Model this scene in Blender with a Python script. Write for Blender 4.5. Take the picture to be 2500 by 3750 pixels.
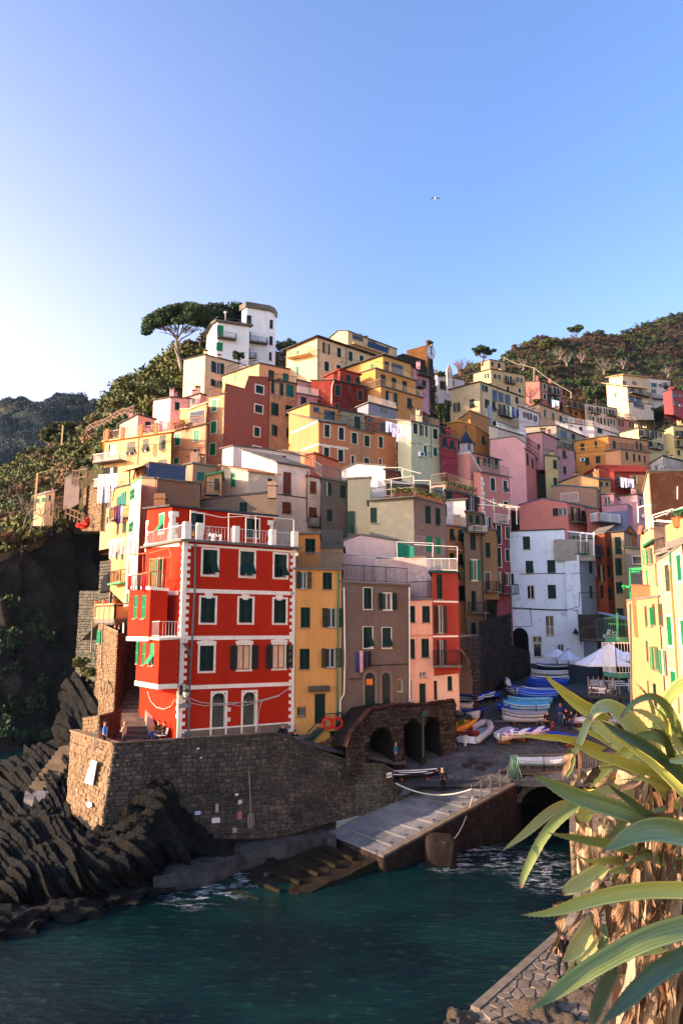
import bpy,bmesh,math,random
import numpy as np
from mathutils import Vector as V,Matrix,noise,geometry
for o_ in list(bpy.data.objects):bpy.data.objects.remove(o_)
R=math.radians
rnd=random.Random(7)
# ---------------------------------------------------------------- camera, sky, sun, exposure
EYE=13.5
FPX=2700.0
PITCH=R(9.35)
cam_data=bpy.data.cameras.new('camera')
cam_data.sensor_fit='VERTICAL';cam_data.sensor_height=36;cam_data.sensor_width=24
cam_data.lens=FPX/3750*36
cam_data.clip_start=.1;cam_data.clip_end=6000
cam=bpy.data.objects.new('camera',cam_data)
bpy.context.scene.collection.objects.link(cam)
cam.location=(0,0,EYE);cam.rotation_euler=(R(90)+PITCH,0,0)
scene=bpy.context.scene
scene.camera=cam
SUN_EL=R(15);SUN_AZ=math.atan2(-.955,-.28)
world=bpy.data.worlds.new('World');scene.world=world;world.use_nodes=True
wn=world.node_tree;wn.nodes.clear()
sky=wn.nodes.new('ShaderNodeTexSky');sky.sky_type='NISHITA';sky.sun_disc=False
sky.sun_elevation=SUN_EL;sky.sun_rotation=SUN_AZ%(2*math.pi)
sky.altitude=0;sky.air_density=1.0;sky.dust_density=2.5;sky.ozone_density=3.0
bg=wn.nodes.new('ShaderNodeBackground');bg.inputs[1].default_value=.14
wo=wn.nodes.new('ShaderNodeOutputWorld')
# pale veil of haze in the air on the sun's side, thinning with height
tc=wn.nodes.new('ShaderNodeTexCoord');dp=wn.nodes.new('ShaderNodeVectorMath');dp.operation='DOT_PRODUCT'
dp.inputs[1].default_value=(math.sin(SUN_AZ)*.97,math.cos(SUN_AZ)*.97,.2);wn.links.new(tc.outputs['Generated'],dp.inputs[0])
mr=wn.nodes.new('ShaderNodeMapRange');mr.interpolation_type='SMOOTHSTEP';mr.inputs[1].default_value=-.3;mr.inputs[2].default_value=.5;wn.links.new(dp.outputs['Value'],mr.inputs[0])
sp_=wn.nodes.new('ShaderNodeSeparateXYZ');wn.links.new(tc.outputs['Generated'],sp_.inputs[0])
mz_=wn.nodes.new('ShaderNodeMapRange');mz_.interpolation_type='SMOOTHSTEP';mz_.inputs[1].default_value=.85;mz_.inputs[2].default_value=0;wn.links.new(sp_.outputs['Z'],mz_.inputs[0])
ml=wn.nodes.new('ShaderNodeMath');ml.operation='MULTIPLY';wn.links.new(mr.outputs[0],ml.inputs[0]);wn.links.new(mz_.outputs[0],ml.inputs[1])
tint=wn.nodes.new('ShaderNodeMix');tint.data_type='RGBA';tint.blend_type='MULTIPLY';tint.inputs[0].default_value=1;tint.inputs[7].default_value=(.98,1.0,1.18,1);wn.links.new(sky.outputs[0],tint.inputs[6])
veil=wn.nodes.new('ShaderNodeMix');veil.data_type='RGBA';veil.blend_type='ADD';veil.inputs[7].default_value=(2.9,2.0,1.1,1)
hz=wn.nodes.new('ShaderNodeMapRange');hz.interpolation_type='SMOOTHSTEP';hz.inputs[1].default_value=.55;hz.inputs[2].default_value=.0;hz.inputs[4].default_value=.22;wn.links.new(sp_.outputs['Z'],hz.inputs[0])
mxx=wn.nodes.new('ShaderNodeMath');mxx.operation='ADD';wn.links.new(ml.outputs[0],mxx.inputs[0]);wn.links.new(hz.outputs[0],mxx.inputs[1]);wn.links.new(mxx.outputs[0],veil.inputs[0]);wn.links.new(tint.outputs[2],veil.inputs[6]);wn.links.new(veil.outputs[2],bg.inputs[0]);wn.links.new(bg.outputs[0],wo.inputs[0])
sl=bpy.data.lights.new('sun','SUN');sl.energy=5.0;sl.angle=R(.5);sl.color=(1,.66,.44)
sun=bpy.data.objects.new('sun',sl);scene.collection.objects.link(sun)
sdir=V((math.sin(SUN_AZ)*math.cos(SUN_EL),math.cos(SUN_AZ)*math.cos(SUN_EL),math.sin(SUN_EL)))
sun.rotation_euler=sdir.to_track_quat('Z','Y').to_euler()
scene.view_settings.view_transform='Standard';scene.view_settings.look='None'
scene.view_settings.exposure=1.6;scene.view_settings.gamma=1;scene.view_settings.use_curve_mapping=False
scene.cycles.max_bounces=6;scene.cycles.diffuse_bounces=3;scene.cycles.glossy_bounces=3
scene.cycles.transparent_max_bounces=8
scene.cycles.use_denoising=True
# ---------------------------------------------------------------- where a pixel of the photograph lies in the place
TILES={0:(0,0,1),1:(300,1050,1.96),2:(1000,1150,2.24),3:(1600,1150,1.7422),4:(300,1650,1.96),5:(1000,1650,1.96),6:(1700,1750,1.96),7:(300,2150,1.568),8:(1000,2350,1.96),9:(1550,2300,1.6505),10:(1600,2350,2.412),11:(1650,2750,1.845),12:(0,1400,2.352),13:(0,2300,1.742),14:(300,2450,3.136),15:(2200,1700,2.353),16:(600,2850,1.4255),17:(0,2900,1.96)}
def cv(t,x,y):
 o=TILES[t];return o[0]+x/o[2],o[1]+y/o[2]
def ray(px,py):
 xc=(px-1250)/FPX;yc=-(py-1875)/FPX
 Y=math.cos(PITCH)-yc*math.sin(PITCH);Z=math.sin(PITCH)+yc*math.cos(PITCH)
 return xc/Y,Z/Y
def P(px,py,d):
 a,b=ray(px,py);return V((a*d,d,EYE+b*d))
def PZ(px,py,z):
 a,b=ray(px,py);d=(z-EYE)/b;return V((a*d,d,z))
def remap(t,d):
 if t!=3:return d
 return float(np.interp(d,(59,60,61,68,69,72,76,79,80,84,92,104,112,122,142),(91,92,93,98,99,103,105,108,109,112,120,134,148,165,195)))
def PT(t,x,y,d):return P(*cv(t,x,y),remap(t,d))
# ---------------------------------------------------------------- materials
def hx(s):
 c=[int(s[i:i+2],16)/255 for i in(0,2,4)]
 return tuple(v/12.92 if v<=.04045 else((v+.055)/1.055)**2.4 for v in c)
MC={}
def mat_new(name):
 m=bpy.data.materials.new(name);m.use_nodes=True
 return m,m.node_tree.nodes,m.node_tree.links,m.node_tree.nodes['Principled BSDF']
def pos_scaled(n,l,sc):
 g=n.new('ShaderNodeNewGeometry');mp=n.new('ShaderNodeMapping');mp.inputs['Scale'].default_value=sc
 l.new(g.outputs['Position'],mp.inputs[0]);return mp.outputs[0]
def noise_tex(n,l,sc,scale=1,detail=4,rough=.6):
 t=n.new('ShaderNodeTexNoise');t.inputs['Scale'].default_value=scale;t.inputs['Detail'].default_value=detail
 t.inputs['Roughness'].default_value=rough;l.new(pos_scaled(n,l,sc),t.inputs['Vector']);return t.outputs['Fac']
def ramp(n,l,src,a,b,ca=0,cb=1):
 r=n.new('ShaderNodeMapRange');r.inputs[1].default_value=a;r.inputs[2].default_value=b
 r.inputs[3].default_value=ca;r.inputs[4].default_value=cb;l.new(src,r.inputs[0]);return r.outputs[0]
def mix(n,l,fac,a,b):
 m=n.new('ShaderNodeMix');m.data_type='RGBA'
 for i,s in((0,fac),(6,a),(7,b)):
  if isinstance(s,(int,float)):m.inputs[i].default_value=s
  elif isinstance(s,tuple):m.inputs[i].default_value=(*s[:3],1)
  else:l.new(s,m.inputs[i])
 return m.outputs[2]
def bump(n,l,b,src,strength,dist=.02):
 bp=n.new('ShaderNodeBump');bp.inputs['Strength'].default_value=strength;bp.inputs['Distance'].default_value=dist
 l.new(src,bp.inputs['Height']);l.new(bp.outputs[0],b.inputs['Normal'])
def wall(c,worn=.25):
 """painted plaster: mottled, streaked by rain, worn through here and there"""
 raw=not isinstance(c,str)
 if not raw:c=hx(c)
 lu_=.3*c[0]+.6*c[1]+.1*c[2];c=c if raw else tuple((v*.88+lu_*.12)*k for v,k in zip(c,(.90,.75,.66)))  # warmth of the light is put into every plaster colour against blue skylight
 key=('wall',c,worn)
 if key in MC:return MC[key]
 m,n,l,b=mat_new('plaster');MC[key]=m
 s=rnd.uniform(.7,1.4)
 big=ramp(n,l,noise_tex(n,l,(s*.45,)*3,1,5),.35,.7)
 pale=tuple(min(.85,v*1.12+(.03 if worn>.02 else.002))for v in c);dark=tuple(v*.58 for v in c)
 col=mix(n,l,big,c,mix(n,l,.55,c,pale))
 st=ramp(n,l,noise_tex(n,l,(1.5,1.5,.3),1,8,.75),.48,.8,0,.55)
 col=mix(n,l,st,col,dark)
 wn_=ramp(n,l,noise_tex(n,l,(s*.9,s*.9,s*1.1),1,8,.72),.62-worn*.28,.70-worn*.28,0,.85 if worn>.2 else.4)
 col=mix(n,l,wn_,col,tuple(.5*v+.5*g for v,g in zip(c,(.17,.15,.125))))
 fine=noise_tex(n,l,(14,)*3,1,3)
 col=mix(n,l,ramp(n,l,fine,.3,.7,0,.35),col,dark);col=mix(n,l,ramp(n,l,noise_tex(n,l,(.9,.9,.5),1,7,.8),.46,.6,0,.3 if worn>.02 else.12),col,tuple(v*.72 for v in c))
 l.new(col,b.inputs['Base Color']);b.inputs['Roughness'].default_value=.9;b.inputs['Specular IOR Level'].default_value=.1
 bump(n,l,b,noise_tex(n,l,(5,)*3,1,8),.5,.03)
 return m
def paint(c,rough=.6,metal=0,var=.25):
 if isinstance(c,str):c=hx(c)
 key=('p',c,rough,metal)
 if key in MC:return MC[key]
 m,n,l,b=mat_new('paint');MC[key]=m
 f=ramp(n,l,noise_tex(n,l,(3.1,)*3,1,6),.35,.7,0,var*2)
 l.new(mix(n,l,f,c,tuple(v*.6 for v in c)),b.inputs['Base Color'])
 b.inputs['Roughness'].default_value=rough;b.inputs['Metallic'].default_value=metal;b.inputs['Specular IOR Level'].default_value=.22
 return m
def stone_mat(a,b_,dark,key,sc=1.0,moss=None):
 key=('stone',key)
 if key in MC:return MC[key]
 a,b_,dark=[tuple(v*.52 for v in q)for q in(a,b_,dark)]
 m,n,l,b=mat_new('stone');MC[key]=m
 g=n.new('ShaderNodeNewGeometry');oi=n.new('ShaderNodeObjectInfo');ad=n.new('ShaderNodeMath');ad.operation='ADD'
 l.new(g.outputs['Random Per Island'],ad.inputs[0]);l.new(oi.outputs['Random'],ad.inputs[1])
 fr=n.new('ShaderNodeMath');fr.operation='FRACT';l.new(ad.outputs[0],fr.inputs[0])
 col=mix(n,l,fr.outputs[0],a,b_)
 col=mix(n,l,ramp(n,l,noise_tex(n,l,(sc*1.2,)*3,1,8,.7),.38,.72,0,.85),col,dark)
 if moss:col=mix(n,l,ramp(n,l,noise_tex(n,l,(.35,.35,.5),1,6,.6),.52,.66,0,.7),col,moss)
 l.new(col,b.inputs['Base Color']);b.inputs['Roughness'].default_value=.93;b.inputs['Specular IOR Level'].default_value=.12
 bump(n,l,b,noise_tex(n,l,(sc*7,)*3,1,8,.7),.7,.04)
 return m
def leaf_mat(a,b_,key):
 key=('leaf',key)
 if key in MC:return MC[key]
 m,n,l,b=mat_new('foliage');MC[key]=m
 g=n.new('ShaderNodeNewGeometry')
 col=mix(n,l,g.outputs['Random Per Island'],a,b_)
 col=mix(n,l,ramp(n,l,noise_tex(n,l,(.12,)*3,1,3),.35,.68,0,.6),col,(b_[0]*1.15,b_[1]*.75,b_[2]*.7))
 l.new(col,b.inputs['Base Color']);b.inputs['Roughness'].default_value=.7
 b.inputs['Specular IOR Level'].default_value=.2
 return m
def glass_mat():
 if 'glass' in MC:return MC['glass']
 m,n,l,b=mat_new('window_glass');MC['glass']=m
 b.inputs['Base Color'].default_value=(.012,.016,.02,1);b.inputs['Roughness'].default_value=.08
 b.inputs['IOR'].default_value=1.5
 return m
# ---------------------------------------------------------------- mesh collecting
COL=scene.collection
class M:
 def __init__(s):s.v=[];s.f=[];s.m=[]
 def poly(s,pts,mi=0):
  i=len(s.v);s.v+=[tuple(p)for p in pts];s.f.append(tuple(range(i,i+len(pts))));s.m.append(mi)
 def hexa(s,p,mi=0):
  """8 points: lower ring 0-3, upper ring 4-7"""
  i=len(s.v);s.v+=[tuple(q)for q in p]
  for f in((3,2,1,0),(4,5,6,7),(0,1,5,4),(1,2,6,5),(2,3,7,6),(3,0,4,7)):
   s.f.append(tuple(i+k for k in f));s.m.append(mi)
 def box(s,c,a,b,e,mi=0):
  c,a,b,e=V(c),V(a),V(b),V(e)
  s.hexa([c-a-b-e,c+a-b-e,c+a+b-e,c-a+b-e,c-a-b+e,c+a-b+e,c+a+b+e,c-a+b+e],mi)
 def fb(s,F,u0,u1,z0,z1,n0,n1,mi=0):
  """box in facade coordinates F = (origin, along, outward)"""
  o,u,n=F;z=V((0,0,1))
  q=lambda a,b,c:o+u*a+n*b+z*c
  s.hexa([q(u0,n0,z0),q(u1,n0,z0),q(u1,n1,z0),q(u0,n1,z0),q(u0,n0,z1),q(u1,n0,z1),q(u1,n1,z1),q(u0,n1,z1)],mi)
 def bar(s,p,q,r,mi=0,up=(0,0,1)):
  p,q=V(p),V(q);t=(q-p)
  if t.length<1e-6:return
  t.normalize();a=t.cross(V(up))
  if a.length<.05:a=t.cross(V((1,0,0)))
  a.normalize();b=a.cross(t)
  s.box((p+q)/2,a*r,b*r,(q-p)/2,mi)
 def tube(s,pts,r,n=6,mi=0,cap=True):
  pts=[V(p)for p in pts];rs=r if isinstance(r,(list,tuple))else[r]*len(pts)
  i0=len(s.v);a=None
  for k,p in enumerate(pts):
   t=(pts[min(k+1,len(pts)-1)]-pts[max(k-1,0)]).normalized()
   if a is None:
    a=t.cross(V((0,0,1)))
    if a.length<.1:a=t.cross(V((1,0,0)))
   a=(a-t*a.dot(t)).normalized();b=t.cross(a)
   for j in range(n):
    g=2*math.pi*j/n;s.v.append(tuple(p+(a*math.cos(g)+b*math.sin(g))*rs[k]))
  for k in range(len(pts)-1):
   for j in range(n):
    s.f.append((i0+k*n+j,i0+k*n+(j+1)%n,i0+(k+1)*n+(j+1)%n,i0+(k+1)*n+j));s.m.append(mi)
  if cap:
   s.f.append(tuple(i0+j for j in reversed(range(n))));s.m.append(mi)
   s.f.append(tuple(i0+(len(pts)-1)*n+j for j in range(n)));s.m.append(mi)
 def grid(s,rows,mi=0):
  i0=len(s.v);w=len(rows[0])
  for r_ in rows:s.v+=[tuple(p)for p in r_]
  for a in range(len(rows)-1):
   for b in range(w-1):
    s.f.append((i0+a*w+b,i0+a*w+b+1,i0+(a+1)*w+b+1,i0+(a+1)*w+b));s.m.append(mi)
 def lathe(s,c,prof,n=12,mi=0):
  c=V(c);s.grid([[c+V((r*math.cos(2*math.pi*j/n),r*math.sin(2*math.pi*j/n),z))for j in range(n+1)]for r,z in prof],mi)
 def build(s,name,mats,parent=None,label=None,smooth=False,kind=None):
  me=bpy.data.meshes.new(name);o=bpy.data.objects.new(name,me)
  off=V((0,0,0))
  if parent is not None:
   r_=parent
   while r_ is not None:off=off+r_.location;r_=r_.parent
  me.from_pydata([(x-off.x,y-off.y,z-off.z)for x,y,z in s.v],[],s.f)
  if not isinstance(mats,(list,tuple)):mats=[mats]
  for m_ in mats:me.materials.append(m_)
  if len(mats)>1:me.polygons.foreach_set('material_index',s.m)
  if smooth:me.polygons.foreach_set('use_smooth',[True]*len(s.f))
  me.update();COL.objects.link(o);o.parent=parent
  if label:o['label']=label
  if kind:o['kind']=kind
  return o
def fast_mesh(name,verts,faces,mats,parent=None,mi=None,smooth=False):
 """many quads or triangles at once from numpy arrays"""
 me=bpy.data.meshes.new(name);nf,k=faces.shape
 off=parent.location if parent is not None else V((0,0,0))
 verts=verts-np.array(off)
 me.vertices.add(len(verts));me.vertices.foreach_set('co',verts.astype(np.float32).ravel())
 me.loops.add(nf*k);me.loops.foreach_set('vertex_index',faces.astype(np.int32).ravel())
 me.polygons.add(nf);me.polygons.foreach_set('loop_start',np.arange(0,nf*k,k,dtype=np.int32))
 if mi is not None:me.polygons.foreach_set('material_index',np.asarray(mi,dtype=np.int32))
 me.update(calc_edges=True)
 if smooth:me.polygons.foreach_set('use_smooth',[True]*nf)
 for m_ in(mats if isinstance(mats,(list,tuple))else[mats]):me.materials.append(m_)
 o=bpy.data.objects.new(name,me);COL.objects.link(o);o.parent=parent
 return o
def thing(name,label,cat,loc=(0,0,0),group=None,kind=None):
 o=bpy.data.objects.new(name,None);COL.objects.link(o);o.location=loc;o.empty_display_size=.2
 tag(o,label,cat,group,kind);return o
def tag(o,label=None,cat=None,group=None,kind=None):
 if label:o['label']=label
 if cat:o['category']=cat
 if group:o['group']=group
 if kind:o['kind']=kind
 return o
def leaves(centers,radii,n_each,size,seed=1,flat=1.0,shell=.55):
 """leaf-sized quads spread through ellipsoidal clumps"""
 g=np.random.default_rng(seed)
 c=np.repeat(np.asarray(centers,float),n_each,axis=0);r=np.repeat(np.asarray(radii,float).reshape(len(centers),-1),n_each,axis=0)
 n=len(c);d=g.normal(size=(n,3));d/=np.linalg.norm(d,axis=1)[:,None]
 rad=shell+(1-shell)*g.random(n)**.6
 sc=np.stack([r[:,0],r[:,0],r[:,-1]*flat],1)
 p=c+d*rad[:,None]*sc
 a=g.normal(size=(n,3));a/=np.linalg.norm(a,axis=1)[:,None]
 b=np.cross(a,d+g.normal(size=(n,3))*.6);b/=np.linalg.norm(b,axis=1)[:,None]+1e-9
 s=size*(.6+.8*g.random(n))[:,None]
 a*=s;b*=s*.6
 vs=np.stack([p-a,p-b*.9,p+a,p+b],1).reshape(-1,3)
 return vs,np.arange(n*4).reshape(n,4)
# ---------------------------------------------------------------- houses
SHUT=paint('0a2a20',.6);SHUTB=paint('0c7a48',.5);SHUTT=paint('0c5f5a',.55);SHUTBR=paint('6e3313',.6);SHUTG=paint('4c4a3c',.6)  # SHUTB is the same green brightened; sunlight is put into its colour
TRIM=paint('efe0c8',.7);TRIMD=paint('8d7f70',.8);WOOD=paint('8a4a22',.5);SASH=paint('d9d4c8',.5);IRON=paint('26282a',.5,.3)
WHITEM=paint('e8e6e0',.5);SLATE=stone_mat(hx('5b5e60'),hx('74716c'),hx('35373a'),'slate',.8);CURT=paint('e7b98f',.8)
TILE=paint('8a3020',.85);CONC=stone_mat(hx('908a80'),hx('a29b8e'),hx('5d5850'),'conc',.6);GREENP=paint('2f7a58',.5);GREYPIPE=paint('5f6668',.5,.2)
AWN=paint('b8b0a0',.8)
GL=glass_mat()
STY={'c':SHUT,'o':SHUT,'h':SHUT,'g':SHUTB,'og':SHUTB,'t':SHUTT,'b':SHUTBR,'hb':SHUTBR,'y':SHUTG,'hy':SHUTG,'ob':SHUTBR,'ot':SHUTT,'hg':SHUTB}
class Blk:pass
def facade_hit(F,px,py):
 """F = (origin, along, outward): where the line of sight meets the facade -> (u, z)"""
 o,u,n=F;a,b=ray(px,py)
 den=a*n.x+1*n.y
 d=(o.x*n.x+o.y*n.y)/den
 p=V((a*d,d,EYE+b*d));return(p-o).dot(u),p.z
def shutter(F,u0,u1,z0,z1,n0,m,parent,near,tilt=0):
 w=M();T=.045;bw=min(.06,(u1-u0)*.18)
 if tilt:
  zm=z0+(z1-z0)*.5
  w.fb(F,u0,u1,zm,z1,n0,n0+T)
  o,u,n=F;k=(zm-z0)*tilt;z=V((0,0,1));h=zm-math.sqrt(max(.01,(zm-z0)**2-k*k))
  q=lambda a,b,c:o+u*a+n*b+z*c
  w.hexa([q(u0,n0+k,zm-(zm-h)),q(u1,n0+k,zm-(zm-h)),q(u1,n0+k+T,zm-(zm-h)),q(u0,n0+k+T,zm-(zm-h)),q(u0,n0,zm),q(u1,n0,zm),q(u1,n0+T,zm),q(u0,n0+T,zm)])
 else:
  if near:
   w.fb(F,u0,u0+bw,z0,z1,n0,n0+T);w.fb(F,u1-bw,u1,z0,z1,n0,n0+T)
   for za,zb in((z0,z0+.07),((z0+z1)/2-.04,(z0+z1)/2+.04),(z1-.07,z1)):w.fb(F,u0+bw,u1-bw,za,zb,n0,n0+T)
   k=max(4,int((z1-z0)/.085));o,u,n=F
   for i in range(k):
    zc=z0+(i+.5)*(z1-z0)/k
    c=o+u*((u0+u1)/2)+n*(n0+T*.5)+V((0,0,zc))
    w.box(c,u*((u1-u0)/2-bw),(n*.022-V((0,0,.028))),(n*.004+V((0,0,.004))))
  else:
   w.fb(F,u0,u1,z0,z1,n0,n0+T*.6)
   w.fb(F,u0,u0+bw,z0,z1,n0+T*.6,n0+T);w.fb(F,u1-bw,u1,z0,z1,n0+T*.6,n0+T)
   for za in(z0,(z0+z1)/2-.04,z1-.07):w.fb(F,u0+bw,u1-bw,za,za+.07,n0+T*.6,n0+T*.9)
 return w.build('shutter',m,parent)
def add_window(root,F,kind,u0,u1,z0,z1,near,framed,hole,trim=TRIM):
 """opening u0..u1 x z0..z1; kind picks the shutters"""
 W=u1-u0;H=z1-z0;w=M();dep=.16 if hole else 0
 arched=kind in('a','aw')
 o,u,n=F;z=V((0,0,1));q=lambda a,b,c:o+u*a+n*b+z*c
 ob=kind[0]=='o'
 if ob:su=W*.27;ou0,ou1=u0+su,u1-su
 else:ou0,ou1=u0,u1
 is_door=kind in('a','d','dw')
 if hole:
  for a,b,c,e in((ou0,z0,ou0,z1),(ou1,z1,ou1,z0),(ou0,z1,ou1,z1),(ou1,z0,ou0,z0)):
   w.poly([q(a,0,b),q(c,0,e),q(c,-.2,e),q(a,-.2,b)],0)
# sill
 if not is_door:w.fb(F,ou0-.06,ou1+.06,z0-.06,z0-.005,-.02 if hole else.0,.1,0)
 s=.055
 nb=-dep
 w.fb(F,ou0,ou0+s,z0,z1,nb-.03,nb+.03,1);w.fb(F,ou1-s,ou1,z0,z1,nb-.03,nb+.03,1)
 w.fb(F,ou0+s,ou1-s,z1-s,z1,nb-.03,nb+.03,1);w.fb(F,ou0+s,ou1-s,z0,z0+s,nb-.03,nb+.03,1)
 if kind not in('d','a','n'):w.fb(F,(ou0+ou1)/2-s*.7,(ou0+ou1)/2+s*.7,z0+s,z1-s,nb-.028,nb+.035,1)
 sash={'ow':WOOD,'d':SHUT}.get(kind,SASH)
 if kind in('c','t','g','b','y'):sash=STY[kind]
 win=w.build('door' if is_door else 'window',[trim if framed else TRIMD,sash],root)
 pn=M()
 if kind=='d':
  pn.fb(F,ou0+s,ou1-s,z0+s,z1-s,nb-.03,nb+.0)
  for k in range(2):
   for a,b in((.08,.45),(.52,.92)):
    wd=(ou1-ou0-2*s)/2
    pn.fb(F,ou0+s+k*wd+wd*.15,ou0+s+k*wd+wd*.85,z0+H*a,z0+H*b,nb,nb+.015)
  pn.build('door_panel',SHUT,win)
 else:
  pn.poly([q(ou0+s,nb,z0+s),q(ou1-s,nb,z0+s),q(ou1-s,nb,z1-s),q(ou0+s,nb,z1-s)])
  pn.build('pane',CURT if kind=='ow' else GL,win)
 if framed:
  fr=M();t=framed if framed is not True else.13
  fr.fb(F,ou0-t,ou0-.002,z0-(t if not is_door else 0),z1+t,-.01,.035);fr.fb(F,ou1+.002,ou1+t,z0-(t if not is_door else 0),z1+t,-.01,.035)
  fr.fb(F,ou0,ou1,z1+.002,z1+t,-.01,.035)
  if not is_door:fr.fb(F,ou0,ou1,z0-t,z0-.065,-.01,.035)
  fr.build('frame',trim,win)
 if kind in STY:
  m=STY[kind];mid=(u0+u1)/2;g=.012
  def swung(hu,sg,wd,nb_,an):
   o,u,n=F;a=R(an);u2=u*sg*math.cos(a)+n*math.sin(a);n2=n*math.cos(a)-u*sg*math.sin(a)
   shutter((o+u*hu+n*nb_,u2,n2),.01,wd,z0+g,z1-g,0,m,win,near)
  if ob:
   swung(ou0-.02,-1,ou0-u0-.03,.05,rnd.choice((3,8,20,35)));swung(ou1+.02,1,u1-ou1-.03,.05,rnd.choice((3,8,20,35)))
  elif kind=='c' and hole and rnd.random()<.22:
   wd=(u1-u0)/2-.01;swung(u0+g,1,wd,-dep+.09,rnd.choice((12,25,60)));shutter(F,mid+g/2,u1-g,z0+g,z1-g,-dep+.09,m,win,near)
  else:
   nn=-dep+.09 if hole else.03
   tl=.55 if kind[0]=='h' else 0
   shutter(F,u0+g,mid-g/2,z0+g,z1-g,nn,m,win,near,tl*rnd.choice((1,.8,0 if near else 1)));shutter(F,mid+g/2,u1-g,z0+g,z1-g,nn,m,win,near,tl)
 elif kind=='ow':
  shutter(F,u0,ou0-.05,z0,z1,.05,SHUT,win,near);shutter(F,ou1+.05,u1,z0,z1,.05,SHUT,win,near)
 return win
def plan_at(px,py,p0,ang,left):
 """where the sight plane through pixel column px meets the wall line leaving p0 at angle ang"""
 a,_=ray(px,py);dx,dy=(-math.cos(ang)if left else math.cos(ang)),math.sin(ang)
 den=dx-a*dy
 t=(a*p0 .y-p0 .x)/den
 return V((p0 .x+dx*t,p0 .y+dy*t,0))
LAST={}
def block(root,t,wm,edges,k,d,phi=35,psi=None,depth=7.,wins=None,framed=False,drop=2.5,roof=SLATE,over=.22,rth=.14,name='wall',trim=TRIM,noroof=False):
 """one mass of a building: visible wall corners left to right, corner k nearest; left run goes away at psi, right run at phi"""
 d=remap(t,d)
 if psi is None:psi=90-phi
 ph,ps=R(phi),R(psi)
 E=[(*cv(t,e[0],e[1]),cv(t,e[0],e[2])[1])for e in edges]
 if len(E)==1:raise ValueError
 xk,ta,tb=E[k];a,_=ray(xk,(ta+tb)/2);c=V((a*d,d,0))
 pl=[]
 for i,(x,y0,y1)in enumerate(E):
  ym=(y0+y1)/2
  if i==k:p=c
  elif i<k:p=plan_at(x,ym,c,ps,True)
  else:p=plan_at(x,ym,c,ph,False)
  zt=EYE+ray(x,y0)[1]*p.y;zb=EYE+ray(x,y1)[1]*p.y-drop
  pl.append((p,zt,zb,x))
 C=pl[k]
 side=pl[:k+1];front=pl[k:]
 if len(side)==1:
  b=V((a+.05,1,0)).normalized();side=[(C[0]+b*depth,C[1],C[2],C[3]),C]
  hid_side=True
 else:hid_side=False
 if len(front)==1:
  b=V((a-.05,1,0)).normalized();front=[C,(C[0]+b*depth,C[1],C[2],C[3])]
  hid_front=True
 else:hid_front=False
 nS,nF=len(side),len(front)
 G=[[(side[i][0]+front[j][0]-C[0],side[i][1]+front[j][1]-C[1])for j in range(nF)]for i in range(nS)]
 zbm=min([p[2]for p in pl])
 walls=M();facs=[]
 def fac(pa,zta,zba,pb,ztb,zbb,xa,xb):
  u=(pb-pa);L=u.length;u=u/L;n=V((u.y,-u.x,0))
  F=(V((pa.x,pa.y,0)),u,n);facs.append((F,L,zta,zba,ztb,zbb,xa,xb,[]));return facs[-1]
 for i in range(nS-1):
  if not hid_side:fac(side[i][0],side[i][1],side[i][2],side[i+1][0],side[i+1][1],side[i+1][2],side[i][3],side[i+1][3])
 for j in range(nF-1):
  if not hid_front:fac(front[j][0],front[j][1],front[j][2],front[j+1][0],front[j+1][1],front[j+1][2],front[j][3],front[j+1][3])
 bl=Blk();bl.facs=facs;bl.C=C;bl.right=front[-1];bl.phi=phi;bl.G=G;bl.root=root;bl.d=d;bl.side=side;bl.front=front
 todo=[]
 near=d<62
 if wins:
  for kd,lst in wins.items():
   fr=framed
   kk=kd
   if kd.endswith('!'):kk=kd[:-1];fr=True if not framed else framed
   if kd.endswith('_'):kk=kd[:-1];fr=False
   for r in lst:
    (xa,ya),(xb,yb)=cv(t,r[0],r[1]),cv(t,r[2],r[3]);xm,ym=(xa+xb)/2,(ya+yb)/2
    fc=None
    for f in facs:
     if f[6]-3<=xm<=f[7]+3:fc=f
    if fc is None:fc=min(facs,key=lambda f:abs((f[6]+f[7])/2-xm))
    F=fc[0];ua,_=facade_hit(F,xa,ym);ub,_=facade_hit(F,xb,ym);um,z0=facade_hit(F,xm,yb);_,z1=facade_hit(F,xm,ya)
    if ub<ua:ua,ub=ub,ua
    if ub-ua>6:ub=ua+6
    hu0,hu1=(ua+(ub-ua)*.27,ub-(ub-ua)*.27)if kk[0]=='o' else(ua,ub)
    L=fc[1];zt=lambda u_:fc[2]+(fc[4]-fc[2])*u_/L;zb_=lambda u_:fc[3]+(fc[5]-fc[3])*u_/L
    ok=hu0>.04 and hu1<L-.04 and z1<min(zt(hu0),zt(hu1))-.03 and z0>max(zb_(hu0),zb_(hu1))+.02
    for h in fc[8]:
     if not(hu1<h[0]-.02 or hu0>h[1]+.02 or z1<h[2]-.02 or z0>h[3]+.02):ok=False
    if ok:fc[8].append((hu0,hu1,z0,z1))
    todo.append((F,kk,ua,ub,z0,z1,near,fr,ok))
 for F,L,zta,zba,ztb,zbb,xa,xb,holes in facs:
  o,u,n=F;q=lambda a,b:o+u*a+V((0,0,b))
  if not holes:walls.poly([q(0,zba),q(L,zbb),q(L,ztb),q(0,zta)]);continue
  vs=[V((0,zba)),V((L,zbb)),V((L,ztb)),V((0,zta))];es=[(0,1),(1,2),(2,3),(3,0)]
  for h in holes:
   i=len(vs);vs+=[V((h[0],h[2])),V((h[1],h[2])),V((h[1],h[3])),V((h[0],h[3]))];es+=[(i,i+1),(i+1,i+2),(i+2,i+3),(i+3,i)]
  r=geometry.delaunay_2d_cdt(vs,es,[],1,1e-5)
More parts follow.
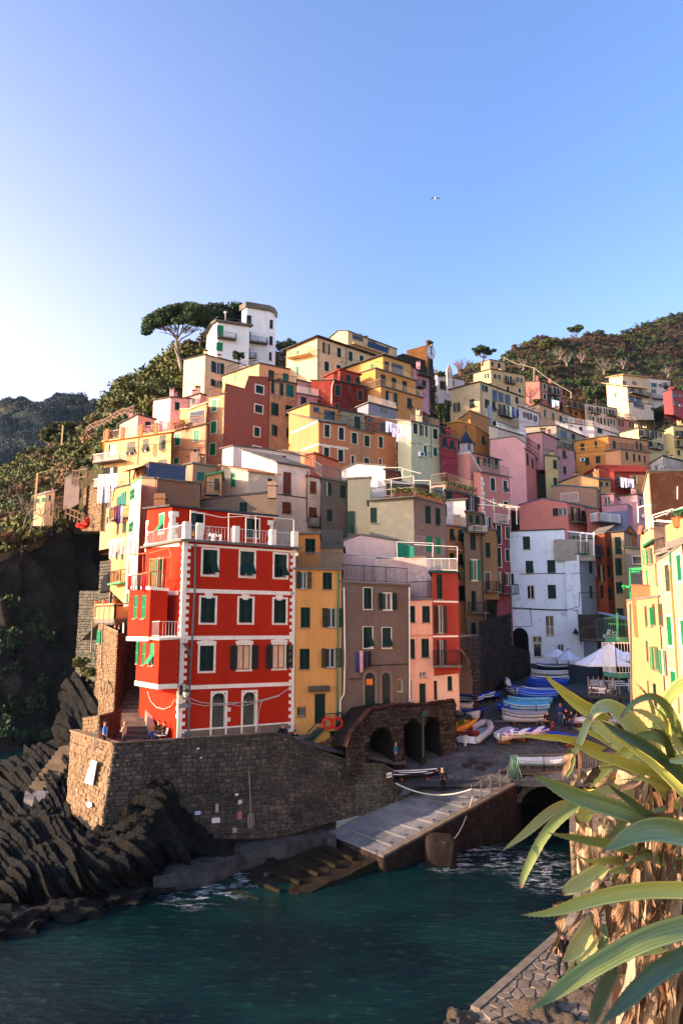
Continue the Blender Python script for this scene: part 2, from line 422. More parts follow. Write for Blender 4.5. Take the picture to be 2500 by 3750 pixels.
  i0=len(walls.v);walls.v+=[tuple(q(v.x,v.y))for v in r[0]]
  for f in r[2]:
   cx=sum(r[0][i].x for i in f)/len(f);cy=sum(r[0][i].y for i in f)/len(f)
   if any(h[0]<cx<h[1]and h[2]<cy<h[3]for h in holes):continue
   tt=zta+(ztb-zta)*cx/L;bb=zba+(zbb-zba)*cx/L
   if cy>tt or cy<bb:continue
   walls.f.append(tuple(i0+i for i in f));walls.m.append(0)
# hidden walls and the top
 z0=zbm
 g=lambda i,j,z=None:V((G[i][j][0].x,G[i][j][0].y,G[i][j][1]if z is None else z))
 for j in range(nF-1):walls.poly([g(0,j+1,z0),g(0,j,z0),g(0,j),g(0,j+1)])
 for i in range(nS-1):walls.poly([g(i+1,nF-1,z0),g(i,nF-1,z0),g(i,nF-1),g(i+1,nF-1)][::1])
 if hid_side:walls.poly([g(0,0,z0),g(1,0,z0),g(1,0),g(0,0)])
 if hid_front:walls.poly([g(nS-1,0,z0),g(nS-1,1,z0),g(nS-1,1),g(nS-1,0)])
 if root is None:return bl
 bl.wall=walls.build(name,wm,root)
 if not noroof:
  rf=M()
  def off(i,j):
   p=g(i,j);e=V((0,0,0))
   if i==0:e+=(g(0,j)-g(1,j)).normalized()*over
   if i==nS-1:e+=(g(nS-1,j)-g(nS-2,j)).normalized()*over
   if j==0:e+=(g(i,0)-g(i,1)).normalized()*over
   if j==nF-1:e+=(g(i,nF-1)-g(i,nF-2)).normalized()*over
   e.z=0
   return p+e
  top=[[off(i,j)+V((0,0,rth))for j in range(nF)]for i in range(nS)]
  bot=[[off(i,j)+V((0,0,.003))for j in range(nF)]for i in range(nS)]
  rf.grid(top);rf.grid([r_[::-1]for r_ in bot])
  ring=[(i,0)for i in range(nS)]+[(nS-1,j)for j in range(1,nF)]+[(i,nF-1)for i in range(nS-2,-1,-1)]+[(0,j)for j in range(nF-2,0,-1)]
  for a in range(len(ring)):
   i,j=ring[a];i2,j2=ring[(a+1)%len(ring)]
   rf.poly([bot[i][j],bot[i2][j2],top[i2][j2],top[i][j]])
  bl.roof=rf.build('roof',roof,root)
 for a in todo:add_window(root,*a,trim=trim)
 LAST['b']=bl
 return bl
def house(label,t,col,edges,k,d,phi=35,psi=None,name='house',cat='house',worn=.25,group=None,det=True,**kw):
 wm=wall(col,worn)if isinstance(col,(str,tuple))else col
 tmp=cv(t,edges[k][0],edges[k][2]);z=P(*tmp,remap(t,d))
 root=thing(name,label,cat,(round(z.x,2),round(z.y,2),round(z.z,2)),group)
 b=block(root,t,wm,edges,k,d,phi,psi,**kw)
 b.t=t
 if det:details(b)
 return b
def cont(prev,t,edges,**kw):
 """depth of a block that carries on where prev ends"""
 return prev.right[0].y
def details(b,seed=None):
 """chimneys, drainpipe and aerial on a roof"""
 g=random.Random(int(b.C[0].x*31+b.d*17));G=b.G
 p00,p01,p10=G[0][0],G[0][-1],G[-1][0]
 wm=b.wall.data.materials[0]
 for _ in range(g.choice((1,2,2,3))):
  s,t=g.uniform(.2,.8),g.uniform(.2,.8)
  i=int(s*(len(G)-1));j=int(t*(len(G[0])-1))
  p=G[-1][0][0].lerp(G[-1][-1][0],t);p=p+(G[0][0][0]-G[-1][0][0])*s
  z=min(min(c[1]for c in r_)for r_ in G);zt=max(max(c[1]for c in r_)for r_ in G)
  if zt-z>2.2:continue
  zt=(z+zt)/2
  c=M();w=g.uniform(.22,.34);h=g.uniform(.8,1.5)
  c.box((p.x,p.y,zt+h/2-.3),(w,0,0),(0,w*.8,0),(0,0,h/2+.3),0)
  for q in(-1,1):c.box((p.x+q*w*.8,p.y,zt+h+.1),(.04,0,0),(0,w*.8,0),(0,0,.1),0)
  c.box((p.x,p.y,zt+h+.24),(w*1.25,0,0),(0,w,0),(0,0,.04),1)
  c.build('chimney',[wm,SLATE],b.root)
 if g.random()<.6:
  p=G[-1][0][0].lerp(G[0][-1][0],g.uniform(.3,.7));z=(G[-1][0][1]+G[0][-1][1])/2;c=M();h=g.uniform(1.2,2.2)
  c.bar((p.x,p.y,z-.5),(p.x,p.y,z+h),.02)
  for q in range(5):c.bar((p.x-.4+q*.02,p.y-.1,z+h-.1*q),(p.x+.4-q*.02,p.y+.1,z+h-.1*q),.012)
  c.build('aerial',IRON,b.root)
 if b.facs and g.random()<.8:
  F,L,zta,zba,ztb,zbb,*_=b.facs[-1];o,uu,n=F
  if L>2.5:
   c=M();z=(zta+ztb)/2-g.uniform(1.2,3);q=lambda a,e,k:o+uu*a+n*k+V((0,0,e));c.tube([q(L*i/8,z-.12*math.sin(i*2.1),.06)for i in range(9)],.02,3);c.build('cable',IRON,b.root)
   if g.random()<.5:c=M();u=g.uniform(.2,.8)*L;c.fb(F,u-.4,u+.4,z-1.6,z-1.05,.05,.38);c.fb(F,u-.2,u+.25,z-1.52,z-1.12,.381,.39,1);c.build('air_conditioner',[WHITEM,IRON],b.root)
   c=M()
   for u in(g.uniform(.1,.4)*L,g.uniform(.5,.9)*L):
    for k in(0,.9):c.bar(q(u+k,z-1,0),q(u+k,z-1,.55),.018)
    for k in(.25,.5):c.bar(q(u,z-1,k),q(u+.9,z-1,k),.01)
   c.build('drying_rack',IRON,b.root)
 if b.facs and g.random()<.8:
  F,L,zta,zba,ztb,zbb,*_=b.facs[-1];u=L-.18 if g.random()<.6 else.18
  o,uu,n=F;zt=zta+(ztb-zta)*u/L;zb=zba+(zbb-zba)*u/L
  c=M();q=o+uu*u+n*.09
  c.tube([(q.x,q.y,zt-.05),(q.x,q.y,zb+.3)],.05,6);c.build('drainpipe',g.choice((GREYPIPE,TRIMD,IRON)),b.root)
def railing(root,pts,h=1.0,sp=.14,m=IRON,name='railing',r=.014,mids=0,post=1.5,parent=None):
 """pts on the floor line, posts and thin uprights under a handrail"""
 w=M()
 for a,b in zip(pts,pts[1:]):
  a,b=V(a),V(b);L=(b-a).length;z=V((0,0,1))
  w.bar(a+z*h,b+z*h,r*1.9);w.bar(a+z*.1,b+z*.1,r*1.3)
  for k in range(mids):w.bar(a+z*h*(k+1)/(mids+1),b+z*h*(k+1)/(mids+1),r)
  if sp:
   n=max(1,int(L/sp))
   for i in range(1,n):p=a.lerp(b,i/n);w.bar(p+z*.1,p+z*h,r*.8)
  n=max(1,int(L/post))
  for i in range(n+1):p=a.lerp(b,i/n);w.bar(p,p+z*h,r*1.7)
 return w.build(name,m,parent or root)
def fpt(b,px,py,out=0,fi=None):
 """point on a block's facade under pixel"""
 fc=None
 for f in b.facs:
  if f[6]-2<=px<=f[7]+2:fc=f
 if fi is not None:fc=b.facs[fi]
 if fc is None:fc=min(b.facs,key=lambda f:min(abs(f[6]-px),abs(f[7]-px)))
 u,z=facade_hit(fc[0],px,py);o,uu,n=fc[0]
 return o+uu*u+n*out+V((0,0,z)),fc[0],u,z
def balcony(b,x0,x1,y,out=.9,h=1.0,slab=CONC,rm=IRON,t=None,fi=None,sp=.13,solid=None,th=.14):
 t=b.t if t is None else t
 (xa,ya),(xb,_)=cv(t,x0,y),cv(t,x1,y)
 _,F,u0,z=fpt(b,(xa+xb)/2,ya,0,fi);u0,_=facade_hit(F,xa,ya);u1,_=facade_hit(F,xb,ya)
 if u1<u0:u0,u1=u1,u0
 if u1-u0>12:u1=u0+12
 s=M();s.fb(F,u0,u1,z-th,z,-.05,out);sb=s.build('balcony',slab,b.root)
 o,u,n=F;q=lambda a,c:o+u*a+n*c+V((0,0,z))
 if solid:
  s=M()
  for a in((u0,u1,out-.08,out),(u0,u0+.08,0,out-.082),(u1-.08,u1,0,out-.082)):s.fb(F,a[0],a[1],z+.002,z+h,a[2],a[3])
  s.build('parapet',solid,sb)
 else:railing(b.root,[q(u0+.04,0),q(u0+.04,out-.04),q(u1-.04,out-.04),q(u1-.04,0)],h,sp,rm,parent=sb)
 return sb
def top_rail(b,h=1.0,m=IRON,sides='sf',inset=.12,sp=.14,solid=None):
 """railing round a flat roof used as a terrace"""
 pts=[]
 z=V((0,0,.15))
 if 's' in sides:pts+=[V((*p[0].xy,p[1]))+z for p in b.side[:-1]]
 pts.append(V((*b.C[0].xy,b.C[1]))+z)
 if 'f' in sides:pts+=[V((*p[0].xy,p[1]))+z for p in b.front[1:]]
 cen=V((*((b.G[0][0][0]+b.G[-1][-1][0])/2).xy,0))
 q=[]
 for p in pts:
  v=cen-V((p.x,p.y,0));v.z=0;q.append(p+v.normalized()*inset)
 return railing(b.root,q,h,sp,m)
def band(b,x0,y0,x1,y1,th_px,t=None,m=TRIM,fi=None,out=.04,name='string_course'):
 """a strip along a facade from pixel to pixel"""
 t=b.t if t is None else t
 p0,F,u0,z0=fpt(b,*cv(t,x0,y0),fi=fi);u1,z1=facade_hit(F,*cv(t,x1,y1));_,za=facade_hit(F,*cv(t,x0,y0+th_px))
 h=abs(z0-za);o,u,n=F;q=lambda a,c,e:o+u*a+n*c+V((0,0,e))
 s=M();s.hexa([q(u0,-.02,z0-h),q(u1,-.02,z1-h),q(u1,out,z1-h),q(u0,out,z0-h),q(u0,-.02,z0),q(u1,-.02,z1),q(u1,out,z1),q(u0,out,z0)])
 return s.build(name,m,b.root)
def pipe(b,pts,m=GREYPIPE,t=None,r=.05,fi=None,out=.08):
 t=b.t if t is None else t
 s=M();s.tube([fpt(b,*cv(t,x,y),out,fi)[0]for x,y in pts],r,6);return s.build('drainpipe',m,b.root)
# ================================================================ water, terrain, rocks, walls, square
def fbm(p,sc,o=4):return noise.fractal(V(p)*sc,1.0,2.0,o)
def sheet(name,*a,amp=None,sc=None,disp=None,kind='structure',smooth=False):
 """a landform through rows of (pixel x, pixel y, distance), refined and roughened along its normal"""
 rows=[r_ for r_ in a if isinstance(r_,list)]
 if len(rows)==1:rows=rows[0]
 rest=[r_ for r_ in a if not isinstance(r_,list)];nu,nv,mat=rest[:3]
 amp=rest[3]if len(rest)>3 else.5;sc=rest[4]if len(rest)>4 else.3;disp=rest[5]if len(rest)>5 else disp
 ctl=np.array([[tuple(P(*q))if len(q)==3 else tuple(q[0])for q in r_]for r_ in rows]);nr,nc=ctl.shape[:2]
 def cr(a,t):
  n=len(a);x=t*(n-1);i=np.clip(x.astype(int),0,n-2);f=(x-i)[:,None,None]
  g=lambda k:a[np.clip(i+k,0,n-1)]
  return.5*(2*g(0)+(g(1)-g(-1))*f+(2*g(-1)-5*g(0)+4*g(1)-g(2))*f**2+(3*g(0)-g(-1)-3*g(1)+g(2))*f**3)
 A=cr(ctl,np.linspace(0,1,nv));A=cr(np.swapaxes(A,0,1),np.linspace(0,1,nu));A=np.swapaxes(A,0,1)
 du=np.gradient(A,axis=1);dv=np.gradient(A,axis=0);N=np.cross(dv,du);N/=np.linalg.norm(N,axis=2)[:,:,None]+1e-9
 flip=(N*(A-np.array([0,0,EYE]))).sum(2)>0;N[flip]*=-1
 O=A.copy()
 for i in range(nv):
  for j in range(nu):
   p=A[i,j];h=amp*fbm(p,sc,5)
   if disp:h+=disp(j/(nu-1),i/(nv-1),p)
   O[i,j]+=N[i,j]*h
 idx=np.arange(nu*nv).reshape(nv,nu);F=np.stack([idx[:-1,:-1],idx[1:,:-1],idx[1:,1:],idx[:-1,1:]],2).reshape(-1,4)
 o=fast_mesh(name,O.reshape(-1,3),F,mat,smooth=smooth);o['kind']=kind
 return o,O,N
def earth_mat(a,b_,c,key,sc=.2):
 a,b_,c=[tuple(v*.6 for v in q)for q in(a,b_,c)]
 m,n,l,b=mat_new('earth')
 col=mix(n,l,ramp(n,l,noise_tex(n,l,(sc,)*3,1,8,.7),.38,.62),a,b_)
 col=mix(n,l,ramp(n,l,noise_tex(n,l,(sc*3,sc*3,sc*6),1,8,.7),.5,.68),col,c)
 l.new(col,b.inputs['Base Color']);b.inputs['Roughness'].default_value=.95;b.inputs['Specular IOR Level'].default_value=.1
 bump(n,l,b,noise_tex(n,l,(sc*8,)*3,1,8,.7),1,.5);return m
HILLM=earth_mat((.045,.05,.022),(.10,.075,.04),(.03,.04,.018),'hill')
SLOPE=earth_mat((.10,.08,.04),(.06,.07,.025),(.16,.12,.07),'slope')
CLIFF=earth_mat((.045,.042,.036),(.085,.07,.055),(.028,.032,.026),'cliff',.35)
FARM=earth_mat((.02,.035,.03),(.035,.05,.036),(.11,.085,.055),'far',.012)  # dark bluish tones; the distance haze is put into the colour
ROCK=earth_mat((.019,.026,.027),(.046,.040,.031),(.009,.013,.015),'rock',.9)
# --- sea
m,n,l,b=mat_new('sea_water');SEA=m
c_=mix(n,l,ramp(n,l,noise_tex(n,l,(.11,.16,.1),1,6,.65),.42,.66),(.0004,.007,.0095),(.001,.022,.020))
c_=mix(n,l,ramp(n,l,noise_tex(n,l,(1.3,2.6,1),1,6,.7),.56,.68,0,.8),c_,(.016,.05,.028))  # greenish speckles put sparkle and sunlit ripples into the water colour
geo=n.new('ShaderNodeNewGeometry');sx=n.new('ShaderNodeSeparateXYZ');l.new(geo.outputs['Position'],sx.inputs[0])
def foam_spot(cx,cy,r):
 v=n.new('ShaderNodeVectorMath');v.operation='DISTANCE';l.new(geo.outputs['Position'],v.inputs[0]);v.inputs[1].default_value=(cx,cy,0)
 return ramp(n,l,v.outputs['Value'],r*.3,r,1,0)
rd=n.new('ShaderNodeMath');rd.operation='SUBTRACT';rd.inputs[1].default_value=.5;l.new(noise_tex(n,l,(.55,1.1,1),1,9,.72),rd.inputs[0])
ra_=n.new('ShaderNodeMath');ra_.operation='ABSOLUTE';l.new(rd.outputs[0],ra_.inputs[0]);edge=ramp(n,l,ra_.outputs[0],.004,.045,1,0)
fs=None
fo=[]
for(px,py,r)in((1760,3130,3.4),(1900,3150,3.6),(2000,3190,3.0),(780,3260,2.4),(880,3215,2.4),(700,3290,2.0),(2010,3230,2.4),(1640,3160,2.2)):
 p=PZ(px,py,0);s_=foam_spot(p.x,p.y,r)
 if fs is None:fs=s_
 else:
  mx=n.new('ShaderNodeMath');mx.operation='MAXIMUM';l.new(fs,mx.inputs[0]);l.new(s_,mx.inputs[1]);fs=mx.outputs[0]
brk=ramp(n,l,noise_tex(n,l,(.9,1.4,1),1,6,.7),.45,.62)
m1=n.new('ShaderNodeMath');m1 .operation='MULTIPLY';l.new(edge,m1 .inputs[0]);l.new(fs,m1 .inputs[1])
m2=n.new('ShaderNodeMath');m2 .operation='MULTIPLY';l.new(m1 .outputs[0],m2 .inputs[0]);l.new(brk,m2 .inputs[1])
l.new(mix(n,l,m2 .outputs[0],c_,(.5,.55,.58)),b.inputs['Base Color']);b.inputs['Roughness'].default_value=.08;b.inputs['IOR'].default_value=1.24;b.inputs['Specular IOR Level'].default_value=.5
bump(n,l,b,noise_tex(n,l,(1.3,2.6,1),1,7,.62),.8,.22)
w=M();w.poly([(-900,12,0),(700,12,0),(700,1500,0),(-900,1500,0)]);tag(w.build('sea',SEA),kind='structure')
# --- far blue hill, left slope, cliff, village hill, right hill
far,far_pts,_=sheet('far_hill',[[(-120,1500,760),(0,1486,740),(60,1496,730),(98,1499,720),(149,1476,700),(165,1462,700),(221,1457,700),(270,1470,700),(300,1482,700),(374,1503,690),(450,1550,680),(600,1650,670)],[(-120,1580,640),(0,1570,640),(60,1575,630),(98,1580,600),(149,1570,600),(185,1575,600),(221,1580,620),(270,1590,620),(300,1600,620),(374,1610,620),(450,1650,600),(600,1700,600)],[(-120,1750,430),(0,1740,430),(60,1745,430),(98,1750,430),(149,1750,440),(185,1750,440),(221,1750,450),(270,1750,460),(300,1750,460),(374,1750,460),(450,1780,460),(600,1800,460)],[(-120,1950,330),(0,1950,330),(60,1950,330),(98,1950,330),(149,1950,330),(185,1950,330),(221,1950,330),(270,1950,330),(300,1950,330),(374,1950,330),(450,1950,330),(600,1950,330)]],90,70,FARM,22,.012)
lh,LHP,LHN=sheet('left_hillside',[[(-80,1745,210),(0,1735,205),(60,1712,200),(120,1672,195),(190,1645,185),(255,1618,175),(310,1600,165),(350,1570,155),(410,1505,148),(468,1420,142),(555,1385,140),(600,1320,138),(660,1275,138),(760,1245,140),(900,1240,142)],[(-80,1890,150),(0,1880,148),(60,1865,146),(120,1850,144),(190,1830,142),(255,1800,138),(310,1770,132),(350,1720,125),(410,1640,120),(468,1570,118),(555,1500,120),(600,1450,124),(660,1420,126),(760,1400,128),(900,1380,130)],[(-80,2075,105),(0,2058,106),(60,2020,107),(120,1993,110),(190,1950,113),(255,1936,116),(310,1936,117),(350,1938,118),(410,1850,112),(468,1750,108),(555,1650,108),(600,1600,110),(660,1550,112),(760,1550,112),(900,1550,112)]],110,70,SLOPE,2.2,.09)
def cdisp(s,t,p):return 1.6*abs(fbm((p[0]+p[2]*.5,p[1],p[2]*.35),.16,4))*2-1
cliff,CLP,CLN=sheet('cliff',[[(-80,2056,103.5),(0,2037,104.5),(60,2020,106.5),(120,1993,109.5),(190,1950,112.5),(255,1937,115.5),(350,1938,118),(470,1940,122)],[(-80,2400,98),(0,2400,100),(60,2400,102),(120,2400,104),(190,2400,107),(255,2400,110),(350,2400,114),(470,2400,118)],[(-80,2830,84),(0,2820,87),(60,2815,90),(120,2810,93),(190,2805,96),(255,2800,99),(350,2800,103),(470,2800,108)]],120,150,CLIFF,1.6,.18,cdisp)
core,CRP,CRN=sheet('village_hill',[[(500,1540,128),(700,1370,138),(900,1290,142),(1100,1290,140),(1300,1310,145),(1550,1370,165),(1700,1420,185),(1850,1450,200),(2050,1500,210),(2300,1560,215),(2620,1620,215)],[(500,1700,104),(700,1560,112),(900,1500,116),(1100,1450,118),(1300,1450,122),(1550,1500,140),(1700,1530,160),(1850,1570,175),(2050,1610,180),(2300,1650,175),(2620,1700,170)],[(500,1850,92),(700,1750,94),(900,1700,96),(1100,1650,99),(1300,1640,103),(1550,1680,118),(1700,1700,130),(1850,1720,140),(2050,1750,142),(2300,1800,138),(2620,1820,132)],[(500,2000,80),(700,1950,86),(900,1950,88),(1100,1950,90),(1300,1950,92),(1550,1950,104),(1700,1950,112),(1850,1950,118),(2050,1980,122),(2300,2000,120),(2620,2000,116)],[(500,2300,72),(700,2300,76),(900,2300,80),(1100,2300,82),(1300,2300,85),(1550,2300,92),(1700,2300,100),(1850,2300,108),(2050,2300,110),(2300,2300,108),(2620,2300,104)],[(500,2520,66),(700,2560,68),(900,2590,72),(1100,2590,74),(1300,2580,78),(1550,2560,84),(1700,2480,94),(1850,2440,104),(2050,2420,108),(2300,2420,106),(2620,2420,102)]],110,80,HILLM,.6,.2)
rh,RHP,RHN=sheet('right_hillside',[[(1560,1400,235),(1700,1345,245),(1830,1315,255),(1960,1265,265),(2080,1232,275),(2200,1222,290),(2280,1222,300),(2360,1185,325),(2450,1158,340),(2560,1150,345),(2750,1150,350)],[(1560,1450,215),(1700,1400,225),(1830,1380,230),(1960,1350,238),(2080,1330,245),(2200,1325,255),(2280,1330,262),(2360,1320,275),(2450,1310,285),(2560,1310,290),(2750,1310,290)],[(1560,1500,205),(1700,1480,205),(1830,1480,208),(1960,1480,212),(2080,1480,215),(2200,1480,218),(2280,1480,222),(2360,1480,225),(2450,1480,228),(2560,1480,230),(2750,1480,230)],[(1560,1640,190),(1700,1640,190),(1830,1640,192),(1960,1640,195),(2080,1640,200),(2200,1640,202),(2280,1640,204),(2360,1640,204),(2450,1640,204),(2560,1640,204),(2750,1640,204)]],130,80,earth_mat((.05,.042,.026),(.028,.030,.016),(.085,.062,.036),'rhill',.08),3.0,.06,lambda s,t,p:.7*math.sin(p[2]*2.2))
# --- rocks with tilted strata
def strata(k,per,amp,curve=.0):
 def f(s,t,p):
  x=(s*k+t*per+curve*t*t)+.35*fbm(p,.12,3);fr=x-math.floor(x)
  w_=noise.noise(V((math.floor(x)*7.3,t*2.2,0)))
  brk=noise.cell(V((math.floor(x)*1.7,t*7+.3*math.floor(x),3)));return amp*((.35+.65*fr)if fr<.86 else(1-fr)/.14)*(.65+.8*w_)+.16*fbm(p,1.5,5)+.32*amp*brk
 return f
sheet('rocks',[[(-90,2868,68),(0,2834,66),(60,2790,65),(130,2755,64),(190,2718,63),(250,2600,64),(275,2490,66),(350,2500,64),(430,2520,62)],[(-90,2960,58),(0,2930,57.5),(60,2890,57),(130,2850,57),(190,2830,56),(250,2780,56),(275,2720,57),(350,2680,56),(430,2700,55)],[(-90,3100,46.5),(0,3060,47),(60,3040,47.2),(130,3010,47.4),(190,3000,47.4),(250,3020,46.8),(290,3060,46),(350,3090,45.5),(430,3100,46)]],260,110,ROCK,.8,.25,strata(20,-6,.85))
zb=-.6
sheet('shore_rocks',[[(-90,3105,46),(0,3050,46.2),(60,3020,46.3),(130,2985,46.4),(200,3000,45.6),(270,3020,44.4),(330,3060,43),(400,3045,43.2),(450,3000,43.9),(520,2920,44.6),(574,2862,45.2),(640,2925,45.5),(700,3015,45.7),(765,3100,45.9),(850,3120,46.6)],[(-90,3170,42.5),(0,3120,43),(60,3090,43),(130,3080,43),(200,3090,42.6),(270,3120,42),(330,3130,41.6),(400,3110,41.9),(450,3080,42.5),(520,3030,43.2),(574,2990,43.9),(640,3030,44.4),(700,3080,45),(765,3125,45.3),(850,3140,46)],[(-90,3300,38.8),(0,3290,38.8),(60,3260,39.2),(130,3250,39.5),(200,3250,39.5),(270,3240,39.8),(330,3230,40),(400,3200,40.4),(450,3180,41),(520,3150,41.7),(574,3120,42.5),(640,3120,43.2),(700,3130,44.2),(765,3140,44.8),(850,3150,45.6)],[(PZ(x,y,zb),)for x,y in((-90,3400),(0,3370),(60,3350),(130,3335),(200,3330),(270,3325),(330,3320),(400,3300),(450,3280),(520,3255),(574,3240),(640,3220),(700,3205),(765,3185),(850,3170))]],420,130,ROCK,.55,.3,strata(32,-10,.75,-3))
# boulders at the waterline
for i,(x,y,r_)in enumerate(((60,3385,1.7),(230,3345,1.3),(300,3335,1.0),(430,3300,1.1),(560,3262,.9),(-20,3420,1.6),(1010,3168,.8),(1370,3170,.8),(1440,3165,.9))):
 bm=bmesh.new();bmesh.ops.create_icosphere(bm,subdivisions=4,radius=1);p=PZ(x,y,0);g=random.Random(i)
 for v in bm.verts:
  k=1+.5*fbm(v.co+V((i*5,0,0)),1.5,6)-.25*abs(noise.cell(v.co*1.8+V((i,0,0))));v.co=V((v.co.x*r_*1.25*k,v.co.y*r_*.9*k,v.co.z*r_*.5*k))+p
 me=bpy.data.meshes.new('boulder');bm.to_mesh(me);bm.free();me.materials.append(ROCK);o=bpy.data.objects.new('boulder',me);COL.objects.link(o)
 pos=['at the far left waterline','beside the big left rocks','low in the water right of the left boulders','under the ribbed mound','right of the ribbed mound','cut by the left picture edge','beside the concrete ledge','under the end of the slipway wall','right of the slipway end'][i]
 tag(o,'dark wet boulder '+pos,'boulder','boulders at the waterline')
# --- stone laying
UNIT=[]
def unit_stones():
 g=random.Random(3)
 for k in range(8):
  j=lambda a:a+g.uniform(-.05,.05);t=lambda a:a*g.uniform(.70,.86)
  vs=[(j(sx_*.47),j(sy_*.46),0)for sx_,sy_ in((-1,-1),(1,-1),(1,1),(-1,1))]
  vs+=[(t(sx_*.5),t(sy_*.5),g.uniform(.75,1.1))for sx_,sy_ in((-1,-1),(1,-1),(1,1),(-1,1))]
  fs_=[(4,5,6,7),(0,1,5,4),(1,2,6,5),(2,3,7,6),(3,0,4,7)]
  me=bpy.data.meshes.new('stone');me.from_pydata(vs,[],fs_);UNIT.append((me,np.array(vs),np.array(fs_)))
unit_stones()
UM={}
def lay_stones(root,quad,mat,mortar,course=.28,ln=(.28,.7),proud=.07,n_ind=120,skip=None,seed=1,backing=True,name='stone',keep=None):
 """irregular courses of separate stones over a four-cornered face: bottom-left, bottom-right, top-right, top-left"""
 A,B,C,D=[V(q)for q in quad];g=random.Random(seed)
 pt=lambda u,v:(A*(1-u)+B*u)*(1-v)+(D*(1-u)+C*u)*v
 L=((B-A).length+(C-D).length)/2;H=((D-A).length+(C-B).length)/2
 N=(B-A).cross(D-A).normalized()
 if N.dot(pt(.5,.5)-V((0,0,EYE)))>0:N=-N
 lst=[];v=0
 while v<1-.02:
  ch=course*g.uniform(.55,1.5)/H;ch=min(ch,1-v)
  u=-g.uniform(0,.5)*ln[0]/L
  while u<1:
   w_=g.uniform(*ln)/L;a,b_=max(0,u),min(1,u+w_)
   if b_-a>.12/L:lst.append((a,b_,v,v+ch))
   u+=w_
  v+=ch
 V_,F_=[],[];cnt=0;ind=[]
 for(a,b_,c,d)in lst:
  uc,vc=(a+b_)/2,(c+d)/2;wob=(math.sin(uc*L*.9+seed)*.05+g.uniform(-.035,.035))/H
  p=pt(uc,min(1,max(0,vc+wob*(vc*(1-vc)*4))))
  if skip and skip(p,uc,vc):continue
  ex=(pt(b_,vc)-pt(a,vc))*g.uniform(.86,1.03);ey=(pt(uc,d)-pt(uc,c))*g.uniform(.78,1.06);k=g.randrange(8);pr=proud*g.uniform(.5,1.5)
  ind.append((p,ex,ey,k,pr))
 order=sorted(range(len(ind)),key=lambda i:-(ind[i][1].length*ind[i][2].length)/max(1,(ind[i][0]-V((0,0,EYE))).length)**2)[:n_ind]
 chosen=set(order)
 for i,(p,ex,ey,k,pr)in enumerate(ind):
  if i in chosen:
   key=(k,mat.name_full)
   if key not in UM:UM[key]=UNIT[k][0].copy();UM[key].materials.append(mat)
   o=bpy.data.objects.new(name,UM[key]);COL.objects.link(o);o.parent=root
   x=ex.normalized();z=N;y=z.cross(x);sg=1 if y.dot(ey)>0 else-1
   mt=Matrix(((x.x,y.x*sg,z.x),(x.y,y.y*sg,z.y),(x.z,y.z*sg,z.z)))
   mm=Matrix.Diagonal(V((ex.length,ey.length,pr)));m4=(mt@mm).to_4x4();m4 .translation=p-root.location
   o.matrix_basis=m4
  else:
   vs,fs_=UNIT[k][1],UNIT[k][2]
   q=np.array(p)[None]+vs[:,:1]*np.array(ex)[None]+vs[:,1:2]*np.array(ey)[None]+vs[:,2:3]*np.array(N*pr)[None]
   V_.append(q);F_.append(fs_+8*cnt);cnt+=1
 if cnt:fast_mesh('small_stones',np.concatenate(V_),np.concatenate(F_),mat,root)['kind']='stuff'
 if backing:
  w=M();w.poly([A,B,C,D]);w.build('mortar',mortar,root)
 return N
STW=stone_mat(hx('8a7c6c'),hx('5e544a'),hx('2e2b27'),'bastion',.8,moss=(.018,.022,.02))
STW2=stone_mat(hx('6f7468'),hx('857a68'),hx('3c4038'),'green',1.0)
STL=stone_mat(hx('b59a78'),hx('9c8264'),hx('6e5a44'),'lit',1.2)  # paler, warmer stone for sunlit faces; sunlight is put into its colour
STD=stone_mat(hx('443a32'),hx('332c27'),hx('161412'),'dark',1.0)
MOR=stone_mat(hx('6e6254'),hx('6e6254'),hx('40382f'),'mortar',2.0)
MORD=stone_mat(hx('342d27'),hx('342d27'),hx('181513'),'mortard',2.0)
BRK=stone_mat(hx('7c5040'),hx('5e4034'),hx('35261f'),'brick',1.5)
# --- the bastion
bas=thing('stone_wall','tall battered stone bastion wall under the red house, sunlit on its left face','stone wall',(-12,44,2))
top=[(418,2727,44.5),(1000,2687,49.6),(1060,2698,50.1),(1120,2733,50.6),(1200,2762,51.2),(1300,2798,52),(1400,2803,52.6),(1440,2822,52.9)]
bot=[(364,3075,43.2),(980,3072,48.0),(1050,3060,48.8),(1120,3040,49.6),(1200,3015,50.5),(1300,2990,51.4),(1400,2970,52.2),(1446,2962,52.6)]
T_=[P(*q)for q in top];B_=[P(*q)for q in bot]
for i in range(len(T_)-1):
 lay_stones(bas,(B_[i],B_[i+1],T_[i+1],T_[i]),STW if i<5 else STW2 if i==5 else STW,MOR,.21,(.2,.62),.075,190 if i==0 else 12,seed=i+5)
TL,BL=P(262,2678,49.5),P(245,2960,48)
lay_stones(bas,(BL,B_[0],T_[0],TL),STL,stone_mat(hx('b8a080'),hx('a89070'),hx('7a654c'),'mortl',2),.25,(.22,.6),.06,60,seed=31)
cop=M()
for i in range(len(T_)-1):
 a,b_=T_[i],T_[i+1];k=max(1,int((b_-a).length/.9));u=(b_-a).normalized();nn=V((u.y,-u.x,0)).normalized()
 for j in range(k):
  p,q=a.lerp(b_,j/k)+u*.01,a.lerp(b_,(j+1)/k)-u*.01;z=V((0,0,.09+.02*(j%2)))
  s=M();s.hexa([p+nn*.12,q+nn*.12,q-nn*.4,p-nn*.4,p+nn*.12+z,q+nn*.12+z,q-nn*.4+z,p-nn*.4+z]);s.build('coping_stone',STW,bas)
s=M();a,b_=TL,T_[0];u=(b_-a).normalized();nn=V((u.y,-u.x,0)).normalized();z=V((0,0,.1))
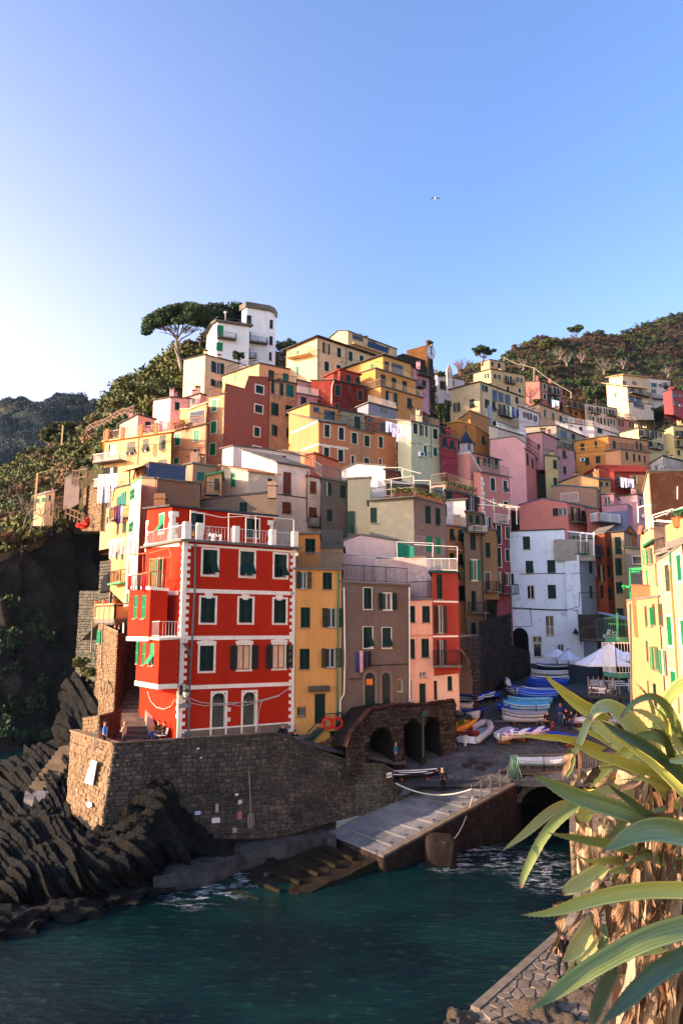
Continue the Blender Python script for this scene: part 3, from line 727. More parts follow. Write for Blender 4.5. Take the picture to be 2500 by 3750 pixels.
s.hexa([a+nn*.12,b_+nn*.12,b_-nn*.45,a-nn*.45,a+nn*.12+z,b_+nn*.12+z,b_-nn*.45+z,a-nn*.45+z]);s.build('coping_stone',STL,bas)
def on_wall(i,px,py,out=.1):
 """point on bastion face i under a pixel"""
 A=B_[i];N=(B_[i+1]-B_[i]).cross(T_[i]-B_[i]).normalized()
 if N.y>0:N=-N
 a,b_=ray(px,py);dr=V((a,1,b_));o=V((0,0,EYE));t=(A-o).dot(N)/dr.dot(N);return o+dr*t+N*out,N
sgn=M()
Nl=(B_[0]-BL).cross(TL-BL).normalized()
if Nl.y>0:Nl=-Nl
def on_left(px,py,out=.1):
 a,b_=ray(px,py);dr=V((a,1,b_));o=V((0,0,EYE));return o+dr*((B_[0]-o).dot(Nl)/dr.dot(Nl))+Nl*out
def slab_on(pts,name,mat,root,N,th=.05):
 s=M();n_=len(pts);s.poly(pts);
 for i in range(n_):s.poly([pts[i]-N*th,pts[(i+1)%n_]-N*th,pts[(i+1)%n_],pts[i]])
 return s.build(name,mat,root)
slab_on([on_left(*cv(13,x,y),.14)for x,y in((553,985),(605,1003),(632,852),(600,842))],'whitewashed_panel',paint('ece8e0'),bas,Nl)
slab_on([on_left(*cv(13,x,y),.14)for x,y in((566,1130),(580,1145),(601,1138),(598,1112),(575,1108))],'whitewashed_stone',paint('e4dccf'),bas,Nl)
for x0,y0,x1,y1,c in((743,1323,789,1356,'cfc8bc'),(876,1183,894,1200,'c9b8a2'),(893,1220,916,1248,'b9a894'),(888,1288,915,1335,'9a6248'),(657,922,672,934,'d9d2c8'),(676,975,688,986,'cfc9c2'),(764,1243,780,1295,'a98c6c'),(862,1380,885,1412,'a58a72'),(645,1285,678,1310,'9fb0bb')):
 (a0,b0),(a1,b1)=cv(7,x0,y0),cv(7,x1,y1);q=[on_wall(0,x,y,.12)for x,y in((a0,b1),(a1,b1-2),(a1,b0),(a0,b0+2))]
 slab_on([k[0]for k in q],'pale_stone',paint(c,.9),bas,q[0][1])
for x0,y0,x1,y1 in((955,1060,965,1320),(1298,955,1300,1110),(1255,950,1270,1060)):
 s=M();a=on_wall(1 if x0>1100 else 0,*cv(7,x0,y0),.15)[0];b_=on_wall(1 if x0>1100 else 0,*cv(7,x1,y1),.15)[0];s.tube([a,b_],.03,5)
 if x0==955:
  for k in range(7):c=b_+V((math.sin(k*2)*.12,-.1,-.2));s.tube([c+V((.1*math.cos(t),0,.45*math.sin(t)))for t in[i*math.pi/4 for i in range(9)]],.022,4)
 s.build('hanging_rope',TRIMD,bas)
tag(bas)
# sign on the wall end
s=M();q=[P(*cv(8,x,y),51.5)for x,y in((812,946),(847,938),(849,972),(815,978))];s.poly(q);s.poly([p+V((.02,.05,0))for p in q][::-1])
sg=s.build('sign',paint('e6dccc'));tag(sg,'small white warning sign with black pictograms on the end of the stone wall','sign')
s=M()
for dx in(.25,.68):
 for k in range(4):
  a,b_=q[0].lerp(q[1],dx-.13+.05*k),q[3].lerp(q[2],dx-.05+.06*((k*3)%4));s.bar(a.lerp(b_,.25)+V((0,-.03,0)),a.lerp(b_,.75)+V((0,-.03,0)),.018)
s.build('pictogram',IRON,sg)
# --- street on the bastion
Z0=6.62
w=M();w.poly([(-17,48.5,Z0),(-13.8,45,Z0),(T_[0].x+.3,T_[0].y+.3,Z0),(T_[1].x,T_[1].y+.3,Z0),(T_[2].x,T_[2].y+.3,Z0-.2),(2,60,Z0-.2),(-17,60,Z0)])
tag(w.build('pavement',stone_mat(hx('8a8078'),hx('988c80'),hx('5c544c'),'pave',.8)),kind='structure')
w=M();zz=[Z0-.05,Z0-.2,6.2,5.7,5.2,4.8,4.6]
w.grid([[V((T_[i].x-(.3 if i==1 else 0),T_[i].y+.25,zz[i-1]))for i in range(1,8)],[V((T_[i].x+2,60,zz[i-1]+.3))for i in range(1,8)]]);tag(w.build('path',stone_mat(hx('7a7068'),hx('887c70'),hx('4c443c'),'pave2',.8)),kind='structure')
w=M();w.poly([(-3,51.6,4.9),(4.5,53.4,4.5),(5,60,5.4),(-3,60,5.4)]);tag(w.build('ground',STW),kind='structure')
# --- square and slipway
def zsq(d):
 xs,zs=(40,53,57,63,84,120),(1.0,3.3,4.7,6.0,9.8,15)
 return float(np.interp(d,xs,zs))
def G_(px,py):
 a,b_=ray(px,py);lo,hi=45,120
 for _ in range(40):
  d=(lo+hi)/2
  if EYE+b_*d>zsq(d):lo=d
  else:hi=d
 return V((a*d,d,zsq(d)))
PAV=stone_mat(hx('5f6468'),hx('757a7c'),hx('42474c'),'cobble',.7)
sq=thing('square',None,None,(8,56,4));sq['kind']='structure';
w=M();rows=[]
for d in(52.6,54,55,57,60,63,70,77,84,95,110):rows.append([V((x,d,zsq(d)-.03))for x in(2.8,8,14,20,30,48)])
w.grid(rows);w.build('paving_bed',stone_mat(hx('4a4e52'),hx('55595c'),hx('303438'),'bed',1),sq)
ps_=[];g=random.Random(4);d=53.4;V_,F_=[],[];cnt=0;inds=[]
while d<76:
 dl=g.uniform(.30,.42);x=3.2+g.uniform(0,.4);xe=20+(d-53)*.45
 while x<xe:
  w_=g.uniform(.4,.75);z0,z1=zsq(d),zsq(d+dl);inds.append((x,w_,d,dl,z0,z1));x+=w_+.0
 d+=dl
top_i=set(range(300))
for i,(x,w_,d,dl,z0,z1)in enumerate(inds):
 k=g.randrange(8);ex=V((w_,0,0));ey=V((0,dl,z1-z0));N=V((0,-(z1-z0),dl)).normalized();pr=.035*g.uniform(.5,1.5);p=V((x+w_/2,d+dl/2,(z0+z1)/2-.03))
 if i in top_i:
  key=(k,PAV.name_full)
  if key not in UM:UM[key]=UNIT[k][0].copy();UM[key].materials.append(PAV)
  o=bpy.data.objects.new('paving_stone',UM[key]);COL.objects.link(o);o.parent=sq
  x_=V((1,0,0));y_=ey.normalized();mt=Matrix(((1,y_.x,N.x),(0,y_.y,N.y),(0,y_.z,N.z)));m4=(mt@Matrix.Diagonal(V((w_*1.02,ey.length*1.02,pr)))).to_4x4();m4 .translation=p-sq.location;o.matrix_basis=m4
 else:
  vs,fs_=UNIT[k][1],UNIT[k][2];V_.append(np.array(p)[None]+vs[:,:1]*np.array(ex)[None]*1.02+vs[:,1:2]*np.array(ey)[None]*1.02+vs[:,2:3]*np.array(N*pr)[None]);F_.append(fs_+8*cnt);cnt+=1
fast_mesh('small_paving_stones',np.concatenate(V_),np.concatenate(F_),PAV,sq)['kind']='stuff'
RA,RB,RC,RD=PZ(1194,3054,.8),PZ(1385,3135,.75),PZ(1868,2872,3.3),PZ(1596,2836,3.45)
rampm=stone_mat(hx('8a8e94'),hx('9a9c9e'),hx('555a60'),'ramp',.7,moss=(.035,.045,.05))
rpt=lambda u,v:(RA*(1-u)+RB*u)*(1-v)+(RD*(1-u)+RC*u)*v
slip=thing('slipway',None,None,(5,49,1));slip['kind']='structure'
vv=[0,.10,.20,.30,.40,.52,.63,.74,.86,1]
for i in range(9):
 a,b_=vv[i]+.006,vv[i+1]-.006;s=M();z=V((0,0,.35));q=[rpt(0,a),rpt(1,a),rpt(1,b_),rpt(0,b_)]
 s.hexa([p-z for p in q]+q);s.build('concrete_slab',rampm,slip)
 s=M();p,q_=rpt(.04,vv[i]+.012),rpt(.94,vv[i]+.012);s.bar(p-V((0,0,.01)),q_-V((0,0,.01)),.045);s.build('crossbeam',stone_mat(hx('8a8c90'),hx('94969a'),hx('5e6266'),'beam',1),slip)
 s=M();s.tube([q_+V((.12*math.cos(t),.12*math.sin(t),.16))for t in[k*math.pi/4 for k in range(9)]],.02,4);s.build('mooring_ring',IRON,slip)
w=M();z=V((0,0,.38));w.poly([q-z for q in(RA,RB,RC,RD)]);w.build('slipway_bed',MORD,slip)
kerb=M();u=(RC-RB).normalized();nn=V((u.y,-u.x,0));kerb.hexa([RB,RC,RC+nn*.45,RB+nn*.45,RB+V((0,0,.12)),RC+V((0,0,.12)),RC+nn*.45+V((0,0,.12)),RB+nn*.45+V((0,0,.12))]);kerb.build('kerb',stone_mat(hx('8d8274'),hx('7a6f62'),hx('4c443a'),'kerb',1),slip)
# wedge between slipway and bastion: small quay with boat
w=M();a,b_=P(1446,2955,52.6),RD;w.poly([T_[7]+V((0,.3,-1.9)),PZ(1500,2905,2.9),RD+V((0,0,-.02)),V((RD.x+.5,57,4.4)),V((2.8,57,4.6))]);
tag(w.build('quay',PAV),kind='structure')
lqw=thing('stone_wall','low stone kerb wall beside the slipway under the striped boat','stone wall',tuple(P(1500,2890,53)))
qb=[P(1446,2962,52.5),P(1530,2905,53.6),P(1600,2860,54.8)];qt=[P(1446,2880,52.6),P(1530,2858,53.7),P(1600,2825,55)]
for i in range(2):lay_stones(lqw,(qb[i],qb[i+1],qt[i+1],qt[i]),STW,MOR,.26,(.3,.6),.06,10,seed=40+i)
# --- quay wall beside the slipway and bridge over the stream
qw=thing('stone_wall','dark quay wall of squared stones along the water side of the slipway','stone wall',(7,49,0))
nQ=nn.copy();nn2=nn*.46;a0,a1=RB+nn2,RC+nn2
lay_stones(qw,(V((a0 .x,a0 .y,-.7)),V((a1 .x,a1 .y,-.7)),a1,a0),STD,MORD,.38,(.45,.95),.05,200,seed=51)
lay_stones(qw,(V((RA.x,RA.y,-.7)),V((a0 .x,a0 .y,-.7)),a0,RA),STD,MORD,.3,(.4,.9),.05,20,seed=52)
bx=M();p=PZ(1620,3215,0)
bo=bmesh.new();bmesh.ops.create_icosphere(bo,subdivisions=4,radius=1)
for v in bo.verts:
 q_=V([math.copysign(abs(t)**.42,t)for t in v.co]);k=1+.05*fbm(q_,2.2,4);v.co=V((q_.x*.92*k,q_.y*.85*k,q_.z*1.0*k))+V((5.9,46.9,.55))
me=bpy.data.meshes.new('concrete_block');bo.to_mesh(me);bo.free();me.materials.append(STD);o=bpy.data.objects.new('concrete_block',me);COL.objects.link(o);CB=o
tag(o,'rounded mossy concrete mooring block against the quay wall','concrete block')
def rope(pts,r_,label,mat,n_=14,sag=.6):
 w=M();out=[]
 for a,b_ in zip(pts,pts[1:]):
  for i in range(n_):t=i/n_;q=a.lerp(b_,t);q.z-=sag*4*t*(1-t);out.append(q)
 out.append(pts[-1]);w.tube(out,r_,5);return tag(w.build('rope',mat),label,'rope')
ROPE=paint('b9b6a8',.9)
br_=thing('bridge','low stone arch bridge carrying the square over the dark stream','bridge',(13,54,1))
F0=P(1872,2885,53.8);F1=P(2330,2880,55.5);
zt_=3.75;cx0,cx1=P(1905,2900,53.9),P(2165,2900,54.9)
uB=V((F1 .x-F0 .x,F1 .y-F0 .y,0)).normalized();Lb=V((F1 .x-F0 .x,F1 .y-F0 .y,0)).length;nB=V((uB.y,-uB.x,0));o_=V((F0 .x,F0 .y,0))
ca,cb_=(cx0-o_).dot(uB),(cx1-o_).dot(uB);cc,cr_=(ca+cb_)/2,(cb_-ca)/2;zs_,rise=1.9,1.15
inarch=lambda u,z:abs(u-cc)<cr_ and z<zs_+rise*math.sqrt(max(0,1-((u-cc)/cr_)**2))
w=M();pts=[]
for i in range(25):t=math.pi*(1-i/24);pts.append((cc+cr_*math.cos(t),zs_+rise*math.sin(t)))
q=lambda a,z,n_=0:o_+uB*a+nB*n_+V((0,0,z))
for(a,z),(b2,z2)in zip(pts,pts[1:]):w.poly([q(a,z),q(b2,z2),q(b2,zt_),q(a,zt_)]);w.poly([q(b2,z2),q(a,z),q(a,z,-7),q(b2,z2,-7)])
w.poly([q(0,-1),q(ca,-1),q(ca,zt_),q(0,zt_)]);w.poly([q(cb_,-1),q(Lb,-1),q(Lb,zt_),q(cb_,zt_)]);w.poly([q(ca,-1),q(ca,-1,-7),q(ca,zs_,-7),q(ca,zs_)]);w.poly([q(cb_,-1),q(cb_,-1,-7),q(cb_,zs_,-7),q(cb_,zs_)])
w.poly([q(0,-1,-7),q(Lb,-1,-7),q(Lb,4,-7),q(0,4,-7)])
w.build('spandrel_wall',MORD,br_)
skp=lambda p,u,v:abs((p-o_).dot(uB)-cc)<cr_*1.12 and p.z<zs_+(rise+.45)*math.sqrt(max(0,1-(((p-o_).dot(uB)-cc)/(cr_*1.13))**2))
lay_stones(br_,(q(0,-.7),q(Lb,-.7),q(Lb,zt_),q(0,zt_)),STD,MORD,.3,(.35,.8),.06,80,skip=skp,seed=61,backing=False)
g=random.Random(9)
for i in range(34):
 t0,t1=math.pi*i/34+.004,math.pi*(i+1)/34-.004;s=M();h=.42+g.uniform(-.06,.08);e=.1+g.uniform(0,.07)
 f_=lambda t,k:(cc-math.cos(t)*(cr_+k),zs_+math.sin(t)*(rise+k))
 (ax,az),(bx_,bz),(cx_,cz),(dx_,dz)=f_(t0,0),f_(t1,0),f_(t1,h),f_(t0,h)
 s.hexa([q(ax,az,0),q(bx_,bz,0),q(bx_,bz,e),q(ax,az,e),q(dx_,dz,0),q(cx_,cz,0),q(cx_,cz,e),q(dx_,dz,e)]);s.build('arch_stone',stone_mat(hx('7c776a'),hx('989284'),hx('45423a'),'vous',1),br_)
# paved strip joining slipway, bridge and square
w=M();w.poly([RC+V((0,0,-.03)),q(0,zt_-.03),q(Lb,zt_-.03),V((30,56.5,4.5)),V((9,54.6,3.82)),RD+V((0,0,-.03))]);tag(w.build('pavement',PAV),kind='structure')
s=M();s.fb((o_,uB,nB),-.1,Lb,zt_-.02,zt_+.14,-.35,.12);s.build('kerb',stone_mat(hx('77736a'),hx('8a857a'),hx('45423c'),'kerb2',1),br_)
# --- concrete ledge at the foot of the bastion, sunken part of the slipway
w=M();outer=[(560,3215),(640,3195),(760,3175),(900,3128),(1050,3090),(1190,3066),(1230,3090)];inner=[(560,3160,44.6),(640,3150,45),(770,3095,46.2),(900,3080,47.4),(1050,3055,48.9),(1190,3020,50.4),(1230,3010,50.8)]
pa=[PZ(x,y,.85+.12*math.sin(x*.02))for x,y in outer];pb=[PZ(x,y,.95)+V((0,1.3,0))for x,y,d in inner]
rws=[[p+V((0,0,0))for p in pb],[p.lerp(q_,.5)+V((0,0,.06))for p,q_ in zip(pa,pb)],pa,[V((p.x+.1,p.y-.15,.2))for p in pa],[V((p.x+.1,p.y-.3,-1))for p in pa]]
w.grid(rws);tag(w.build('ledge',stone_mat(hx('46484a'),hx('66645f'),hx('16181b'),'ledge',.9)),kind='structure')
sm=thing('slipway',None,None,(0,44,0));sm['kind']='structure'
mossm=stone_mat(hx('33281c'),hx('2a3018'),hx('12110d'),'moss',.8)
a,b_,c,d=PZ(1190,3066,.45),PZ(1385,3150,.45),PZ(905,3375,-.3),PZ(640,3280,-.3)
spt=lambda u,v:(a*(1-u)+b_*u)*(1-v)+(d*(1-u)+c*u)*v
rows=[[spt(i/20,j/24)+V((0,0,.12*fbm(spt(i/20,j/24),.9,4)))for i in range(21)]for j in range(25)];w=M();w.grid(rows)
w.grid([[r_[-1]for r_ in rows],[V((r_[-1].x+.1,r_[-1].y-.1,-1))for r_ in rows]]);w.build('sunken_bed',mossm,sm)
for i in range(6):
 v=.12+i*.14;s=M();s.bar(spt(.25+.03*i,v)+V((0,0,.12)),spt(.8,v)+V((0,0,.12)),.09);s.build('timber_rail',mossm,sm)
# --- arched retaining wall below the grey house
aw_=thing('stone_wall','rough stone retaining wall with dark arched boat stores below the grey brown house','stone wall',tuple(P(1450,2780,53.5)))
AL=P(*cv(8,520,880),51.2);AR=P(*cv(8,1310,700),57.4);uA=V((AR.x-AL.x,AR.y-AL.y,0)).normalized();LA=V((AR.x-AL.x,AR.y-AL.y,0)).length;nA=V((uA.y,-uA.x,0));FA=(V((AL.x,AL.y,0)),uA,nA)
tl=[facade_hit(FA,*cv(8,x,y))for x,y in((522,760),(560,655),(640,560),(700,490),(860,458),(1080,452),(1290,422),(1309,470))]
holes=[]
for(xa,xb,yt)in((680,858,625),(935,1068,560),(1085,1200,545)):
 ua,_=facade_hit(FA,*cv(8,xa,760));ub,_=facade_hit(FA,*cv(8,xb,760));_,z=facade_hit(FA,*cv(8,(xa+xb)/2,yt));holes.append((ua,ub,z))
qA=lambda a,z,n_=0:FA[0]+uA*a+nA*n_+V((0,0,z))
topz=lambda u:float(np.interp(u,[t[0]for t in tl],[t[1]for t in tl]))
def in_hole(u,z,m_=0):
 for ua,ub,zt2 in holes:
  c_,r_=(ua+ub)/2,(ub-ua)/2+m_
  if abs(u-c_)<r_ and z<zt2-r_+m_+math.sqrt(max(0,r_*r_-(u-c_)**2)):return True
 return False
w=M();st_=.18;zb0=3.6
u=0
while u<LA:
 z=zb0;run=None;tp=min(topz(u),topz(u+st_))
 while z<tp:
  if not in_hole(u+st_/2,z+.1):w.poly([qA(u,z),qA(u+st_,z),qA(u+st_,min(z+.2,topz(u+st_))),qA(u,min(z+.2,topz(u)))])
  z+=.2
 u+=st_
w.poly([qA(0,zb0,-3),qA(LA,zb0,-3),qA(LA,11,-3),qA(0,8.5,-3)][::1])if False else None
for ua,ub,zt2 in holes:
 c_,r_=(ua+ub)/2,(ub-ua)/2;pr=[(ua,zb0)]+[(c_-r_*math.cos(math.pi*i/12),zt2-r_+r_*math.sin(math.pi*i/12))for i in range(13)]+[(ub,zb0)]
 for(a1_,z1_),(a2_,z2_)in zip(pr,pr[1:]):w.poly([qA(a1_,z1_),qA(a2_,z2_),qA(a2_,z2_,-2.5),qA(a1_,z1_,-2.5)])
 w.poly([qA(a1_,z1_,-2.5)for a1_,z1_ in pr])
# flat top behind the parapet
for i in range(len(tl)-1):w.poly([qA(tl[i][0],tl[i][1]),qA(tl[i+1][0],tl[i+1][1]),qA(tl[i+1][0],tl[i+1][1],-2.2),qA(tl[i][0],tl[i][1],-2.2)])
w.build('mortar',MORD,aw_)
skA=lambda p,u_,v_:in_hole((p-FA[0]).dot(uA),p.z,.12)or p.z>topz((p-FA[0]).dot(uA))-.15
lay_stones(aw_,(qA(0,zb0),qA(LA,zb0),qA(LA,11),qA(0,11)),stone_mat(hx('6e6254'),hx('4c443b'),hx('25211c'),'arch',1),MORD,.24,(.25,.6),.07,220,skip=skA,seed=71,backing=False)
g=random.Random(12)
for i in range(len(tl)-1):
 (ua,za),(ub,zb3)=tl[i],tl[i+1];k=max(1,int(math.hypot(ub-ua,zb3-za)/.22))
 for j in range(k):
  t0,t1=j/k+.03,(j+1)/k-.03;A0,A1=qA(ua+(ub-ua)*t0,za+(zb3-za)*t0),qA(ua+(ub-ua)*t1,za+(zb3-za)*t1);z=V((0,0,.1+g.uniform(0,.06)))
  s=M();s.hexa([A0+nA*.1,A1+nA*.1,A1-nA*.35,A0-nA*.35,A0+nA*.1+z,A1+nA*.1+z,A1-nA*.35+z,A0-nA*.35+z]);s.build('brick',BRK,aw_)
# --- stair beside the red house, with the stone buildings on its left
sta=thing('staircase','broad stone stairway climbing between the red house and the old stone wall','staircase',(-13.5,51,6.6))
for i in range(13):
 t=i/12;d=50.6+t*9.2;z=Z0+.05+i*.215;s=M()
 xl=ray(442-4*t,2700)[0]*d-.3;xr=ray(552-44*t,2700-180*t)[0]*d
 s.box(((xl+xr)/2,d+.6,z-.5),((xr-xl)/2,0,0),(0,.62,0),(0,0,.62));s.build('step',stone_mat(hx('8e7a70'),hx('a08c80'),hx('5c4c44'),'step',1),sta)
s=M();p0,p1=P(551,2690,50.2),P(503,2520,59.5)
s.hexa([V((p0 .x,p0 .y,Z0)),V((p0 .x+.35,p0 .y,Z0)),V((p1 .x+.35,p1 .y,Z0)),V((p1 .x,p1 .y,Z0)),V((p0 .x,p0 .y,p0 .z+.35)),V((p0 .x+.35,p0 .y,p0 .z+.35)),V((p1 .x+.35,p1 .y,p1 .z+.6)),V((p1 .x,p1 .y,p1 .z+.6))]);s.build('side_wall',wall('a89a8c',.3),sta)
so=thing('stone_building','narrow old stone building with a green shutter, perched over the cliff left of the stairway','building',tuple(P(400,2600,56)))
c0,c1,c2=P(424,2480,54.5),P(352,2480,60),P(510,2440,63)
def face(root,pa_,pb_,zb1,zb2,zt1,zt2,mat,mor,seed,n_ind=60,**kw):
 lay_stones(root,(V((pa_.x,pa_.y,zb1)),V((pb_.x,pb_.y,zb2)),V((pb_.x,pb_.y,zt2)),V((pa_.x,pa_.y,zt1))),mat,mor,seed=seed,n_ind=n_ind,**kw)
ML=stone_mat(hx('b8a080'),hx('a89070'),hx('7a654c'),'mortl',2)  # pale mortar for the sunlit stone, sunlight put into its colour too
zc=lambda x,y,d:P(x,y,d).z
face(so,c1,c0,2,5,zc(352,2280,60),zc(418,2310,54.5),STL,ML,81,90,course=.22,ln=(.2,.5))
face(so,c0,c2,6,8,zc(418,2310,54.5),zc(510,2345,63),stone_mat(hx('8a6a56'),hx('6a5244'),hx('3e3028'),'sh',1.2),MORD,82,60,course=.22,ln=(.2,.5))  # darker stone for the face away from the sun; shade put into its colour
w=M();w.poly([V((c1 .x,c1 .y,zc(352,2280,60))),V((c0 .x,c0 .y,zc(418,2310,54.5))),V((c2 .x,c2 .y,zc(510,2345,63))),V((c2 .x-6,c2 .y+3,zc(510,2345,63)))]);w.build('roof',CONC,so)
uS=V((c0 .x-c1 .x,c0 .y-c1 .y,0)).normalized();FS=(V((c1 .x,c1 .y,0)),uS,V((uS.y,-uS.x,0)))
ul,zz1=facade_hit(FS,*cv(7,104,250));ur,zz0=facade_hit(FS,*cv(7,118,325));FS2=(FS[0]+FS[2]*.14,FS[1],FS[2]);add_window(so,FS2,'g',ul,ur+.1,zz0,zz1,True,False,False)
s=M();s.tube([FS2[0]+FS2[1]*facade_hit(FS,*cv(7,x,y))[0]+V((0,0,facade_hit(FS,*cv(7,x,y))[1]))for x,y in((133,200),(120,470))],.06,6);s.build('drainpipe',TRIMD,so)
s=M();s.tube([FS2[0]+FS2[1]*facade_hit(FS,*cv(7,x,y))[0]+V((0,0,facade_hit(FS,*cv(7,x,y))[1]))for x,y in((72,190),(64,380))],.06,6);s.build('drainpipe',TRIMD,so)
lw_=thing('stone_wall','low rough stone wall at the foot of the stairway behind the metal barrier','stone wall',tuple(P(350,2680,50)))
d0,d1,d2=P(306,2660,50.5),P(362,2690,47.6),P(440,2680,52)
face(lw_,d0,d1,5.5,6.0,zc(306,2628,50.5),zc(358,2640,47.6)+.35,STL,ML,84,20,course=.18,ln=(.2,.45));face(lw_,d1+V((0,0,0)),d2,6.2,6.4,zc(358,2640,47.6)+.35,zc(437,2598,52),stone_mat(hx('8a6a56'),hx('6a5244'),hx('3e3028'),'sh',1.2),MORD,85,40,course=.16,ln=(.2,.5))
face(lw_,P(362,2600,56),c0,5,5,zc(365,2480,56),zc(424,2520,54.5),STL,ML,86,40,course=.22,ln=(.2,.5))
sb_=thing('stone_building','old stone house with a dark arched opening over the cliff, half sunlit','building',tuple(P(410,2200,66)))
e0,e1,e2=P(364,2150,70),P(424,2150,65),P(455,2150,66.5)
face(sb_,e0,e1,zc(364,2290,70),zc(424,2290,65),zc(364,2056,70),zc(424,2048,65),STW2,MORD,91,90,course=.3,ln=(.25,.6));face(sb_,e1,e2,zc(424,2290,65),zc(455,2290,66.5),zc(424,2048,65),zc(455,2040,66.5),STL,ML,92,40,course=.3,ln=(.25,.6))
uS=V((e1 .x-e0 .x,e1 .y-e0 .y,0)).normalized();FE=(V((e0 .x,e0 .y,0)),uS,V((uS.y,-uS.x,0)));u0_,zt3=facade_hit(FE,*cv(4,152,898));u1_,zb4=facade_hit(FE,*cv(4,213,1000));s=M();c_,r_=(u0_+u1_)/2,(u1_-u0_)/2
s.poly([FE[0]+FE[1]*a+FE[2]*.16+V((0,0,z))for a,z in[(u0_,zb4),(u1_,zb4)]+[(c_+r_*math.cos(math.pi*i/10),zt3-r_+r_*math.sin(math.pi*i/10))for i in range(11)]]);s.build('arched_opening',paint('0a0b0c',.95),sb_)  # flat near black face; the shade inside the opening is put into its colour
sw2=thing('stone_wall','low grey parapet wall crossing the dark cliff left of the arched stone house','stone wall',tuple(P(330,2200,72)))
face(sw2,P(292,2200,74),P(366,2200,70),8,8,zc(292,2163,74),zc(366,2163,70),STW2,MORD,93,20,course=.25,ln=(.25,.5))
sw3=thing('stone_wall','tall rubble retaining wall between the shrubs and the yellow house','stone wall',tuple(P(330,1850,98)))
face(sw3,P(305,1900,112),P(372,1900,92),zc(318,1945,112),zc(372,1945,92),zc(318,1790,112),zc(372,1740,92),STL,ML,94,40,course=.45,ln=(.4,1.0),proud=.12)
sw4=thing('stone_wall','stone parapet of the cliff path curving up to the yellow house','stone wall',tuple(P(200,1950,113)))
pts=[P(0,2030,104),P(106,1996,109),P(150,1975,111),P(200,1941,113),P(240,1932,115),P(365,1930,117),P(420,1930,118)]
for i in range(6):
 a,b_=pts[i],pts[i+1];lay_stones(sw4,(a-V((0,0,1.1)),b_-V((0,0,1.1)),b_,a),STL,ML,.4,(.4,.9),.08,4,seed=100+i)
# dark vaulted stone base between the lower red house and the white house
vb=thing('stone_wall','dark ivy grown vaulted stonework above the boats, left of the white house','stone wall',tuple(P(1830,2500,77)))
a_,b_,c_,d_=PT(9,335,430,70),PT(9,640,330,80.5),PT(9,640,140,80.5),PT(9,522,100,77);a_,b_=PT(9,522,350,77),b_;a_.z-=1;b_.z-=1
e_,f_,g_,h_=PT(9,335,430,70),PT(9,524,340,77),PT(9,524,-90,77),PT(9,335,-40,70);e_.z-=2;f_.z-=1;lay_stones(vb,(e_,f_,g_,h_),stone_mat(hx('3c3a34'),hx('4a443a'),hx('181a18'),'vault',.8),MORD,.4,(.4,.9),.12,60,seed=163)
lay_stones(vb,(a_,b_,c_,d_),stone_mat(hx('3c3a34'),hx('4a443a'),hx('181a18'),'vault',.8),MORD,.4,(.4,.9),.12,60,seed=161)
q0,q1=PT(9,208,430,63),PT(9,345,430,69.5);q0 .z-=2;q1 .z-=2;q2,q3=PT(9,345,40,69.5),PT(9,208,60,63)
u=V((q1 .x-q0 .x,q1 .y-q0 .y,0)).normalized();FV=(V((q0 .x,q0 .y,0)),u,V((u.y,-u.x,0)));LV_=V((q1 .x-q0 .x,q1 .y-q0 .y,0)).length
ua,zt6=facade_hit(FV,*cv(9,214,138));ub,zb6=facade_hit(FV,*cv(9,292,400));pr=lambda k:[(ua-.3,zb6)]+[((ua-.3)+(ub-ua+.3)*math.sin(math.pi/2*i/10)*k,zt6-3+3*math.cos(math.pi/2*i/10)*k)for i in range(11)]+[(ub,zb6)]
inv=lambda p,m_=0:(p-FV[0]).dot(u)<ub+m_ and p.z<zt6-3+(3+m_)*math.sqrt(max(0,1-(((p-FV[0]).dot(u)-ua)/(ub-ua+m_))**2))if(p-FV[0]).dot(u)>ua else p.z<zt6+m_
lay_stones(vb,(q0,q1,q2,q3),stone_mat(hx('4c463e'),hx('5c5448'),hx('24221e'),'vault2',.8),MORD,.3,(.3,.7),.08,40,seed=162,backing=False,skip=lambda p,a,b:inv(p,.15))
w=M();qv=lambda a,z,n_=0:FV[0]+u*a+FV[2]*n_+V((0,0,z));prf=pr(1)[1:]
for(a1,z1),(a2,z2)in zip(prf,prf[1:]):w.poly([qv(a1,z1),qv(a2,z2),qv(a2,z2,-3),qv(a1,z1,-3)])
for(a1,z1),(a2,z2)in zip(prf[:-1],prf[1:-1]):w.poly([qv(a1,z1),qv(a2,z2),qv(a2,q2 .z),qv(a1,q2 .z)])
w.poly([qv(ub,q0 .z),qv(LV_,q0 .z),qv(LV_,q2 .z),qv(ub,q2 .z)]);w.poly([qv(ua-1,q0 .z,-3),qv(LV_,q0 .z,-3),qv(LV_,q2 .z,-3),qv(ua-1,q2 .z,-3)]);w.build('vault',wall('8a8478',.5),vb)
# ================================================================ the hill village, far to near
YEL,ORA,PEA,TAN,PNK,CRM,WHT='f0b53a','e08a45','eaa878','c99c70','e39a9c','f2dfae','e9e9ee'
G1='houses stacked on the village hill'
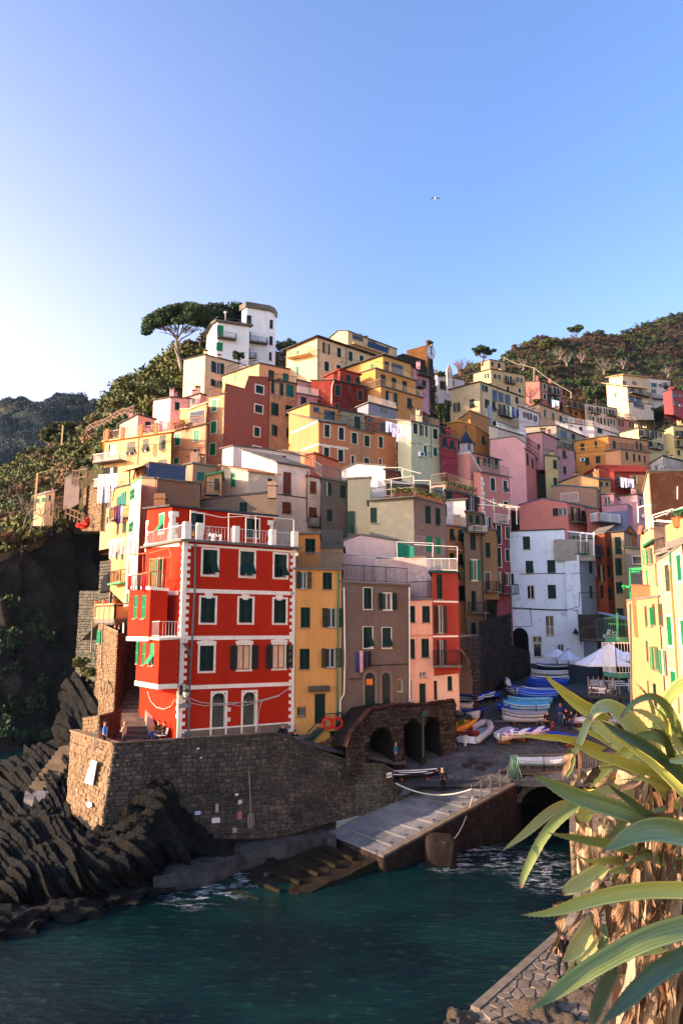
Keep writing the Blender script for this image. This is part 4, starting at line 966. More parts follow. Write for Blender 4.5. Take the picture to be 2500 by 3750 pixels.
# --- white villa tower on the hilltop
tw=block(None,1,None,[(1145,150,520),(1150,145,520),(1330,172,545),(1372,195,545),(1390,240,545)],1,126,24,60)
VL=thing('villa','tall white villa with rounded corners and green shutters, topmost building beside the big pine','villa',tuple(tw.C[0].xy)+(52,),G1)
WV=wall((.80,.80,.78),.08)
tw=block(VL,1,WV,[(1144,170,520),(1180,150,520),(1340,176,545),(1374,192,545),(1390,225,545)],1,124,20,60,over=.35,roof=CONC,rth=1.0,wins={'c':[(1180,205,1215,270),(1183,322,1210,402),(1182,440,1205,515),(1347,238,1371,300),(1345,355,1369,418),(1343,470,1362,530)]});tw.t=1
balcony(tw,1182,1325,408,1.1,.9,CONC,GREYPIPE);balcony(tw,1184,1245,520,1.0,.9,CONC,GREYPIPE)
tf=block(VL,1,WV,[(893,350,520),(915,305,520),(940,272,520),(972,255,525),(1200,288,530)],3,119,20,62,roof=CONC,over=.5,rth=.35,depth=9,wins={'g':[(968,278,1015,358),(964,400,1010,460)]});tf.t=1
balcony(tf,968,1102,378,1.1,.9,CONC,GREYPIPE,fi=3);top_rail(tf,.9,GREYPIPE,'sf',.1,0)
rr=M();rr.tube([PT(1,1030,250,121),PT(1,1030,195,121)],.04);rr.lathe(PT(1,1030,195,121),[(0,0),(.25,.15),(.25,.35),(0,.5)],8);rr.build('terrace_lamp',WHITEM,VL)
hc=house('cream house with blank sunlit wall, just below the white villa',1,'e9d6ae',[(728,527,800),(880,490,790),(1130,555,720)],1,108,39,31,group=G1,wins={'o':[(928,543,1017,622),(924,672,1012,720)]},roof=SLATE)
ht=block(hc.root,1,wall('dcae7e',.4),[(728,775,800),(800,735,800)],1,104,30,30,depth=3,noroof=False)if False else None
hp=house('peach upper storey with roof terrace between the cream house and the tan one',1,'ebbb80',[(1008,645,760),(1270,552,760),(1512,598,720)],1,103,38,34,group=G1,wins={'g':[(1090,618,1112,668)],'c':[(1338,600,1380,655)],'t':[(1442,622,1482,680)]})
railing(hp.root,[PT(1,1040,615,105),PT(1,1145,575,106),PT(1,1260,560,104)],.9,.25)
htan=house('tall tan house with teal shutters wedged right of the red brown tower',1,'cda273',[(1345,672,1200),(1545,702,1120)],0,95,38,group=G1,depth=6,wins={'ow':[(1358,685,1442,775)],'t':[(1465,702,1520,790)],'c':[(1358,835,1412,925),(1460,853,1510,935),(1362,993,1403,1070),(1467,1013,1487,1085)]},worn=.5)
top_rail(htan,.95,IRON,'f')
awn=M();
hr=house('tall red brown tower house with a sunlit orange side',1,'a85c48',[(1015,765,1345),(1022,700,1345),(1160,738,1300),(1190,646,1270),(1360,657,1240)],0,91,38,group=G1,depth=7,over=.1,roof=paint('9c5040'),framed=.14,wins={'c!':[(1247,710,1302,766),(1242,850,1296,905),(1236,1010,1275,1074),(1228,1148,1284,1168)]},worn=.35,trim=TRIM,det=False)
hr2=block(hr.root,1,wall('dda474',.55),[(893,795,1320),(1017,768,1345)],1,91,38,28,depth=6.5,framed=.12,roof=CONC,wins={'g':[(932,812,970,893),(926,968,966,1052),(918,1125,960,1210)]});hr2 .t=1
railing(hr.root,[PT(1,900,785,91.5),PT(1,1015,760,90.7)],.95,.2)
pipe(hr2,[(903,800),(897,1280)],m=paint('b9724a'))
dish=M();dish.lathe((0,0,0),[(0,0),(.2,.03),(.38,.12),(.45,.2)],12)
do=dish.build('dish',WHITEM,hr.root);do.location=PT(1,922,712,90.5)-hr.root.location;do.rotation_euler=(R(-70),0,R(30))
# --- pink and peach storeys above the yellow row
hk=house('small pink house with one dark window tucked under the hillside shrubs',1,'f0bfc4',[(510,818,1000),(635,796,1000),(775,805,980)],1,96,30,30,group=G1,wins={'c':[(668,828,702,884)]},depth=5)
hk2=house('pink house set back behind the orange porch',1,'e8a0a0',[(745,800,900),(850,768,900),(900,790,900)],1,99,35,30,group=G1,wins={'c':[(787,802,816,838)]},depth=5)
hpor=house('peach terrace room with a bright orange porch',1,'efb878',[(708,885,1010),(770,882,1010),(888,835,1000)],2,90.5,38,27,group=G1,depth=4,roof=paint('f0c48c'),det=False,wins={'n':[(772,890,885,985)]})
railing(hpor.root,[PT(1,640,1020,90),PT(1,765,1000,89.3),PT(1,888,978,88.6)],.95,.14,paint('c9713a'))
hkl=house('low pink rooms on the long roof terrace at the left end',1,'eba9a4',[(270,990,1090),(400,918,1085),(520,955,1060)],1,94,20,35,group=G1,wins={'c':[(455,968,495,1010)]},depth=5)
# --- yellow and orange sunlit row
ho=house('orange house with two rows of green shutters in full sun',1,'dea070',[(632,1047,1330),(893,988,1330)],1,88,38,27,group=G1,depth=6,framed=.08,worn=.4,over=.3,wins={'g':[(668,1058,707,1140),(804,1032,845,1110),(662,1228,698,1272)],'hg':[(800,1203,836,1272)]})
hy=house('long yellow sunlit house with grey shutters and white balcony at the cliff edge',1,'ecc484',[(150,1115,1750),(633,1047,1640)],1,87.6,38,27,group=G1,depth=6,over=.5,roof=paint('e8a05c'),wins={'oy':[(165,1130,268,1212)],'hy':[(327,1112,384,1206),(437,1092,481,1186)],'y':[(557,1066,603,1165),(550,1240,612,1265),(175,1465,215,1585)],'o':[(165,1295,250,1345)],'w':[(178,1652,200,1696)]})
STY['oy']=SHUTG
balcony(hy,130,322,1262,1.3,1.0,CONC,WHITEM);balcony(hy,128,262,1442,1.2,1.0,CONC,WHITEM)
railing(hy.root,[PT(1,155,1100,87.3),PT(1,300,1078,86.8),PT(1,425,1062,86.4),PT(1,632,1036,86)],1.0,.16,paint('d7b7a8'))
for xx in(180,292,425,530):
 q=M();p=PT(1,xx,1105-(xx-150)*.13,87.2-(xx-150)*.003);q.box(p+V((0,0,.6)),(.2,0,0),(0,.2,0),(0,0,.75));q.build('terrace_pillar',wall('e8a05c'),hy.root)
pipe(hy,[(410,1085),(402,1280)],m=paint('b98a4a'))
# --- tile 2: middle of the hill
hcu=house('long cream house with roof loggia on the skyline behind the other cream house',2,'eccf94',[(455,208,330),(535,140,330),(612,142,340),(1012,290,400)],2,118,40,32,group=G1,depth=9,over=.15,wins={'n':[(650,178,738,214),(770,212,850,270),(925,272,955,292)]})
gl=M();a_,F_,u_,z_=fpt(hcu,*cv(2,765,285));u1_,_=facade_hit(F_,*cv(2,925,300));gl.fb(F_,u_,u1_,z_+.1,z_+1.2,.5,.54);gl.build('glass_railing',paint('1c3350',.1),hcu.root)
gl=M();gl.fb(F_,facade_hit(F_,*cv(2,640,250))[0],u1_+3,z_-.1,z_+.1,0,.6);gl.build('ledge',wall('e3c088'),hcu.root)
hcr=house('cream corner house with overhanging eaves and a lit balcony near the skyline',2,'ecd2a2',[(108,305,500),(360,188,545),(820,340,520)],1,104,40,28,group=G1,over=.55,depth=8,wins={'g':[(192,297,217,370),(190,430,214,497)],'ow':[(405,240,462,328)],'c':[(522,277,558,358),(617,310,651,388),(708,342,741,395),(418,390,459,470),(518,417,555,458)]},framed=.07)
balcony(hcr,140,320,352,1.2,1.0,wall('ecd2a2'),TRIMD);pipe(hcr,[(598,275),(598,480)])
hye=house('bright yellow house stepping down in three railed terraces',2,'e8b45c',[(590,455,520),(898,338,520),(1130,412,560)],1,104,38,28,group=G1,over=.45,depth=7,wins={'g':[(797,410,828,447)],'c':[(912,390,948,467)],'n':[(970,412,1070,500)]})
hy2=block(hye.root,2,wall('dfa046',.2),[(712,488,640),(838,447,640),(1168,550,680)],1,101,38,30,depth=7,wins={'c':[(882,497,922,583),(971,525,1010,612),(1059,551,1097,640)]},roof=CONC);hy2 .t=2
hy3=block(hye.root,2,wall('d89a4e',.25),[(765,628,720),(882,592,800),(1222,690,860)],1,98,38,30,depth=7,wins={'ow':[(920,640,1013,742)],'h':[(1098,690,1137,780)]},roof=CONC);hy3 .t=2
for b_ in(hy2,hy3):top_rail(b_,1.0,TRIMD,'sf')
pk=house('lilac pink house below the castle ruin',2,'d9a9bd',[(1130,430,640),(1170,455,640),(1282,510,700)],1,108,36,30,group=G1,depth=6,wins={'c':[(1192,458,1222,492),(1222,545,1255,590),(1165,632,1200,668)]})
balcony(pk,1172,1280,508,.9,t=2);balcony(pk,1165,1220,605,.9,t=2)
hdr=house('dark red house with a salmon sunlit side, left of the yellow terraces',2,'742518',[(310,545,640),(490,545,770),(768,603,760)],1,95,36,30,group=G1,framed=.06,trim=paint('b8554a'),wins={'c':[(507,582,551,674),(692,625,734,711),(505,738,540,768)]})
hd2=block(hdr.root,2,wall('a8442e',.2),[(430,520,560),(546,455,590),(712,500,610)],1,99,36,30,depth=6,wins={'c':[(600,502,637,558),(678,522,712,575)]},roof=TILE)
pipe(hdr,[(495,545),(483,600),(481,735)],m=TRIM,t=2)
hpi=house('pink house with a railed terrace, squeezed left of the dark red one',2,'d98f92',[(195,655,800),(457,697,800)],0,94,36,group=G1,depth=6,wins={'c':[(226,680,273,748),(364,704,408,738)]},roof=CONC,det=False)
hpi2=block(hpi.root,2,wall('e4a8a4'),[(200,545,660),(382,585,690)],0,97,36,depth=5,wins={'w':[(285,592,318,655)]})
top_rail(hpi,1.0,WHITEM,'f')
# --- big orange row
g1=house('orange house with a blank side wall and white bands, left end of the big row',2,'d38a56',[(130,812,1110),(372,885,1160),(621,915,1240)],1,84,35,48,group=G1,worn=.15,roof=CONC,over=.25,det=False,framed=.1,wins={'g_':[],'c!':[(420,908,463,1010),(537,932,580,1034),(416,1095,459,1196),(532,1114,576,1212)]})
g1t=block(g1 .root,2,wall('e0a45a',.2),[(130,800,900),(298,733,900),(548,785,900)],1,86.5,35,30,depth=6,wins={'n':[(330,760,385,805),(418,790,515,880),(560,815,600,860)]})
band(g1,372,1062,616,1098,16,2,fi=1);band(g1,135,975,368,872,16,2,fi=0);band(g1,235,1112,366,1062,13,2,fi=0);top_rail(g1,1.0,IRON,'f')
hb=house('slate blue attic room on the roofs behind the orange row',2,'8496ae',[(690,770,830),(780,728,830),(1010,790,850)],1,93,33,40,group=G1,depth=5,det=False,wins={'w':[(880,778,940,800)]},roof=CONC);top_rail(hb,.9,WHITEM,'f')
g2=house('tan house in the big row with a green door on its terrace',2,'c89567',[(621,935,1290),(827,985,1290)],0,cont(g1,2,0),35,group=G1,depth=6,roof=CONC,framed=.07,det=False,wins={'c':[(643,974,688,1066),(747,997,791,1088),(640,1162,664,1230),(744,1182,786,1235)]})
g2t=block(g2 .root,2,wall('9a9a82',.3),[(548,790,960),(750,828,960)],0,cont(g1,2,0)+1.8,35,depth=5,wins={'c':[(666,842,714,940)]});top_rail(g2,1.0,IRON,'f')
pipe(g2,[(735,970),(722,1000),(716,1190)],m=TRIMD,t=2)
g3=house('apricot house at the right end of the big row with laundry on its terrace',2,'d78f55',[(825,965,1340),(1240,1058,1400)],0,cont(g2,2,0),35,group=G1,depth=6,roof=CONC,framed=.07,det=False,wins={'c':[(864,1007,898,1098),(1007,1044,1041,1136),(866,1187,887,1243),(1008,1220,1041,1283),(1109,1254,1138,1318)],'h':[(1107,1074,1139,1165)]})
top_rail(g3,1.0,IRON,'f');pipe(g3,[(1077,1040),(1077,1300)],t=2)
g3t=block(g3 .root,2,wall('b06a4a',.3),[(740,838,990),(1020,870,1000)],0,cont(g2,2,0)+3.5,33,depth=4,wins={'n':[(780,850,825,880),(880,890,1000,960)]},roof=CONC)
fr=M()
for a,b_ in(((740,825),(845,822)),((845,822),(848,870)),((740,825),(1080,880)),((800,838),(1075,905)),((1075,900),(1078,1010)),((860,840),(1130,905))):fr.bar(PT(2,*a,80),PT(2,*b_,80.5),.035)
fr.build('clothes_frame',TRIMD,g3 .root)
mg=house('pale mint green house with teal shutters',2,'c6d6b4',[(1020,868,1200),(1130,885,1230),(1370,930,1240)],1,88,36,40,group=G1,worn=.1,depth=6,roof=CONC,framed=.08,wins={'c':[(1146,898,1183,985),(1308,942,1348,1026)],'o':[(1200,912,1258,1003)],'t':[(1232,1083,1260,1165),(1310,1099,1345,1166)]})
top_rail(mg,.9,TRIMD,'f');pipe(mg,[(1290,930),(1290,1180)],t=2);band(mg,1232,1060,1368,1085,8,2)
rw=M();p=PT(2,1080,850,90)
mz=house('magenta house with a small railed balcony beside the mint green one',2,'9c3448',[(1372,990,1180),(1512,1030,1180)],0,90,32,group=G1,depth=5,roof=CONC,wins={'h':[(1385,1015,1425,1100),(1447,1040,1483,1120)]})
top_rail(mz,.9,IRON,'f')
# ================================================================ tile 3: right half of the hill
G2='houses climbing the right side of the village'
v1=house('cream villa with flat roofs standing alone on the right hillside',3,'efdcae',[(1080,440,560),(1215,470,620),(1345,478,600)],1,135,32,42,group=G2,over=.9,roof=wall('e3c99a'),depth=8,wins={'w':[(1128,500,1150,530),(1225,475,1255,500),(1282,480,1308,505)],'n':[(1220,520,1258,560),(1262,530,1305,570)]},det=False)
v1b=block(v1 .root,3,wall('e8d6a8'),[(1095,405,440),(1183,390,460),(1345,405,470)],1,137,32,42,over=.6,roof=wall('d9c090'),wins={'n':[(1178,425,1205,455)],'w':[(1240,430,1270,450)]})
v1c=block(v1 .root,3,wall('f3ead2'),[(1225,560,615),(1375,580,615)],0,132,32,depth=5,wins={'n':[(1250,570,1320,600)]});balcony(v1,1220,1340,520,1.2)
v2=house('white apartment block beside the cream villa on the hill',3,'dcdadf',[(1345,410,540),(1490,425,560)],0,142,15,group=G2,depth=9,wins={'w':[(1365,440,1400,465),(1365,480,1395,505),(1410,445,1430,462)],'c':[(1445,440,1465,480)]},det=False)
balcony(v2,1430,1485,465,1.0);balcony(v2,1365,1440,545,1.0)
v3=house('crimson house at the right edge of the hillside',3,'b24a52',[(1440,500,575),(1495,482,580),(1566,490,610)],1,128,28,30,group=G2,wins={'w':[(1500,505,1525,530),(1535,510,1560,530),(1500,555,1530,580)]},depth=6)
hya=house('tall yellow house with white window frames under the cable posts',3,'e0c88c',[(232,382,480),(345,352,600),(560,390,640)],1,122,32,35,group=G2,framed=.12,depth=8,over=.3,wins={'o!':[(302,380,328,412),(360,385,398,416),(430,395,472,440),(503,405,538,436)],'c':[(441,463,460,490),(516,474,533,503)]})
hyb=block(hya.root,3,wall('dcc088'),[(278,310,370),(335,292,370),(432,308,380)],1,126,32,35,depth=6,wins={'c':[(385,315,403,345),(345,305,358,330)]},roof=CONC);hya.t=3
balcony(hya,422,485,443,.9)
hl=house('pale yellow gabled house with a loggia of dark openings',3,'dcd0a4',[(82,485,660),(275,433,665),(545,530,730)],1,104,38,33,group=G2,over=.3,roof=SLATE,depth=8,wins={'n':[(350,485,385,555),(388,500,425,560),(430,515,468,575)],'t':[(284,450,301,490)],'c':[(304,460,322,496),(303,545,332,600),(498,530,516,570),(497,618,515,660)],'o':[(105,565,149,625),(388,575,430,650)],'h':[(207,543,236,600),(350,558,372,620)]})
balcony(hl,385,470,655,1.0);
mc1=house('rose brown apartment house with small balconies below the hill',3,'b57a72',[(565,432,640),(655,430,640),(802,470,660)],1,112,36,30,group=G2,wins={'c':[(675,447,693,482),(763,470,778,510),(676,512,694,545),(762,535,780,570)],'o':[(708,462,750,515),(705,520,752,580)]},framed=.08)
balcony(mc1,705,765,518,.8);balcony(mc1,710,785,590,.8)
mc2=house('ochre brown house with a wooden loggia between the rose and cream blocks',3,'a87846',[(803,535,700),(942,568,700)],0,112,34,group=G2,depth=6,wins={'c':[(830,555,848,600),(868,560,888,605),(905,568,920,600),(840,612,860,640),(875,622,895,650)]},worn=.5)
balcony(mc2,815,935,607,.8)
mc3=house('cream house with four white framed balcony doors, right of the brown loggia',3,'ead9b8',[(943,570,760),(1147,605,780)],0,112,34,group=G2,depth=7,framed=.1,wins={'o':[(965,590,988,636),(1060,602,1078,640),(1095,610,1120,650),(962,652,995,688),(1015,660,1045,705),(1060,668,1090,710),(1100,672,1128,705)],'ow':[(1015,595,1045,628)]})
balcony(mc3,958,1020,635,.8);balcony(mc3,1080,1145,652,.8)
mc4=house('small salmon house with roof terrace at the foot of the dark trees',3,'cf8474',[(1148,670,780),(1277,690,780)],0,111,30,group=G2,depth=6,wins={'ow':[(1155,680,1185,715),(1225,692,1252,722)]},roof=CONC);top_rail(mc4,1.2,TRIMD,'f')
mc5=house('long peach house with pale blue shutters',3,'dcb58e',[(575,595,720),(655,577,720),(885,662,760)],1,104,36,30,group=G2,depth=7,wins={'t':[(679,612,693,655),(732,632,746,675)],'o':[(778,655,822,698)]})
mc6=house('low white house with three shuttered windows below the rose block',3,'e2e2ec',[(520,590,740),(655,640,760)],0,100,30,group=G2,depth=6,roof=CONC,wins={'o':[(545,625,566,660),(572,634,600,672),(612,648,632,685)]});top_rail(mc6,.9,TRIMD,'f')
mc7=house('pale lime house with many shuttered windows on the right',3,'d9d6a6',[(1165,760,850),(1287,728,860),(1450,752,900)],1,100,30,30,group=G2,depth=8,wins={'o':[(1282,740,1305,787),(1325,742,1345,790),(1365,746,1395,790),(1403,755,1425,785)],'c':[(1405,820,1422,848),(1350,812,1370,845)]})
balcony(mc7,1285,1360,790,.8);balcony(mc7,1345,1420,862,.8)
mc8=house('yellow house with balconies at the right edge above the brown tower',3,'dfd08c',[(1450,745,900),(1508,712,900),(1600,720,940)],1,103,25,30,group=G2,depth=7,wins={'o':[(1520,745,1560,790)],'c':[(1528,805,1545,845),(1530,870,1548,900)]})
balcony(mc8,1515,1568,790,.9);balcony(mc8,1515,1568,850,.9)
mc9=house('white washed stone cottage with a slate roof near the right edge',3,'b9bcc2',[(1362,958,1040),(1440,905,1040),(1566,940,1040)],1,90,20,25,group=G2,depth=6,worn=.8,wins={'n':[(1385,965,1410,1000),(1415,975,1445,1020)]})
gr1=house('grey stone faced house roof with white end wall in mid hill',3,'a8ab9e',[(565,722,800),(760,712,820),(950,790,840)],1,94,33,20,group=G2,depth=6,worn=.7,wins={'n':[(785,745,830,790)],'c':[(855,765,880,800)]});top_rail(gr1,.8,WHITEM,'f')
lw=house('long low white row of terraces running down to the yellow house',3,'d8d8da',[(805,690,800),(1000,720,800),(1160,775,860)],1,101,20,12,group=G2,depth=5,roof=CONC,wins={'c':[(830,710,850,740),(905,720,925,750),(1020,730,1050,760)]});top_rail(lw,.9,WHITEM,'sf')
oc=house('broad ochre house with green shutters and a peach front',3,'c98a2e',[(873,815,1000),(1095,777,1000)],1,92,32,20,group=G2,worn=.1,depth=6,roof=CONC,wins={'c':[(911,825,939,868),(1003,810,1019,853),(943,918,970,963),(1009,906,1040,950)]})
oc2=block(oc.root,3,wall('d59a68',.2),[(1094,779,900),(1345,812,940)],0,92,32,depth=6,wins={'c':[(1118,810,1138,857),(1290,822,1305,868),(1265,815,1280,860)]})
oc3=block(oc.root,3,wall('d8a070',.2),[(1075,880,1010),(1170,866,1010),(1362,888,1020)],1,89,32,20,depth=4,roof=CONC,wins={'c':[(1200,882,1217,930),(1247,893,1262,940),(1281,899,1296,940),(1316,905,1328,946)]});top_rail(oc3,1.0,IRON,'sf')
for yy in(855,905):band(oc,876,yy,1085,yy-22,5,3,m=wall('dcae52'))
bn=house('tan barn like house with a low gable roof left of the balustrade',3,'b98c50',[(112,695,760),(212,618,760),(330,668,760)],1,98,36,40,group=G2,depth=7,roof=paint('b07c4a'),det=False)
oh=house('plain ochre house with a small dark shuttered window left of the pale pink tower',3,'b98234',[(62,700,900),(140,688,900),(247,712,900),(345,790,900)],2,88,38,25,group=G2,depth=6,roof=paint('c09a54'),wins={'h':[(285,778,304,835)]},det=False)
bl_=house('white terrace with a balustrade above the pale pink tower',3,'d9d4cc',[(330,705,800),(385,730,830),(566,785,840)],1,86,33,40,group=G2,depth=5,roof=CONC,wins={'n':[(350,680,378,715)]},det=False)
w=M()
for i in range(26):
 p=V(bl_.C[0]).lerp(bl_.right[0],i/25);z=bl_.C[1]+(bl_.right[1]-bl_.C[1])*i/25+.15
 w.lathe((p.x,p.y,z),[(.05,0),(.09,.2),(.05,.45),(.07,.7)],6)
a_,b_=V((*bl_.C[0].xy,bl_.C[1]+.9)),V((*bl_.right[0].xy,bl_.right[1]+.9));w.bar(a_,b_,.09)
w.build('balustrade',WHITEM,bl_.root)
aw=M();
for i in range(9):
 p,q=PT(3,338+i*19,672+i*7,88),PT(3,338+i*19+15,678+i*7,88);aw.poly([p,q,q+V((.3,-1.5,-.5)),p+V((.3,-1.5,-.5))])
aw.build('awning',AWN,bl_.root)
pp=house('tall pale pink tower house with a blank wall, above the big salmon house',3,'eeb9c0',[(343,803,1150),(500,783,1150),(564,826,1150)],2,80,38,14,group=G2,worn=.05,depth=5,roof=CONC,over=.1,det=False)
pp2=block(pp.root,3,wall('d98a94',.1),[(563,860,1090),(628,905,1090)],0,80,45,depth=4,wins={'c':[(569,890,582,965),(602,925,613,985)]});pp.t=3
li=house('lilac block of flats with satellite dish, behind scaffolding poles',3,'c9989f',[(565,768,900),(670,755,900),(770,805,900)],1,89,36,30,group=G2,depth=6,wins={'c':[(640,830,655,860)]},worn=.1)
li2=block(li.root,3,wall('c0949c',.1),[(772,850,1100),(876,875,1100)],0,84,30,depth=6,wins={'h':[(798,870,820,922)],'c':[(803,972,822,1020)]},roof=CONC);li2 .t=3;top_rail(li2,.9,IRON,'f')
dd=dish.build('dish',WHITEM,li.root);dd.location=PT(3,686,815,86)-li.root.location;dd.rotation_euler=(R(80),0,R(-20))
yg=house('narrow yellow green house between the pink tower and the lilac flats',3,'d6c98c',[(690,905,1160),(777,912,1160)],0,80,30,group=G2,depth=5,roof=CONC,wins={'c':[(738,932,762,987),(740,1045,764,1092)]});top_rail(yg,.9,TRIMD,'f')
sc=M()
for i in range(7):
 x=575+i*12;a,b_=PT(3,x,790+i*9,83),PT(3,x,890+i*12,83);sc.bar(a,b_,.03)
for j in range(4):sc.bar(PT(3,575,795+j*26,83),PT(3,648,838+j*30,83),.03);sc.bar(PT(3,575,795+j*26,83),PT(3,600,830+j*26,83),.02)
sc.build('scaffolding',IRON,pp.root)
rr_=house('red house with a terracotta tile roof and a laundry balcony',3,'9a3c30',[(945,1035,1140),(1045,968,1140),(1130,1010,1150),(1365,1012,1170)],2,79,15,20,group=G2,roof=TILE,depth=7,over=.4,wins={'n':[(1140,1030,1165,1070)],'c':[(1247,1035,1272,1085)]},det=False)
rr2=block(rr_.root,3,wall('a8804c'),[(1228,1025,1150),(1362,1028,1170)],0,78,10,depth=5,noroof=True,wins={'n':[(1250,1030,1272,1085)]});rr_.t=3
balcony(rr_,1135,1232,1102,1.2,fi=2);balcony(rr_,1250,1340,1112,1.2,fi=2)
tn=house('tan house with a low pitched roof below the red roofed one',3,'bf9a68',[(785,1078,1150),(905,1030,1150),(1030,1060,1160),(1105,1062,1150)],2,76,25,15,group=G2,depth=6,roof=SLATE,wins={'c':[(1030,1070,1055,1100),(1072,1072,1090,1098)]})
sa=house('weathered salmon and grey house with teal gutters',3,'b98a72',[(735,1100,1210),(800,1095,1240),(1015,1112,1240),(1042,1150,1240)],2,72,40,8,group=G2,worn=.9,depth=5,roof=paint('1d5a55'),over=.12,det=False)
railing(sa.root,[PT(3,790,1205,70),PT(3,900,1195,70)],1.3,.2,WHITEM)
pb=house('pink and powder blue walled house on the right of the lane',3,'c98a9a',[(1050,1150,1350),(1130,1148,1350),(1160,1190,1350)],1,72,40,8,group=G2,depth=5,wins={'w':[(1067,1165,1107,1222)]},roof=CONC,det=False)
pb2=block(pb.root,3,wall('b98aa4',.1),[(1060,1228,1350),(1215,1215,1360),(1250,1240,1420)],1,69,40,8,depth=4,roof=CONC,over=.05)
pb3=block(pb.root,3,wall('6a7fa8',.1),[(1045,1275,1350),(1213,1250,1350)],1,68.6,40,8,depth=1,roof=CONC,over=.02,rth=.02)
pr=house('pale pink end house hidden behind the sunlit right hand terrace',3,'d8a9b4',[(1160,1165,1420),(1285,1152,1500),(1345,1170,1500)],1,74,40,12,group=G2,depth=6,wins={'c':[(1290,1180,1300,1220)]})
# big salmon house (under the pale pink tower)
bs=house('large salmon pink house with white quoins and a roof terrace',3,'dc9a92',[(0,917,1250),(212,885,1250),(283,1012,1250)],1,60,38,14,group=G2,worn=.05,depth=6,roof=paint('d9d0cc'),over=.1,det=False)
bs2=block(bs.root,3,wall('d89088',.08),[(235,1000,1260),(283,1013,1260),(466,1045,1320)],1,59,38,14,depth=6,framed=.08,roof=CONC,wins={'c':[(339,1047,369,1127),(341,1186,372,1220),(422,1198,452,1245)],'h':[(420,1063,447,1139)]});bs2 .t=3
bs3=block(bs.root,3,wall('d89088',.08),[(212,890,1020),(248,895,1020),(400,935,1030)],1,61,38,14,depth=5,wins={'ow':[(252,915,308,965)],'o':[(318,925,380,985)]});top_rail(bs2,1.2,TRIMD,'f',sp=.1)
q=M();F_=bs2 .facs[-1][0];z0=bs2 .C[1]-1
for i in range(16):q.fb(F_,-.03,.55 if i%2 else.35,z0-i*.62,z0-i*.62+.5,-.02,.035)
q.build('quoins',TRIM,bs.root)
# --- house chain below it, tile 5 and 6
rp=house('raspberry red house front with dark shutters, left of the white house',5,'a04858',[(1235,285,420),(1470,340,480)],0,82,28,group=G2,depth=6,roof=CONC,wins={'c':[(1238,290,1280,360)],'o':[(1378,318,1458,430)]},det=False);top_rail(rp,1.0,IRON,'f')
ra=house('tall crimson house with white framed windows beside the white house',6,'9c4a54',[(225,330,1110),(330,345,1110)],0,84,20,group=G2,depth=8,worn=.05,roof=CONC,framed=.07,wins={'c':[(230,340,262,475),(294,352,322,436),(234,500,262,640),(294,512,322,598)],'o':[(240,680,270,825),(275,685,350,770)]});top_rail(ra,1.1,WHITEM,'f')
balcony(ra,250,365,830,.8)
cf=M()
for a,b_ in(((90,130),(330,225)),((100,190),(380,215)),((205,150),(212,240)),((318,205),(320,300)),((225,185),(395,210)),((372,212),(374,335))):cf.bar(PT(6,*a,83),PT(6,*b_,83),.045)
cf.build('clothes_frame',TRIM,ra.root)
sr=house('salmon red house with a tall glazed balcony door behind the white house roof',6,'dc8a82',[(393,198,420),(568,150,420),(742,180,420)],2,98,36,10,group=G2,worn=.05,depth=6,roof=paint('54607a'),over=.1,wins={'c':[(632,218,672,272)],'w':[(674,216,735,268)]},det=False)
sr2=block(sr.root,6,wall('d4807a',.1),[(740,180,420),(895,212,440)],0,98,36,depth=6,roof=paint('1d5a55'),wins={'ow':[(762,212,825,318)],'c':[(838,235,868,318)]});sr2 .t=6
sr3=block(sr.root,6,wall('c47068',.1),[(880,215,520),(972,225,560)],0,97,30,depth=5,roof=paint('1d5a55'),wins={'n':[(905,238,935,300)]});sr3 .t=6
balcony(sr2,748,885,325,1.1,1.0);balcony(sr3,905,1065,325,1.4,1.1,rm=WHITEM)
ob=house('narrow orange brown house in shade, right of the white house',6,'a9552c',[(925,420,1000),(1020,400,1000),(1078,345,1000)],1,90,40,45,group=G2,worn=.2,depth=8,roof=CONC,wins={'c':[(960,485,975,600),(1022,498,1042,565),(1026,625,1045,715),(1028,785,1045,880),(975,770,995,865)],'o':[(963,625,1005,745)]},det=False)
ol=house('narrow olive house with tall black shuttered windows and a slate roof',6,'a89a76',[(1068,392,1000),(1160,385,1000),(1220,410,1000)],1,88,40,10,group=G2,worn=.15,depth=7,roof=SLATE,wins={'c':[(1078,424,1124,548),(1080,576,1128,700),(1086,748,1135,828),(1090,935,1140,990)]},det=False)
gh=house('grey green house with small balconies behind the green clothes rack',6,'86887c',[(1165,500,1000),(1285,505,1000)],0,86,8,group=G2,worn=.4,depth=6,roof=CONC,wins={'n':[(1200,560,1278,620),(1212,650,1260,690),(1205,755,1280,800)]},det=False)
og=block(gh.root,6,wall('a8662c'),[(1160,400,520),(1190,345,520),(1225,400,520)],0,89,10,depth=5)
top_rail(gh,1.4,IRON,'f')
